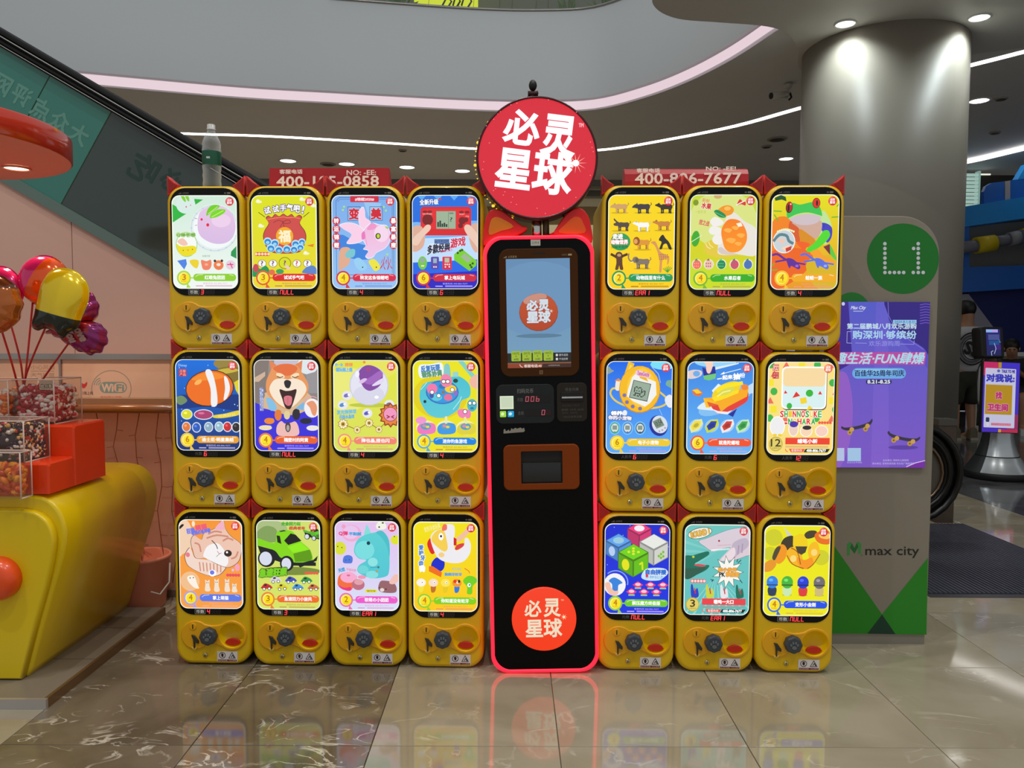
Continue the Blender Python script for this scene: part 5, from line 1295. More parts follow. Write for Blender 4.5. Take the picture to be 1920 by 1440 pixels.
a.blob([(1190, 860), (1280, 790), (1360, 690), (1400, 640), (1460, 640), (1480, 700), (1430, 770), (1330, 850), (1220, 895)], (80, 216, 40)); a.blob([(1240, 900), (1330, 860), (1400, 930), (1540, 1000), (1540, 1030), (1440, 1010), (1280, 940)], (244, 160, 30)); a.blob([(1060, 780), (1140, 770), (1230, 800), (1190, 840), (1160, 880), (1130, 860)], (240, 96, 30)); a.blob([(1480, 800), (1560, 940), (1560, 990), (1490, 920), (1440, 840)], (90, 200, 60)); a.poly([(1400, 830), (1480, 800), (1490, 930)], (120, 40, 60))
a.ell(900, 768, 142, 142, (240, 244, 240)); a.ell(900, 768, 132, 132, (200, 210, 214)); a.line([(770, 760), (840, 690), (930, 700), (960, 760), (1010, 790)], 34, (90, 130, 140), curve=3); a.poly([(860, 850), (960, 810), (1000, 850), (940, 890)], (250, 210, 180)); a.poly([(800, 740), (920, 740), (880, 800)], (240, 196, 176)); a.poly([(920, 850), (1000, 820), (990, 870), (930, 895)], (200, 60, 50))
for i in range(9): a.ell(818 + 25 * i, 650 - 26 * math.sin(i / 8 * PI), 13, col=(236, 240, 190))
for c, x, y in (((96, 40, 150), 960, 1000), ((90, 110, 220), 1320, 1000)):
    a.line([(x - 200, y - 70), (x - 140, y - 80), (x - 60, y - 30), (x, y)], 26, c, curve=3); a.blob([(x - 20, y - 30), (x + 60, y - 20), (x + 150, y + 60), (x + 130, y + 100), (x + 40, y + 60), (x + 20, y + 90), (x - 10, y + 40)], c); a.line([(x - 160, y + 10), (x - 40, y - 10)], 20, c); a.line([(x + 80, y + 20), (x + 210, y + 40)], 20, c)
    a.ell(x + 110, y + 60, 22, 16, tuple(min(255, v + 60) for v in c))
common(a, (240, 170, 20), (246, 190, 40), '4', '蛙蛙一族', fine=(240, 150, 120)); P[0, 6] = (a, '4', 'box', 'capsule machine with red-eyed green frog poster, top right corner')
# row 2 ------------------------------------------------------------
a = poster((100, 200, 890, 1280)); a.fill((10, 110, 220), (10, 40, 110)); a.blob([(580, 270), (620, 205), (890, 190), (890, 300), (700, 320)], (150, 130, 60)); a.blob([(560, 350), (700, 290), (890, 300), (890, 480), (700, 460), (600, 420)], (130, 110, 40)); a.blob([(620, 330), (780, 300), (880, 330), (700, 370)], (200, 180, 60)); a.poly([(820, 470), (890, 430), (890, 640), (840, 560)], (226, 206, 30))
a.blob([(100, 650), (230, 620), (330, 700), (600, 640), (890, 620), (890, 800), (500, 760), (100, 780)], (10, 50, 130)); a.blob([(100, 650), (180, 630), (240, 690), (160, 740), (100, 700)], (110, 140, 100))
# plain orange and white capsule ball in the place of the picture's figure
a.ell(520, 540, 300, 215, (60, 26, 10), rot=-8); a.ell(520, 540, 290, 205, (236, 110, 20), rot=-8); a.blob([(300, 440), (420, 370), (560, 350), (700, 390), (640, 430), (450, 450)], (244, 140, 40)); a.blob([(470, 345), (545, 335), (600, 530), (610, 730), (535, 742), (530, 540)], (240, 238, 240)); a.blob([(700, 400), (745, 430), (770, 540), (740, 640), (690, 680), (710, 540)], (240, 238, 240)); a.ell(380, 470, 50, 26, (250, 180, 90), rot=-30)
for x, y, r in ((150, 300, 6), (210, 540, 5), (545, 756, 5), (825, 730, 7), (860, 745, 6), (470, 1000, 5), (690, 800, 6), (164, 930, 5), (505, 270, 5), (170, 790, 5)): a.ell(x, y, r, col=(200, 226, 250))
a.text('Disney', 140, 255, 245, 295, (190, 216, 244), rot=2); a.rect(144, 316, 240, 402, (190, 40, 60)); a.text('正版', 154, 322, 230, 356, (250, 200, 200)); a.text('产品', 154, 362, 230, 396, (250, 200, 200))
for x, y, c in ((232, 850, (214, 216, 40)), (440, 852, (170, 60, 110)), (225, 1000, (226, 120, 60)), (350, 1005, (40, 90, 190)), (500, 1000, (140, 170, 190)), (630, 995, (150, 186, 200)), (733, 995, (200, 40, 44)), (840, 1000, (40, 34, 40))):
    w = 110 if y == 852 else 62 if y < 900 else 46; a.ell(x, y, w + 10, 62, (226, 232, 240)); a.ell(x, y, w, 52, c); a.ell(x - w * .25, y - 16, w * .35, 14, tuple(min(255, v + 50) for v in c))
a.blob([(565, 860), (700, 840), (885, 800), (885, 850), (700, 890), (570, 890)], (226, 206, 60)); a.text('经典好玩', 620, 840, 840, 876, (250, 236, 140), rot=-6)
common(a, (232, 160, 40), (236, 196, 70), '6', '迪士尼·明星集结', fine=(200, 190, 220)); P[1, 0] = (a, '6', '元数', 'capsule machine with deep blue undersea poster, middle row far left')
a = poster((1050, 210, 1850, 1285)); a.fill((150, 140, 136), (120, 110, 104)); a.poly([(1050, 210), (1240, 210), (1200, 700), (1050, 720)], (130, 118, 112)); a.poly([(1060, 420), (1190, 350), (1190, 400), (1110, 470), (1060, 470)], (206, 176, 150)); a.ell(1450, 240, 150, 70, (196, 190, 206)); a.ell(1720, 270, 130, 110, (220, 230, 234)); a.poly([(1700, 380), (1850, 340), (1850, 600), (1720, 600)], (150, 146, 150)); a.poly([(1050, 730), (1300, 800), (1850, 800), (1850, 1285), (1050, 1285)], (56, 44, 214)); a.poly([(1050, 710), (1320, 810), (1050, 830)], (56, 44, 214))
a.blob([(1130, 760), (1180, 640), (1230, 590), (1720, 600), (1720, 780), (1500, 860), (1250, 800)], (214, 180, 140)); a.blob([(1200, 660), (1280, 680), (1330, 790), (1240, 800)], (130, 190, 226)); a.poly([(1560, 780), (1680, 690), (1660, 800)], (120, 180, 224))
a.poly([(1245, 215), (1330, 270), (1265, 360)], (226, 130, 80)); a.poly([(1655, 215), (1560, 270), (1640, 360)], (226, 130, 80))
a.blob([(1200, 480), (1240, 380), (1290, 300), (1380, 262), (1500, 258), (1600, 290), (1660, 380), (1725, 500), (1700, 620), (1600, 700), (1450, 790), (1300, 700), (1210, 600)], (230, 150, 90)); a.blob([(1290, 310), (1380, 268), (1500, 262), (1590, 300), (1560, 360), (1460, 400), (1350, 360)], (226, 110, 60))
a.blob([(1240, 560), (1300, 450), (1400, 430), (1470, 440), (1560, 430), (1660, 470), (1700, 570), (1600, 700), (1470, 780), (1320, 700)], (246, 228, 206)); a.ell(1380, 396, 56, 26, (250, 220, 180), rot=20); a.ell(1560, 396, 56, 26, (250, 220, 180), rot=-20); a.line([(1340, 405), (1375, 420), (1412, 408)], 9, (60, 40, 34)); a.line([(1525, 408), (1562, 420), (1600, 402)], 9, (60, 40, 34))
a.blob([(1424, 470), (1460, 446), (1510, 468), (1500, 520), (1478, 545), (1440, 530)], (36, 34, 38))
a.blob([(1366, 560), (1440, 575), (1510, 570), (1576, 556), (1560, 640), (1510, 770), (1470, 790), (1430, 760), (1400, 670)], (56, 26, 26)); a.blob([(1420, 650), (1470, 630), (1520, 650), (1510, 730), (1470, 750), (1430, 720)], (216, 116, 130)); a.line([(1470, 650), (1468, 735)], 5, (170, 80, 96))
a.text('隔壁村的阿黄来了', 1120, 530, 1166, 815, (230, 236, 250), edge=(90, 110, 190), ew=4)
a.ell(1770, 775, 100, 112, (240, 236, 240)); a.blob([(1700, 720), (1780, 690), (1830, 760), (1810, 860), (1770, 850), (1740, 770)], (230, 150, 110)); a.ring(1770, 760, 110, 120, 10, (226, 160, 180), a0=200, a1=300)
for x, y, c, w, h in ((1345, 860, (226, 120, 50), 44, 66), (1455, 860, (224, 206, 150), 38, 50), (1570, 850, (40, 36, 46), 48, 66), (1235, 930, (236, 136, 40), 64, 36), (1690, 928, (30, 34, 50), 74, 34), (1185, 1010, (236, 220, 180), 82, 30), (1770, 1010, (236, 230, 222), 74, 32)): a.ell(x, y, w, h, c); a.ell(x + w * .5, y - h * .5, w * .4, h * .4, c)
a.blob([(1325, 1000), (1380, 930), (1430, 960), (1500, 950), (1560, 935), (1600, 1010), (1580, 1100), (1350, 1100)], (236, 186, 180)); a.ell(1466, 1000, 34, 60, (70, 56, 60)); a.ell(1466, 1010, 20, 36, (170, 160, 160))
common(a, (232, 96, 30), (236, 120, 40), '4', '隔壁村的阿黄', fine=(190, 170, 250)); P[1, 1] = (a, 'NULL', 'box', 'capsule machine with yawning orange dog poster')
a = poster((125, 215, 918, 1295)); a.fill((226, 226, 60), (214, 224, 90)); a.ell(300, 560, 300, 260, (232, 232, 120)); a.ell(700, 300, 220, 120, (230, 226, 90))
a.ell(565, 745, 250, 26, (190, 200, 60)); a.ell(562, 512, 240, 236, (206, 206, 226)); a.ell(562, 512, 226, 222, (226, 226, 240)); a.ell(560, 620, 190, 110, (214, 214, 232))
a.blob([(440, 350), (520, 280), (620, 285), (720, 350), (730, 430), (690, 520), (580, 576), (500, 540), (450, 440)], (130, 70, 160)); a.blob([(500, 470), (600, 400), (700, 340), (730, 400), (600, 500)], (160, 100, 190)); a.blob([(600, 510), (700, 440), (745, 430), (730, 480), (640, 516)], (226, 216, 240)); a.blob([(440, 470), (500, 430), (540, 440), (480, 490)], (220, 190, 230)); a.ring(558, 326, 20, 18, 7, (200, 60, 60)); a.ell(655, 650, 26, 18, W_); a.ell(420, 380, 26, 40, (240, 240, 250))
a.text('扔一扔', 150, 255, 245, 290, (110, 180, 230), bold=2); a.text('捏捏', 270, 250, 365, 290, (240, 140, 90), bold=2); a.text('越玩越上瘾', 160, 305, 360, 352, (110, 180, 230), bold=3); a.ell(507, 240, 17, col=(230, 150, 50))
for x, y, c in ((293, 632, (120, 110, 190)), (240, 744, (80, 140, 200)), (810, 735, (110, 110, 110)), (540, 840, (90, 90, 190))): a.ell(x, y, 62, 54, (230, 230, 236)); a.ell(x - 8, y, 34, 22, c, rot=-20); a.ell(x + 20, y - 8, 14, 12, W_)
a.text('发光弹弹球', 165, 800, 405, 850, (120, 190, 220), bold=3, rot=-4); a.text('闪亮水晶球', 200, 860, 380, 905, (110, 180, 220), bold=3, rot=-4)
a.line([(240, 970), (415, 1035), (560, 950), (680, 1030), (760, 950)], 9, (150, 110, 30)); a.star(825, 860, 118, 150, 12, (150, 60, 30)); a.star(825, 860, 100, 128, 12, (230, 130, 50)); a.ell(822, 850, 86, col=(70, 30, 40)); a.ell(822, 850, 80, col=(240, 150, 190))
a.line([(780, 865), (812, 880)], 12, (150, 40, 60)); a.line([(780, 895), (812, 880)], 12, (150, 40, 60)); a.line([(866, 865), (836, 880)], 12, (150, 40, 60)); a.line([(866, 895), (836, 880)], 12, (150, 40, 60))
for x, y, r in ((242, 970, 70), (415, 1037, 48), (562, 955, 58), (682, 1030, 48)): a.star(x, y, r * .72, r, 9, (170, 110, 40)); a.star(x, y, r * .6, r * .86, 9, (250, 240, 200)); a.ell(x, y, r * .42, col=(200, 170, 60)); a.ell(x, y, r * .2, col=(110, 80, 20))
common(a, (240, 130, 110), (240, 150, 120), '4', '摔也晶,捏也闪', fine=(206, 150, 120)); P[1, 2] = (a, '4', 'box', 'capsule machine with clear purple crystal ball poster')
a = poster((1070, 218, 1860, 1295)); a.fill((232, 226, 10), (236, 226, 20)); a.poly([(1610, 218), (1680, 218), (1850, 420), (1800, 440)], (130, 206, 190)); a.blob([(1760, 440), (1860, 380), (1860, 540), (1780, 520)], (240, 180, 160)); a.ell(1400, 640, 330, 260, (226, 206, 6))
a.blob([(1455, 480), (1450, 300), (1480, 255), (1520, 290), (1530, 480)], (130, 200, 200)); a.blob([(1150, 640), (1180, 520), (1260, 470), (1450, 440), (1600, 400), (1700, 440), (1765, 520), (1760, 640), (1660, 690), (1620, 790), (1500, 870), (1380, 890), (1260, 850), (1180, 740)], (70, 190, 206), col2=(90, 200, 214)); a.rect(1555, 350, 1625, 410, (150, 210, 206), 10)
a.ell(1428, 590, 200, 140, (50, 110, 190)); a.ell(1428, 590, 184, 126, (50, 150, 220))
for x, y, rx, ry, c in ((1305, 550, 64, 62, (240, 120, 170)), (1530, 550, 70, 46, (240, 206, 40)), (1360, 650, 66, 42, (90, 200, 220)), (1500, 650, 50, 40, (230, 110, 150)), (1430, 520, 44, 30, (40, 120, 180)), (1590, 600, 26, 30, (140, 110, 200)), (1440, 590, 20, 16, (150, 110, 60)), (1300, 630, 26, 30, (60, 90, 170))): a.ell(x, y, rx, ry, c)
for x, y in ((1385, 630), (1550, 560), (1305, 590)): a.ell(x, y, 24, 24, W_); a.ring(x, y, 24, 24, 6, BK)
a.blob([(1410, 430), (1440, 385), (1500, 385), (1545, 440), (1530, 510), (1470, 530), (1420, 500)], (240, 130, 170)); a.ell(1445, 465, 25, 22, W_); a.ell(1495, 465, 25, 22, W_); a.ring(1445, 465, 25, 22, 7, BK); a.ring(1495, 465, 25, 22, 7, BK); a.ell(1590, 455, 30, 24, (20, 70, 60))
a.line([(1170, 560), (1240, 480)], 8, (190, 236, 236)); a.line([(1560, 790), (1640, 690), (1660, 640)], 8, (190, 236, 236)); a.ell(1218, 700, 18, col=(20, 40, 50))
a.blob([(1150, 280), (1280, 265), (1410, 245), (1440, 300), (1430, 390), (1300, 410), (1160, 420)], (236, 244, 250)); a.text('反复玩耍', 1172, 275, 1400, 345, (70, 130, 200), bold=4, rot=-6); a.text('锻炼协调', 1180, 340, 1420, 410, (90, 150, 110), bold=4, rot=-6)
a.ell(1790, 740, 60, 74, (70, 180, 200)); a.ell(1765, 715, 22, col=W_); a.ell(1815, 715, 22, col=W_); a.ring(1765, 715, 22, 22, 6, BK); a.ring(1815, 715, 22, 22, 6, BK); a.ell(1790, 775, 22, 14, (40, 130, 150)); a.blob([(1615, 800), (1700, 785), (1770, 810), (1760, 890), (1640, 880)], (240, 130, 180)); a.ell(1705, 815, 24, col=W_); a.ring(1705, 815, 24, 24, 6, BK)
for x, c in ((1230, (236, 120, 190)), (1475, (60, 150, 226)), (1715, (220, 206, 60))): a.ell(x, 1005, 118, 84, (240, 236, 190)); a.blob([(x - 105, 1000), (x - 40, 950), (x + 100, 960), (x + 110, 1060), (x, 1085), (x - 90, 1070)], c); a.ell(x - 2, 990, 64, 40, (80, 160, 190)); a.ell(x - 20, 984, 24, 16, (230, 130, 160)); a.ell(x + 20, 996, 22, 14, (240, 210, 70))
a.ell(1170, 920, 66, 44, (240, 150, 206)); a.line([(1475, 880), (1475, 950)], 26, (230, 230, 190)); a.line([(1705, 885), (1720, 950)], 26, (230, 230, 150))
common(a, (20, 130, 220), (90, 170, 206), '4', '迷你钓鱼游戏', fine=(190, 130, 60)); P[1, 3] = (a, '4', 'box', 'capsule machine with turquoise fishing toy poster')
a = poster((90, 232, 890, 1310)); a.fill((10, 100, 230), (90, 170, 246)); a.ell(780, 270, 160, 60, (120, 220, 246))
a.blob([(90, 310), (120, 296), (150, 330), (180, 345), (140, 370), (90, 385)], (140, 160, 150)); a.blob([(810, 500), (830, 455), (890, 460), (890, 540), (850, 530)], (120, 170, 150))
a.line([(250, 555), (170, 550), (140, 610), (200, 690), (330, 750), (520, 780), (700, 770), (810, 730), (820, 660), (740, 590)], 22, (226, 200, 80), curve=4)
a.blob([(200, 560), (205, 470), (230, 440), (270, 470), (265, 540), (240, 575)], (240, 230, 214)); a.poly([(190, 460), (240, 430), (260, 470)], (230, 140, 50)); a.blob([(800, 680), (830, 630), (870, 620), (890, 660), (890, 760), (840, 760)], (230, 232, 240))
a.line([(385, 270), (335, 420)], 76, (240, 190, 30)); a.line([(385, 285), (345, 400)], 24, (250, 216, 90)); a.line([(640, 300), (720, 380), (745, 480)], 10, (150, 190, 220))
a.ell(495, 560, 250, 275, (210, 130, 10)); a.ell(495, 556, 244, 268, (244, 186, 20)); a.blob([(340, 560), (370, 430), (470, 330), (560, 320), (660, 420), (690, 560), (640, 700), (520, 780), (400, 700)], (250, 200, 50)); a.poly([(350, 570), (400, 420), (440, 380), (560, 420), (690, 470), (700, 620), (620, 720), (560, 760), (420, 700), (340, 640)], (240, 240, 236)); a.poly([(440, 330), (560, 400), (600, 470), (500, 430)], (240, 180, 30))
a.poly([(420, 448), (634, 496), (588, 702), (366, 655)], (50, 60, 56)); a.poly([(426, 456), (626, 501), (583, 692), (375, 649)], (150, 172, 152))
px_ = ["0110110000", "1001001000", "1000001011", "1010101101", "1000001001", "0111110001", "0100010010", "1101101100"]
for r_, row in enumerate(px_):
    for c_, v in enumerate(row):
        if v == '1': xx = 432 + 14 * c_ - 2 * r_; yy = 520 + 14 * r_ + 3 * c_; a.rect(xx, yy, xx + 13, yy + 13, (30, 40, 38))
for x, y in ((310, 628), (342, 708), (412, 758), (502, 782)): a.ell(x, y, 26, 24, (200, 140, 20)); a.ell(x, y, 20, 19, (110, 110, 200))
a.blob([(440, 360), (470, 335), (560, 360), (620, 385), (610, 420), (540, 415), (460, 395)], (240, 200, 220)); a.text('TamaGotchi', 462, 352, 606, 402, (206, 110, 160), bold=2, rot=9)
a.text('领养', 150, 812, 285, 862, W_, bold=4, edge=(30, 50, 120), ew=6); a.text('你的小宠物', 118, 868, 398, 915, (240, 240, 250), bold=3, rot=2, edge=(30, 40, 110), ew=6); a.blob([(285, 830), (315, 800), (345, 820), (335, 860), (295, 860)], (236, 236, 240))
for x, c in ((197, (60, 160, 110)), (352, (70, 110, 190)), (505, (50, 70, 110))): a.ell(x, 1010, 70, 80, (110, 190, 246)); a.ell(x, 1010, 54, 64, c); a.ell(x, 1008, 44, 50, (220, 226, 220)); a.rect(x - 28, 980, x + 28, 1030, (130, 150, 136)); a.ell(x, 1058, 10, col=c)
a.ell(728, 980, 108, 124, (20, 40, 150), rot=-28); a.ell(742, 965, 92, 106, (214, 222, 232), rot=-28); a.poly([(655, 930), (750, 885), (800, 975), (705, 1015)], (120, 140, 124)); a.text('10:54', 680, 920, 770, 980, (40, 50, 46), rot=-26)
for x, y in ((740, 1045), (775, 1030), (808, 1005)): a.ell(x, y, 12, col=(180, 160, 190))
a.line([(735, 785), (770, 860)], 4, (200, 220, 240))
common(a, (236, 200, 40), (240, 206, 50), '6', '电子小宠物', fine=(190, 150, 210)); P[1, 4] = (a, '6', '人民币', 'capsule machine with yellow egg-shaped pet game poster')
a = poster((1050, 232, 1880, 1320)); a.fill((50, 130, 226), (100, 180, 246)); a.ell(1400, 240, 260, 60, (150, 210, 246))
a.blob([(1050, 360), (1120, 330), (1220, 340), (1230, 390), (1150, 430), (1060, 430)], (226, 206, 206)); a.ell(1165, 375, 44, 34, (110, 170, 230))
a.poly([(1235, 300), (1290, 320), (1390, 285), (1410, 380), (1360, 430), (1260, 420)], (30, 40, 150)); a.poly([(1250, 400), (1410, 370), (1400, 430), (1320, 455), (1260, 440)], (110, 196, 120)); a.blob([(1255, 235), (1340, 225), (1370, 260), (1340, 360), (1305, 370), (1285, 330), (1280, 270)], (246, 206, 190))
a.poly([(1400, 300), (1690, 245), (1690, 258), (1400, 328)], (226, 236, 246)); a.line([(1480, 376), (1715, 318)], 8, (240, 246, 250)); a.poly([(1460, 385), (1510, 350), (1515, 378)], W_)
a.line([(1428, 436), (1480, 428)], 12, W_); a.text('起来', 1490, 390, 1615, 440, W_, bold=3, rot=-4, edge=(70, 130, 200), ew=4); a.text('抽', 1625, 370, 1705, 440, W_, bold=5, rot=-4, edge=(70, 130, 200), ew=4); a.text('吩', 1708, 365, 1770, 420, W_, bold=2, rot=-4)
a.ell(1530, 690, 360, 120, (130, 190, 240), rot=-24); a.blob([(1180, 780), (1260, 710), (1340, 720), (1450, 800), (1300, 800)], (220, 236, 246)); a.poly([(1360, 570), (1440, 490), (1520, 540), (1400, 640)], (226, 240, 250)); a.poly([(1800, 520), (1870, 480), (1870, 600), (1810, 610)], (190, 220, 246))
a.blob([(1350, 740), (1450, 700), (1700, 620), (1800, 560), (1810, 680), (1700, 760), (1560, 830), (1440, 840)], (226, 60, 50)); a.poly([(1570, 850), (1680, 780), (1630, 880)], (30, 40, 150)); a.poly([(1350, 780), (1440, 810), (1560, 820), (1620, 800), (1560, 850), (1440, 838)], (236, 236, 240))
a.poly([(1255, 660), (1400, 650), (1640, 560), (1820, 540), (1800, 640), (1560, 760), (1480, 820), (1440, 740), (1300, 760)], (246, 170, 20)); a.poly([(1256, 665), (1420, 700), (1340, 770), (1290, 770)], (250, 190, 20)); a.poly([(1300, 700), (1450, 740), (1330, 760)], (226, 90, 40)); a.ell(1540, 570, 190, 84, (240, 210, 20), rot=-24); a.poly([(1400, 560), (1500, 500), (1740, 460), (1750, 500), (1600, 530), (1460, 620)], (250, 226, 20)); a.poly([(1360, 660), (1460, 610), (1700, 560), (1690, 600), (1480, 680), (1400, 700)], (250, 220, 20)); a.ell(1540, 580, 110, 38, (216, 216, 80), rot=-20); a.ell(1770, 530, 46, 34, (240, 130, 40)); a.line([(1430, 640), (1500, 590), (1590, 570)], 12, (252, 244, 150))
a.poly([(1110, 570), (1180, 545), (1250, 600), (1200, 645), (1130, 620)], (226, 110, 50)); a.poly([(1115, 565), (1180, 555), (1235, 600), (1170, 610)], (240, 206, 40))
for x, c, c2 in ((1170, (236, 216, 60), (226, 230, 160)), (1368, (40, 60, 170), (200, 216, 50)), (1560, (206, 60, 50), (236, 232, 232)), (1755, (60, 170, 80), (190, 230, 190))): a.ell(x, 985, 92, 76, (150, 200, 244), rot=-24); a.poly([(x - 86, 1000), (x - 20, 920), (x + 70, 905), (x + 88, 960), (x + 30, 1040), (x - 60, 1070)], c2); a.poly([(x - 66, 990), (x - 10, 930), (x + 60, 930), (x + 40, 1000), (x - 40, 1040)], c); a.ell(x, 980, 36, 22, tuple(int(v * .8) for v in c), rot=-30)
common(a, (240, 80, 40), (230, 90, 60), '6', '就是陀螺啦', fine=(200, 160, 210)); P[1, 5] = (a, '6', '元数', 'capsule machine with yellow spinning top poster')
a = poster((685, 230, 1525, 1330)); a.fill((250, 222, 140), (246, 220, 120))
for i in range(7):
    for j in range(5):
        x = 720 + j * 195 + (45 if i % 2 else 0); y = 265 + i * 105; k_ = (i + j) % 3
        if k_ == 0: a.ell(x, y, 44, 44, (60, 180, 70))
        elif k_ == 1: a.poly([(x, y - 40), (x + 46, y + 38), (x - 46, y + 38)], (236, 110, 84))
        else: a.rect(x - 40, y - 40, x + 40, y + 40, (244, 226, 40))
# plain white card with the same coloured shapes in the place of the picture's figure
a.rect(868, 300, 1432, 800, (120, 96, 50), 60); a.rect(860, 286, 1424, 786, W_, 60); a.rect(876, 302, 1408, 770, (214, 238, 238), 50); a.rect(876, 302, 1408, 520, (246, 216, 160), 50)
a.poly([(1045, 580), (1095, 630), (998, 655)], (226, 44, 30)); a.ell(1212, 598, 46, 42, (50, 180, 50)); a.poly([(1092, 660), (1170, 645), (1186, 712), (1108, 728)], (244, 210, 40)); a.ell(962, 750, 34, 36, (50, 180, 60)); a.poly([(1210, 740), (1262, 780), (1180, 800)], (244, 210, 40)); a.poly([(905, 565), (935, 600), (890, 605)], (226, 44, 30)); a.poly([(1345, 570), (1370, 612), (1320, 612)], (226, 44, 30))
for t_, x0, y0_, y1_, st_ in (('SHINNOSUKE', 850, 810, 880, 53), ('.NOHARA', 895, 900, 965, 58)):
    for i, ch in enumerate(t_):
        a.text(ch, x0 + st_ * i, y0_ if ch != '.' else y1_ - 20, x0 + st_ * i + st_ * .8, y1_, [(230, 50, 40), (60, 170, 60), (240, 200, 40), (230, 50, 40), (70, 180, 70)][i % 5], bold=4, edge=W_, ew=6)
for x, y, w, h, c in ((815, 990, 88, 110, (236, 236, 236)), (1020, 1020, 56, 84, (236, 206, 190)), (1180, 1045, 70, 62, (246, 214, 180)), (1375, 1045, 74, 62, (246, 206, 190))): a.ell(x, y, w + 8, h + 8, W_); a.ell(x, y, w, h, c)
a.ell(1022, 965, 54, 36, (70, 50, 170)); a.ell(1188, 1005, 56, 26, (40, 36, 40)); a.ell(786, 1095, 28, 14, (240, 206, 40)); a.ell(850, 1095, 28, 14, (240, 206, 40))
for i in range(5): a.ell(1345 + 34 * i, 945, 17, col=(240, 90, 70))
a.rect(740, 262, 818, 338, (196, 40, 40)); a.text('BAN', 748, 270, 812, 298, (250, 200, 190), bold=2); a.text('DAI', 748, 304, 808, 332, (250, 200, 190), bold=2); a.rect(740, 352, 818, 428, (196, 40, 40)); a.text('万代', 748, 360, 810, 388, (250, 200, 190)); a.text('产品', 748, 394, 810, 422, (250, 200, 190))
common(a, (236, 64, 40), (240, 200, 60), '12', '蜡笔小新', fine=(226, 190, 120), bar=True, badge=(226, 110, 70)); P[1, 6] = (a, '12', '人民币', 'capsule machine with cream poster of triangles and circles, beside purple poster')
# row 3 ------------------------------------------------------------
a = poster((150, 180, 935, 1240)); a.fill((244, 150, 50), (246, 160, 70)); a.blob([(150, 260), (230, 190), (290, 240), (330, 400), (290, 540), (200, 590), (150, 600)], (240, 206, 176)); a.blob([(150, 280), (190, 240), (215, 250), (160, 300)], BK)
oc = (96, 60, 46)
body_ = [(225, 600), (280, 520), (310, 560), (350, 640), (500, 660), (700, 720), (730, 740), (650, 830), (540, 850), (400, 810), (270, 740), (230, 670)]
a.blob([(470 + (x - 470) * 1.03, 690 + (y - 690) * 1.03) for x, y in body_], oc); a.blob(body_, (240, 214, 200))
for i in range(7): a.line([(400 + i * 44, 690 + i * 4), (410 + i * 42, 790 + i * 2)], 14, (206, 140, 116))
cat = [(300, 440), (340, 372), (430, 420), (470, 340), (600, 285), (700, 182), (730, 290), (800, 380), (890, 440), (926, 500), (900, 640), (840, 710), (740, 745), (600, 700), (480, 640), (360, 640), (320, 540)]
a.blob([(620 + (x - 620) * 1.02, 500 + (y - 500) * 1.02) for x, y in cat], oc); a.blob(cat, (236, 196, 176)); a.blob([(600, 285), (690, 200), (720, 290), (660, 300)], (240, 176, 196)); a.blob([(450, 600), (500, 500), (600, 460), (660, 480), (720, 560), (760, 660), (720, 735), (600, 695), (480, 640)], (244, 240, 240))
for q in ([(520, 350), (600, 320), (680, 330)], [(500, 400), (620, 365), (760, 380)], [(700, 430), (760, 400), (820, 420)], [(350, 460), (400, 480), (420, 560)], [(800, 640), (850, 620), (880, 560)]): a.line(q, 20, (206, 140, 120), curve=3)
a.line([(560, 428), (610, 480), (628, 525)], 10, (70, 44, 40), curve=3); a.ell(756, 578, 48, 40, (50, 36, 34)); a.ell(745, 566, 13, col=W_); a.line([(625, 555), (650, 585), (675, 575)], 7, (190, 120, 130)); a.line([(650, 585), (612, 620)], 5, (110, 80, 76)); a.ell(258, 600, 26, 28, (232, 120, 140))
a.text('狂撸', 250, 285, 350, 345, (110, 120, 230), bold=4, rot=-10); a.text('萌猫', 360, 240, 500, 305, (236, 90, 120), bold=4, rot=-10); a.text('吸猫必备神器', 310, 300, 545, 350, (110, 120, 226), bold=3, rot=-10); a.ell(335, 232, 20, 34, (250, 226, 200)); a.ell(560, 815, 46, 40, W_); a.ell(556, 808, 28, 26, (110, 120, 230))
a.ell(280, 915, 118, 116, (240, 190, 140)); a.blob([(250, 860), (330, 850), (370, 950), (390, 1000), (330, 990), (260, 920)], (250, 240, 226)); a.ell(282, 876, 7, col=BK); a.ell(322, 872, 7, col=BK)
for x, y, h in ((495, 960, 66), (610, 955, 74), (740, 955, 74), (830, 985, 50)): a.blob([(x - 30, y + h), (x - 24, y - h * .2), (x - 26, y - h), (x, y - h * .7), (x + 26, y - h), (x + 24, y), (x + 34, y + h)], (240, 224, 206)); a.ell(x - 10, y - h * .45, 5, col=BK); a.ell(x + 10, y - h * .45, 5, col=BK)
for i in range(5): a.ell(750 + 34 * i, 836, 19, col=(232, 80, 90))
a.ell(870, 745, 30, 44, (246, 160, 190)); a.ell(815, 775, 16, col=(220, 190, 240))
common(a, (90, 120, 230), (170, 160, 230), '4', '掌上萌猫', fine=(240, 170, 150)); P[2, 0] = (a, '4', 'box', 'capsule machine at bottom left with winking orange cat poster')
a = poster((1085, 190, 1868, 1250)); a.fill((206, 222, 110), (214, 226, 100)); a.ell(1250, 300, 220, 110, (170, 190, 130)); a.ell(1500, 790, 380, 50, (120, 140, 60)); a.blob([(1085, 340), (1200, 260), (1330, 300), (1320, 450), (1085, 420)], (130, 160, 90))
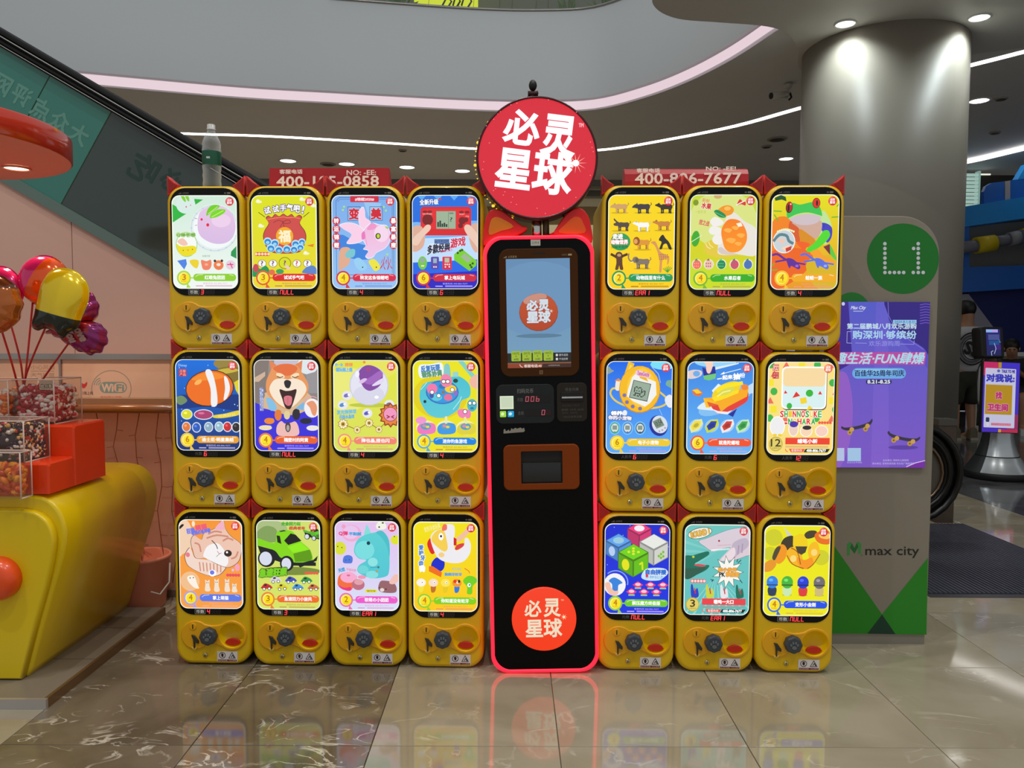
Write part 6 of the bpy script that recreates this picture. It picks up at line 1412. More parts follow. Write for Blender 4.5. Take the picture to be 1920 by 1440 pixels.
def toycar(a, x, y, s, c, win=(24, 26, 24)):
    """three-quarter view of a toy pick-up; x, y the middle of the sill, s a scale"""
    def q(u, v): return (x + u * s, y + v * s)
    dk = tuple(int(v * .72) for v in c)
    a.poly([q(-340, -120), q(-100, -60), q(110, 30), q(360, 70), q(360, 110), q(60, 110), q(-300, 0)], (24, 28, 34)); a.blob([q(-360, -210), q(-140, -150), q(-110, -270), q(-40, -300), q(80, -290), q(160, -190), q(290, -80), q(320, 10), q(300, 60), q(80, 70), q(30, 10), q(-60, 20), q(-130, -60), q(-250, -100), q(-360, -130)], c)
    a.poly([q(-20, -180), q(60, -265), q(120, -250), q(190, -180), q(30, -130)], win); a.poly([q(-110, -240), q(-70, -235), q(-52, -140), q(-100, -160)], win); a.poly([q(-80, -290), q(-20, -305), q(10, -292), q(-60, -280)], (40, 70, 30)); a.poly([q(90, -30), q(290, -80), q(318, 10), q(300, 56), q(110, 66)], dk); a.poly([q(20, -110), q(180, -160), q(280, -80), q(90, -40)], tuple(min(255, int(v * 1.1)) for v in c))
    a.ell(*q(-235, 30), 104 * s, 100 * s, (24, 26, 30)); a.ell(*q(-245, 30), 76 * s, 80 * s, (214, 220, 236)); a.ell(*q(10, 85), 84 * s, 90 * s, (24, 26, 30)); a.ell(*q(4, 88), 58 * s, 68 * s, (214, 220, 236)); a.poly([q(130, 90), q(330, 40), q(385, -10), q(370, 50), q(170, 130)], (24, 28, 32))
toycar(a, 1445, 615, 1.02, (130, 214, 20)); toycar(a, 1790, 370, .34, (90, 180, 40))
a.text('合金回力玩', 1395, 210, 1630, 252, (70, 170, 60), bold=3, skew=.1); a.text('经典老车', 1490, 262, 1685, 300, (206, 90, 60), bold=3, skew=.1)
a.text('急速狂飙', 1118, 760, 1455, 855, (120, 206, 30), bold=7, rot=-4, skew=.2, edge=(30, 50, 10), ew=7)
for i in range(5): a.ell(1690 + 34 * i, 812, 18, col=(226, 96, 70))
for x, y, c in ((1312, 895, (216, 210, 226)), (1500, 895, (60, 80, 190)), (1692, 895, (50, 150, 70)), (1200, 980, (200, 40, 44)), (1392, 980, (220, 206, 40)), (1585, 980, (70, 150, 226)), (1778, 980, (206, 110, 70))):
    a.blob([(x - 62, y + 20), (x - 50, y - 10), (x - 20, y - 40), (x + 20, y - 34), (x + 62, y - 10), (x + 68, y + 20)], c); a.poly([(x - 22, y - 30), (x + 8, y - 30), (x + 4, y - 10), (x - 30, y - 8)], (40, 40, 44)); a.ell(x - 28, y + 26, 20, 20, (40, 40, 44)); a.ell(x - 28, y + 26, 13, 13, W_); a.ell(x + 36, y + 20, 20, 20, (40, 40, 44)); a.ell(x + 36, y + 20, 13, 13, W_)
common(a, (236, 110, 40), (230, 130, 50), '3', '急速回力小旋风', fine=(190, 150, 90)); P[2, 1] = (a, '3', 'box', 'capsule machine with lime green toy car poster, bottom row')
a = poster((135, 195, 920, 1260)); a.fill((226, 190, 236), (214, 222, 246)); a.ell(340, 340, 120, 100, (240, 170, 210)); a.ell(330, 330, 96, 80, (230, 196, 236)); a.ell(245, 262, 26, col=(236, 160, 200))
a.text('Q弹', 185, 318, 295, 370, (230, 60, 120), bold=3); a.text('不黏腻', 310, 330, 460, 366, (60, 160, 220), bold=3)
a.blob([(640, 250), (680, 200), (740, 205), (770, 260), (740, 292), (660, 290)], (240, 240, 226)); a.ell(680, 265, 10, col=BK); a.ell(725, 215, 14, 10, (60, 90, 50)); a.ell(200, 520, 72, 78, (216, 222, 50)); a.ell(170, 500, 7, col=BK); a.ell(222, 512, 7, col=BK); a.ell(880, 415, 60, 55, (220, 226, 40)); a.ell(866, 375, 7, col=BK)
a.blob([(235, 690), (245, 620), (300, 600), (350, 625), (345, 690), (300, 700)], (80, 120, 220)); a.ell(270, 660, 6, col=(30, 40, 90)); a.ell(312, 655, 6, col=(30, 40, 90))
un = (90, 206, 210)
a.blob([(495, 390), (510, 290), (530, 240), (560, 290), (580, 370)], (130, 220, 216)); a.blob([(370, 560), (400, 440), (480, 370), (620, 330), (700, 330), (790, 420), (805, 600), (800, 780), (760, 850), (600, 875), (480, 840), (410, 790), (430, 720), (520, 660), (430, 640)], un, col2=(80, 196, 210)); a.blob([(640, 330), (720, 310), (800, 420), (805, 620), (770, 480), (700, 380)], (70, 190, 200)); a.ell(500, 540, 120, 110, (120, 220, 222)); a.ell(600, 680, 60, 52, (140, 226, 226)); a.ell(590, 830, 76, 46, (130, 222, 222)); a.ell(480, 770, 66, 50, (110, 212, 214)); a.ell(548, 456, 22, 22, (20, 60, 80)); a.line([(570, 745), (660, 740)], 8, (60, 160, 170)); a.ell(668, 740, 14, col=(60, 120, 120)); a.ell(646, 790, 14, col=(190, 150, 90))
a.text('天然', 175, 755, 255, 800, (60, 160, 210), bold=3, rot=-14); a.text('环保材质', 275, 760, 395, 795, (226, 80, 120), rot=8)
a.blob([(165, 920), (190, 840), (290, 800), (380, 830), (400, 880), (330, 1020), (230, 1010), (175, 970)], (240, 110, 60)); a.ell(300, 865, 100, 66, (246, 170, 206)); a.ell(300, 842, 22, 12, (216, 110, 150)); a.blob([(170, 960), (250, 990), (325, 980), (325, 1020), (230, 1012)], (236, 50, 130)); a.ell(420, 950, 78, 66, (190, 110, 130)); a.ell(425, 920, 56, 34, (226, 160, 170)); a.ell(465, 860, 50, 22, (240, 150, 180))
a.blob([(665, 1000), (690, 910), (760, 900), (850, 920), (890, 980), (870, 1040), (720, 1040)], (150, 100, 106)); a.ell(712, 1010, 26, 22, (230, 216, 210)); a.ell(760, 1000, 8, col=BK); a.ell(680, 985, 7, col=BK); a.blob([(800, 920), (860, 830), (910, 830), (910, 900), (850, 940)], (240, 190, 180))
a.rect(506, 1006, 648, 1042, (232, 226, 40)); a.text('慢回弹', 524, 1012, 630, 1036, (60, 50, 20))
common(a, (236, 90, 200), (236, 110, 170), '2', '软萌の小团团', fine=(226, 150, 200)); P[2, 2] = (a, 'ERR1', 'box', 'capsule machine with turquoise squishy toy poster')
a = poster((1070, 198, 1860, 1270)); a.fill((240, 226, 10), (250, 200, 20))
a.text('变形牙齿玩具', 1200, 240, 1405, 300, (250, 246, 200), rot=-16)
a.blob([(1240, 470), (1270, 400), (1330, 400), (1350, 520), (1320, 580), (1280, 570)], (220, 36, 34)); a.blob([(1290, 700), (1330, 640), (1370, 625), (1450, 670), (1440, 760), (1370, 800), (1300, 770)], (20, 40, 200)); a.poly([(1260, 730), (1310, 730), (1420, 800), (1410, 860), (1260, 790)], (240, 110, 20))
a.blob([(1280, 400), (1330, 310), (1420, 280), (1470, 230), (1560, 235), (1580, 300), (1570, 470), (1600, 540), (1690, 480), (1700, 400), (1740, 390), (1776, 470), (1760, 580), (1680, 670), (1560, 690), (1420, 660), (1340, 580)], (236, 234, 238)); a.blob([(1290, 400), (1350, 310), (1440, 300), (1480, 420), (1490, 520), (1440, 550), (1330, 470)], (244, 206, 80)); a.ell(1410, 375, 30, 44, (250, 250, 250)); a.ell(1410, 370, 13, 14, BK); a.blob([(1420, 290), (1440, 230), (1480, 235), (1480, 290), (1440, 305)], (240, 110, 90)); a.ell(1415, 592, 36, 30, (244, 206, 130))
a.blob([(1590, 400), (1680, 320), (1740, 260), (1780, 290), (1720, 360), (1640, 430)], (240, 190, 160)); a.poly([(1565, 380), (1600, 400), (1600, 480), (1565, 475)], (206, 30, 40)); a.blob([(1580, 520), (1610, 470), (1690, 450), (1680, 490), (1610, 530)], (216, 60, 70))
for i, ch in enumerate('爱护牙齿'): a.text(ch, 1138 + (i == 2) * 20, 480 + 62 * i, 1190 + (i == 2) * 20, 536 + 62 * i, (80, 130, 210), bold=4, edge=(246, 250, 240), ew=9)
a.blob([(1140, 740), (1180, 715), (1215, 740), (1205, 800), (1175, 790), (1150, 800)], (250, 250, 250)); a.text('刷牙清理', 1545, 740, 1655, 775, (110, 180, 210), rot=2); a.text('勤刷牙好牙', 1455, 805, 1665, 840, (90, 160, 220), bold=3); a.line([(1700, 750), (1750, 780), (1760, 805)], 9, (230, 100, 50))
for x, c, c2 in ((1165, (250, 240, 230), (240, 226, 60)), (1315, (246, 220, 200), (190, 110, 40)), (1465, (250, 226, 90), (230, 200, 30)), (1605, (240, 150, 40), (40, 120, 220))): a.blob([(x - 28, 960), (x + 30, 960), (x + 20, 1030), (x - 24, 1040)], c2); a.ell(x, 925, 58, 48, c); a.ell(x + 10, 920, 14, 16, W_); a.ell(x + 12, 922, 6, col=BK)
a.blob([(1680, 900), (1740, 840), (1820, 850), (1855, 900), (1800, 960), (1790, 1050), (1730, 1050), (1730, 970)], (110, 206, 30)); a.ell(1755, 948, 22, 24, W_); a.ell(1760, 946, 10, col=(30, 110, 110)); a.ell(1580, 905, 20, col=(230, 50, 40)); a.ell(1632, 905, 14, 18, BK)
common(a, (130, 206, 20), (150, 206, 40), '4', '你知道没有蛀牙', fine=(230, 140, 100)); P[2, 3] = (a, '4', 'box', 'capsule machine with white toothy toy poster, left of kiosk bottom')
a = poster((75, 160, 878, 1235)); a.fill((20, 40, 206), (14, 50, 226))
for x, y in ((190, 205), (360, 240), (385, 185), (110, 650), (860, 430), (300, 300)): a.ell(x, y, 5, col=(170, 200, 250))
def cube(a, x, y, s, c, top=None, left=None, right=None):
    lo = tuple(int(v * .8) for v in c); dk = tuple(int(v * .62) for v in c)
    def hexp(k): return [(x, y - s * k), (x + s * .98 * k, y - s * .5 * k), (x + s * .98 * k, y + s * .55 * k), (x, y + s * 1.08 * k), (x - s * .98 * k, y + s * .55 * k), (x - s * .98 * k, y - s * .5 * k)]
    a.poly(hexp(1.0), dk)
    a.poly([(x, y - s * .98), (x + s * .9, y - s * .48), (x, y - s * .02), (x - s * .9, y - s * .48)], c); a.poly([(x - s * .95, y - s * .38), (x - s * .05, y + s * .1), (x - s * .05, y + s * 1.02), (x - s * .95, y + s * .5)], lo); a.poly([(x + s * .95, y - s * .38), (x + s * .05, y + s * .1), (x + s * .05, y + s * 1.02), (x + s * .95, y + s * .5)], tuple(int(v * .9) for v in c))
    if top: a.ell(x, y - s * .5, s * .42, s * .24, top)
    if left: a.ell(x - s * .5, y + s * .3, s * .24, s * .36, left, rot=-10)
    if right:
        for u, v in ((.35, .55), (.5, .42), (.65, .28), (.5, .66), (.66, .56)): a.ell(x + s * u, y + s * v - s * .1, s * .08, s * .09, right)
cube(a, 500, 290, 150, (236, 60, 130), top=(244, 236, 244)); cube(a, 245, 440, 160, (90, 160, 240), top=(150, 200, 220), left=(180, 206, 240)); cube(a, 680, 460, 180, (230, 232, 226), right=(120, 190, 30)); cube(a, 430, 590, 190, (110, 210, 20), left=(226, 226, 20))
for u, v in ((0, -.55), (-.3, -.5), (.32, -.5), (0, -.72), (0, -.38)): a.ell(430 + 190 * u, 590 + 190 * v, 19, 14, (220, 230, 50))
a.line([(510, 640), (540, 620), (545, 700)], 22, (210, 226, 30))
a.blob([(530, 790), (580, 700), (700, 680), (820, 690), (860, 740), (800, 800), (740, 830), (600, 830)], (200, 226, 246)); a.text('自由拼接', 585, 700, 835, 760, (40, 110, 206), bold=5, edge=W_, ew=6); a.text('多种玩法', 580, 770, 800, 810, (80, 150, 210)); a.ell(600, 775, 17, 20, (226, 50, 80))
a.ell(205, 885, 135, 135, (240, 240, 244)); a.blob([(130, 840), (200, 800), (300, 860), (250, 890), (240, 960), (180, 960), (170, 880)], (50, 130, 220)); a.blob([(80, 880), (140, 860), (160, 920), (200, 960), (250, 960), (230, 1010), (140, 1000)], (240, 190, 170)); a.ring(215, 860, 150, 140, 14, (130, 160, 230), a0=-130, a1=10)
for x, y in ((490, 885), (645, 885), (798, 885), (412, 968), (565, 968), (718, 968)): a.poly([(x - 66, y), (x, y - 42), (x + 66, y), (x, y + 42)], (236, 60, 120)); a.ell(x, y - 6, 34, 18, (250, 200, 220)); a.rect(x - 38, y + 30, x + 40, y + 48, (150, 200, 150))
common(a, (110, 200, 40), (150, 206, 60), '4', '解压魔方终极版', fine=(200, 170, 246)); P[2, 4] = (a, 'NULL', '元数', 'capsule machine with coloured dice cubes poster, right of kiosk bottom')
a = poster((1030, 175, 1840, 1240)); a.fill((110, 196, 190), (90, 190, 190))
for i in range(9): a.poly([(1430, 760), (1030 + 110 * i, 1240), (1060 + 110 * i, 1240)], (140, 212, 206))
for i in range(5): a.poly([(1430, 500), (1030, 250 + 110 * i), (1030, 290 + 110 * i)], (124, 204, 198))
a.ell(1218, 278, 152, 64, BK, rot=-12); a.ell(1218, 278, 146, 58, (240, 238, 226), rot=-12); a.text('ROUND 1', 1105, 245, 1335, 312, (230, 180, 70), bold=4, rot=-12, edge=(120, 90, 50), ew=3)
sh_ = [(1205, 375), (1300, 340), (1450, 280), (1600, 230), (1760, 210), (1840, 230), (1840, 500), (1790, 540), (1640, 590), (1500, 605), (1470, 585), (1550, 500), (1600, 440), (1480, 460), (1380, 490), (1290, 440)]
a.blob([(1560 + (x - 1560) * 1.015, 400 + (y - 400) * 1.02) for x, y in sh_], (70, 110, 120)); a.blob(sh_, (214, 204, 216), col2=(220, 200, 210)); a.blob([(1620, 400), (1780, 330), (1820, 420), (1700, 520), (1640, 560)], (190, 176, 196)); a.blob([(1490, 590), (1560, 510), (1640, 440), (1660, 520), (1600, 585)], (232, 216, 222)); a.line([(1700, 420), (1690, 520)], 16, (170, 150, 176)); a.line([(1745, 400), (1740, 500)], 16, (170, 150, 176))
for i in range(12): a.poly([(1360 + 19 * i, 470 - 1.5 * i), (1378 + 19 * i, 468 - 1.5 * i), (1368 + 19 * i, 496 - 2 * i)], W_)
a.ell(1455, 366, 12, 12, (150, 40, 50)); a.line([(1440, 420), (1600, 410)], 5, (206, 150, 160))
a.blob([(1030, 560), (1130, 540), (1230, 510), (1320, 490), (1330, 530), (1220, 600), (1160, 640), (1260, 650), (1340, 655), (1300, 710), (1180, 770), (1080, 820), (1030, 780)], (20, 110, 90)); a.blob([(1150, 655), (1200, 638), (1300, 655), (1250, 672)], (206, 80, 90)); a.blob([(1030, 700), (1150, 690), (1300, 680), (1180, 770), (1080, 820), (1030, 790)], (40, 90, 74)); a.ell(1140, 556, 16, 14, (190, 206, 60))
a.star(1570, 730, 110, 200, 11, BK, sx=1.0); a.star(1570, 730, 102, 186, 11, (246, 244, 236)); a.text('和小伙伴', 1450, 680, 1680, 725, (240, 170, 60), bold=4, edge=(120, 80, 20), ew=2); a.text('PK', 1465, 735, 1535, 785, BK, bold=3); a.text('掌指套', 1545, 732, 1710, 785, (240, 170, 60), bold=4, edge=(120, 80, 20), ew=2)
for q in (((1680, 610), (1690, 580)), ((1695, 620), (1730, 588)), ((1360, 820), (1395, 830)), ((1375, 845), (1390, 820)), ((1720, 820), (1750, 855))): a.line(q, 9, (20, 60, 64))
a.rect(1110, 818, 1300, 860, (232, 90, 100), 14)
for i in range(5): a.ell(1132 + 37 * i, 839, 15, col=(250, 220, 214))
for x, c in ((1165, (40, 60, 190)), (1352, (200, 210, 60)), (1530, (230, 226, 232)), (1722, (20, 110, 90))): a.blob([(x - 50, 900), (x - 30, 880), (x - 4, 960), (x + 30, 920), (x + 50, 1010), (x + 20, 1036), (x - 40, 1030)], c); a.line([(x - 2, 925), (x + 8, 985)], 14, (200, 50, 60))
common(a, (232, 66, 74), (200, 180, 80), '3', '嗷呜一大口', fine=(130, 170, 160), bar=True, badge=(206, 60, 70)); P[2, 5] = (a, 'ERR1', '元数', 'capsule machine with white shark puppet poster')
a = poster((640, 182, 1465, 1255)); a.fill((232, 228, 20), (236, 232, 20))
# plain machine-like plates in yellow and black in the place of the picture's figure
for x, y, r in ((760, 330, 110), (720, 520, 90), (1360, 560, 100)): a.ell(x, y, r, r * .9, (206, 206, 40))
a.blob([(850, 400), (900, 330), (1000, 310), (1010, 420), (960, 480), (870, 450)], (60, 54, 40)); a.blob([(760, 560), (800, 440), (880, 410), (930, 480), (900, 590), (820, 640)], (240, 150, 30)); a.blob([(745, 560), (790, 450), (850, 440), (800, 560), (770, 600)], (80, 70, 50)); a.blob([(650, 640), (740, 590), (800, 640), (740, 720), (650, 730)], (230, 150, 40))
a.blob([(920, 520), (980, 440), (1090, 470), (1130, 600), (1140, 700), (1060, 670), (960, 620)], (244, 180, 30)); a.blob([(1190, 500), (1220, 400), (1300, 380), (1340, 500), (1290, 600), (1240, 640)], (246, 186, 30)); a.blob([(1050, 560), (1150, 590), (1240, 560), (1260, 640), (1180, 700), (1090, 660)], (246, 150, 30)); a.poly([(1000, 320), (1080, 280), (1170, 300), (1190, 430), (1140, 510), (1060, 500), (1000, 420)], (240, 206, 20)); a.poly([(1030, 430), (1180, 430), (1160, 500), (1110, 530), (1060, 505)], (70, 62, 50)); a.ell(1010, 575, 40, 40, (250, 216, 120)); a.ell(1268, 500, 40, 40, (250, 216, 120)); a.poly([(880, 205), (985, 300), (930, 310)], (206, 206, 200)); a.blob([(1140, 290), (1200, 245), (1290, 250), (1280, 310), (1180, 340)], (70, 62, 46)); a.blob([(1270, 290), (1340, 250), (1465, 260), (1465, 390), (1360, 400), (1290, 360)], (232, 110, 30)); a.blob([(1320, 290), (1400, 270), (1465, 290), (1440, 340), (1350, 330)], (244, 196, 90))
for q in ([(930, 540), (1000, 640), (1140, 690)], [(1190, 690), (1260, 640), (1340, 520)], [(980, 450), (1060, 500), (1100, 640)]): a.line(q, 10, (150, 80, 20), curve=3)
for x, c, c2 in ((752, (50, 130, 226), (40, 60, 90)), (940, (70, 180, 60), (200, 230, 180)), (1138, (30, 60, 210), (220, 60, 60)), (1342, (110, 106, 110), (206, 186, 120))): a.ell(x, 1005, 60, 14, (190, 186, 20)); a.blob([(x - 50, 920), (x + 50, 920), (x + 40, 1010), (x - 40, 1010)], c2); a.ell(x, 855, 72, 74, c); a.ell(x - 16, 830, 26, 18, tuple(min(255, v + 50) for v in c)); a.rect(x - 70, 880, x + 70, 896, tuple(int(v * .6) for v in c))
common(a, (30, 80, 226), (60, 110, 210), '4', '变形小金刚', fine=(220, 180, 60)); P[2, 6] = (a, 'NULL', 'box', 'capsule machine at bottom right with yellow and orange armour plates poster')
for (r_, c_), (art, code, kind, label) in P.items():
    machine(r_, c_, art, code, kind, label)
# ================================================================ COIN EXCHANGE KIOSK with its round sign
KY, KX, KT = 2.768, .1258, .0217
ki = thing('coin_kiosk', 'tall black coin kiosk with red light rim, cat ears and round red sign', 'kiosk', (KX, KY, .004))
ki.rotation_euler = (0, -KT, 0)
def k2(px, py, dy=0.0):
    p = at_y(px, py, KY + dy); return ((p.x - KX) + KT * p.z, p.z - .004)
KW, KH = .394, 1.588
M_KBLK = mat('kiosk_black', (4, 4, 5), .3, spec=.15)
M_REDLED = glow('red_led', (255, 20, 44), 2.6)
M_REDTOP = mat('rim_red', (196, 26, 36), .4)
inner = rr(KW - .026, KH - .026, .054, 0, KH / 2, 8); outer_k = rr(KW, KH, .066, 0, KH / 2, 8)
m = MB(); m.prism(rr(KW - .06, KH - .008, .055, .012, KH / 2, 8), .012, .34); m.build('cabinet', mat('cabinet_dark', (26, 14, 14), .4), ki)
m = MB(); m.prism(inner, .002, .014); m.build('front_panel', M_KBLK, ki)
m = MB()                                                 # glowing tube round the front edge
R = []
for t_ in range(8):
    a_ = 2 * PI * t_ / 8
    w_ = .0065
    R.append([(x * (1 - (.0065 - w_ * math.cos(a_)) * 2 / KW), .004 - w_ * math.sin(a_), KH / 2 + (z - KH / 2) * (1 - (.0065 - w_ * math.cos(a_)) * 2 / KH)) for x, z in outer_k])
R.append(R[0]); m.rings(R, 0, (False, False)); m.build('light_rim', M_REDLED, ki)
# phone-shaped screen surround, screen and print
def krect(x0, y0, x1, y1): a_ = k2(x0, y1); b_ = k2(x1, y0); return a_[0], a_[1], b_[0], b_[1]
def kslab(nm, x0, y0, x1, y1, r, ya, yb, mt, bevel=.002, par=None, holes=None):
    a0, b0, a1, b1 = krect(x0, y0, x1, y1); q = MB(); q.prism(rr(a1 - a0, b1 - b0, r, (a0 + a1) / 2, (b0 + b1) / 2, 6), ya, yb, bevel=bevel, holes=holes or (), back=not holes); return q.build(nm, mt, par or ki)
sb = kslab('screen_surround', 939.5, 466, 1083, 705, .034, -.004, .003, mat('surround_brown', (72, 38, 4), .4, spec=.15))
kslab('speaker_slit', 998, 473, 1022, 475.5, .0012, -.0045, -.003, M_SLIT, 0, sb)
def kart(nm, rect, mt, y, par=ki, clip=True):
    a0, b0, a1, b1 = krect(*rect)
    A = Art(rect, (a1 - a0, b1 - b0), clip=clip); A.place = ((a0 + a1) / 2, y, (b0 + b1) / 2); A.nm = nm; A.mt = mt; A.par = par; return A
def kput(A): return A.build(A.nm, A.mt, A.par, A.place)
s = kart('screen', (952, 485, 1068, 689), print_mat('screen_glow', .85, rough=.2, coat=.5), -.0047, sb)
s.fill((104, 148, 192), (124, 168, 200)); s.ell(1010, 560, 90, 70, (112, 156, 198)); s.ell(1010, 629, 42, 4, (92, 132, 162))
s.ell(1010, 585, 35.5, col=(150, 70, 30)); s.ell(1010, 584, 34.5, col=(206, 84, 34), col2=(190, 66, 22)); s.ell(1004, 560, 22, 9, (216, 150, 130), rot=-14)
for ch, x0, y0, x1, y1 in (('必', 989, 562.5, 1008.5, 581), ('灵', 1010.5, 561.5, 1029, 582), ('星', 989, 584, 1009, 604), ('球', 1010, 583, 1031, 604)): s.text(ch, x0, y0, x1, y1, (226, 236, 246), bold=1.1, edge=(150, 40, 30), ew=.6)
s.star(1033, 583, 1, 4, 6, (250, 240, 220))
s.rect(952, 661, 1068, 680, (10, 12, 16)); s.rect(952, 679, 1068, 681.5, (140, 84, 44)); s.rect(952, 681.5, 1068, 689, (60, 24, 8)); s.poly([(952, 681.5), (1016, 681.5), (1014, 689), (952, 689)], (150, 60, 24))
for i, (a_, b_) in enumerate((('10元', '4枚'), ('20元', '8枚'), ('50元', '20枚'), ('100元', '40枚'))):
    x = 959 + 19.6 * i; s.rect(x, 657 - .6 * (i == 2), x + 17.4, 676, (166, 196, 44), 2); s.text(a_, x + 2.6, 659, x + 14.8, 664, (30, 40, 10)); s.text('▼', x + 7, 666, x + 10, 668, (60, 80, 10)); s.text(b_, x + 4, 670, x + 13.4, 675, (30, 40, 10))
for y, t_ in ((663.5, '硬币返回'), (671, '不设找零')): s.rect(1040, y, 1044, y + 4.4, (220, 220, 220), .6); s.text(t_, 1046, y, 1062, y + 4.4, (210, 210, 210))
s.text('客服电话:40', 982, 682.5, 1014, 688, (236, 220, 210), bold=.2); s.line([(974, 682.5), (976, 686), (979, 687.5)], 1.6, (240, 200, 190)); s.text('必灵星球出品', 1026, 683.6, 1047, 686, (190, 180, 170))
kput(s)
s = kart('surround_print', (940, 466, 1083, 705), print_mat('surround_ink', rough=.4), -.0046, sb)
for i in range(4): s.rect(948 + i * 1.5, 482 - i * .9, 949 + i * 1.5, 483, (176, 156, 120))
s.text('必灵星球', 956, 478.6, 972, 483, (176, 156, 120)); s.rect(1065, 477, 1072, 480.4, (176, 156, 120), .6); s.text('100%', 1054, 477, 1063, 480.4, (140, 116, 80)); s.rect(1010, 694, 1016, 701, (150, 120, 80)); s.rect(1011, 695, 1015, 700, (96, 52, 10)); kput(s)
# paper number label
s = kart('paper_label', (995, 449, 1013, 460.5), print_mat('label_paper', rough=.6), -.0012); s.fill((196, 192, 180)); s.text('LU9-4', 998, 452.5, 1010, 457, (60, 60, 56)); kput(s)
# left pay panel
kslab('pay_panel', 931, 720, 1038.5, 793, .024, -.002, .003, mat('panel_grey', (38, 41, 42), .45, spec=.2))
s = kart('pay_print', (931, 720, 1038.5, 793), print_mat('panel_ink', rough=.5), -.0026); s.text('扫码兑币', 970, 728, 1000, 736.5, (120, 120, 116), bold=.15); s.text('币数', 970, 745, 981, 752, (104, 104, 100)); s.text('金额', 971, 770, 982, 777, (104, 104, 100)); s.rect(983.5, 741, 1032.5, 754, (8, 5, 6), 1); s.rect(985, 767, 1033, 779, (8, 5, 6), 1); s.rect(984, 741.4, 1010, 753.6, (54, 4, 12)); s.rect(1013, 767.4, 1032, 778.6, (44, 4, 12)); kput(s)
s = kart('pay_code_square', (937.5, 741, 962.5, 765.5), print_mat('code_glow', .9, rough=.4), -.0026); s.fill((226, 240, 206)); s.rect(939.5, 743, 960.5, 763, (206, 220, 190)); kput(s)
for i, (x, c, c2) in enumerate(((937.5, (160, 226, 60), (240, 250, 200)), (952, (20, 170, 226), (220, 244, 250)))):
    s = kart('pay_logo', (x, 769, x + 11.4, 780.4), MATS['code_glow'], -.0026); s.rect(x, 769, x + 11.4, 780.4, c, 1.6); s.blob([(x + 2, 774), (x + 5, 771.5), (x + 8, 774), (x + 6, 777), (x + 3, 777)], c2); kput(s)
s = kart('pay_digits', (931, 720, 1038.5, 793), print_mat('kiosk_digits', 1.0), -.003, clip=False); s.seg7('00b', 985.5, 743, 5, 8.8, 4.8, .9, (206, 96, 110)); s.seg7('0', 1015, 768.6, 5, 8.6, 2, .9, (206, 96, 110)); kput(s)
# right banknote panel
bp_ = kslab('banknote_panel', 1044.5, 719, 1100, 791.5, .018, -.002, .003, mat('panel_olive', (44, 38, 32), .45, spec=.2))
kslab('banknote_slot', 1052, 736, 1093.5, 753, .002, -.006, .001, M_SLIT, .001, bp_)
kslab('slot_lip', 1053, 744.6, 1092, 747.6, .001, -.0085, -.005, mat('lip_steel', (206, 208, 206), .25, metal=.8), .0005, bp_)
s = kart('banknote_print', (1044.5, 719, 1100, 791.5), MATS['panel_ink'], -.0026, bp_); s.text('现金兑换', 1060, 728, 1085, 734.5, (96, 94, 90)); s.text('仅支持以下纸币', 1054, 759, 1086, 763.5, (64, 62, 58)); s.text('面额: 10元 20元', 1053, 767, 1094, 771, (84, 82, 78)); s.text('50元 100元', 1054, 773, 1082, 777, (70, 68, 64)); s.text('※50元找零兑换', 1056, 780, 1090, 784.5, (80, 78, 74)); kput(s)
# torn tape on the black front
s = kart('torn_tape', (942, 799, 986, 813), print_mat('tape_paper', rough=.8), -.0008, clip=False)
s.poly([(944, 811.2), (944.5, 804), (947, 802.5), (948.5, 807), (951, 806), (954, 804), (955, 807), (957.5, 805.5), (958.5, 801.5), (962, 803.6), (966, 801), (970, 802.6), (976, 800.6), (979, 803), (982.4, 801), (984, 806.5), (982, 809), (962, 810.2)], (150, 144, 132)); kput(s)
# coin tray
a0, b0, a1, b1 = krect(977.5, 845, 1054, 906)
tr = kslab('coin_tray', 945, 833, 1085.5, 917.5, .022, -.010, .003, mat('tray_orange', (132, 56, 0), .4, spec=.2), .004, None, [rr(a1 - a0, b1 - b0, .004, (a0 + a1) / 2, (b0 + b1) / 2, 3)])
q = MB(); q.box((a0, .0015, b0), (a1, .0019, b1)); q.build('tray_opening', M_SLIT, tr)
q = MB(); q.box((a0 + .004, -.004, (b0 + b1) / 2 + .012), (a1 - .006, .0014, (b0 + b1) / 2 + .016)); q.build('tray_flap_edge', mat('flap_smoke', (44, 46, 42), .2), tr)
q = MB(); q.box((a0 + .006, -.002, b0 + .006), (a1 - .006, .0014, (b0 + b1) / 2 + .012)); q.build('tray_flap', mat('flap_dark', (14, 15, 15), .1, coat=.5), tr)
# lit round logo near the foot
c = k2(1020, 1160); r_ = abs(k2(1080.5, 1160)[0] - k2(959.5, 1160)[0]) / 2
lg = MB(); lg.lathe([(r_, .003), (r_, -.004), (r_ * .97, -.006), (.001, -.006)], (c[0], 0, c[1]), 48, 0, 'Y'); lo = lg.build('logo_disc', glow('logo_orange', (244, 56, 14), 1.0), ki)
M_CREAM = glow('logo_cream', (240, 226, 196), .95, False)
kk = abs(k2(1100, 1160)[0] - k2(1000, 1160)[0]) / 100
def letters(par, lst, mt, y, cen, tilt=0.0, depth=.004, bev=.035):
    for ch, x0, y0, x1, y1 in lst:
        mid = k2((x0 + x1) / 2, (y0 + y1) / 2)
        slab_letters('character', ch, (x1 - x0) * kk, (y1 - y0) * kk, depth, mt, par, (mid[0], y, mid[1]), 0.0, bev, tilt)
letters(lo, (('必', 983, 1123, 1015, 1155), ('灵', 1019, 1121, 1051, 1156), ('星', 985, 1160, 1018, 1193), ('球', 1019, 1158, 1054, 1194)), M_CREAM, -.0075, c, 0.0, .002, .022)
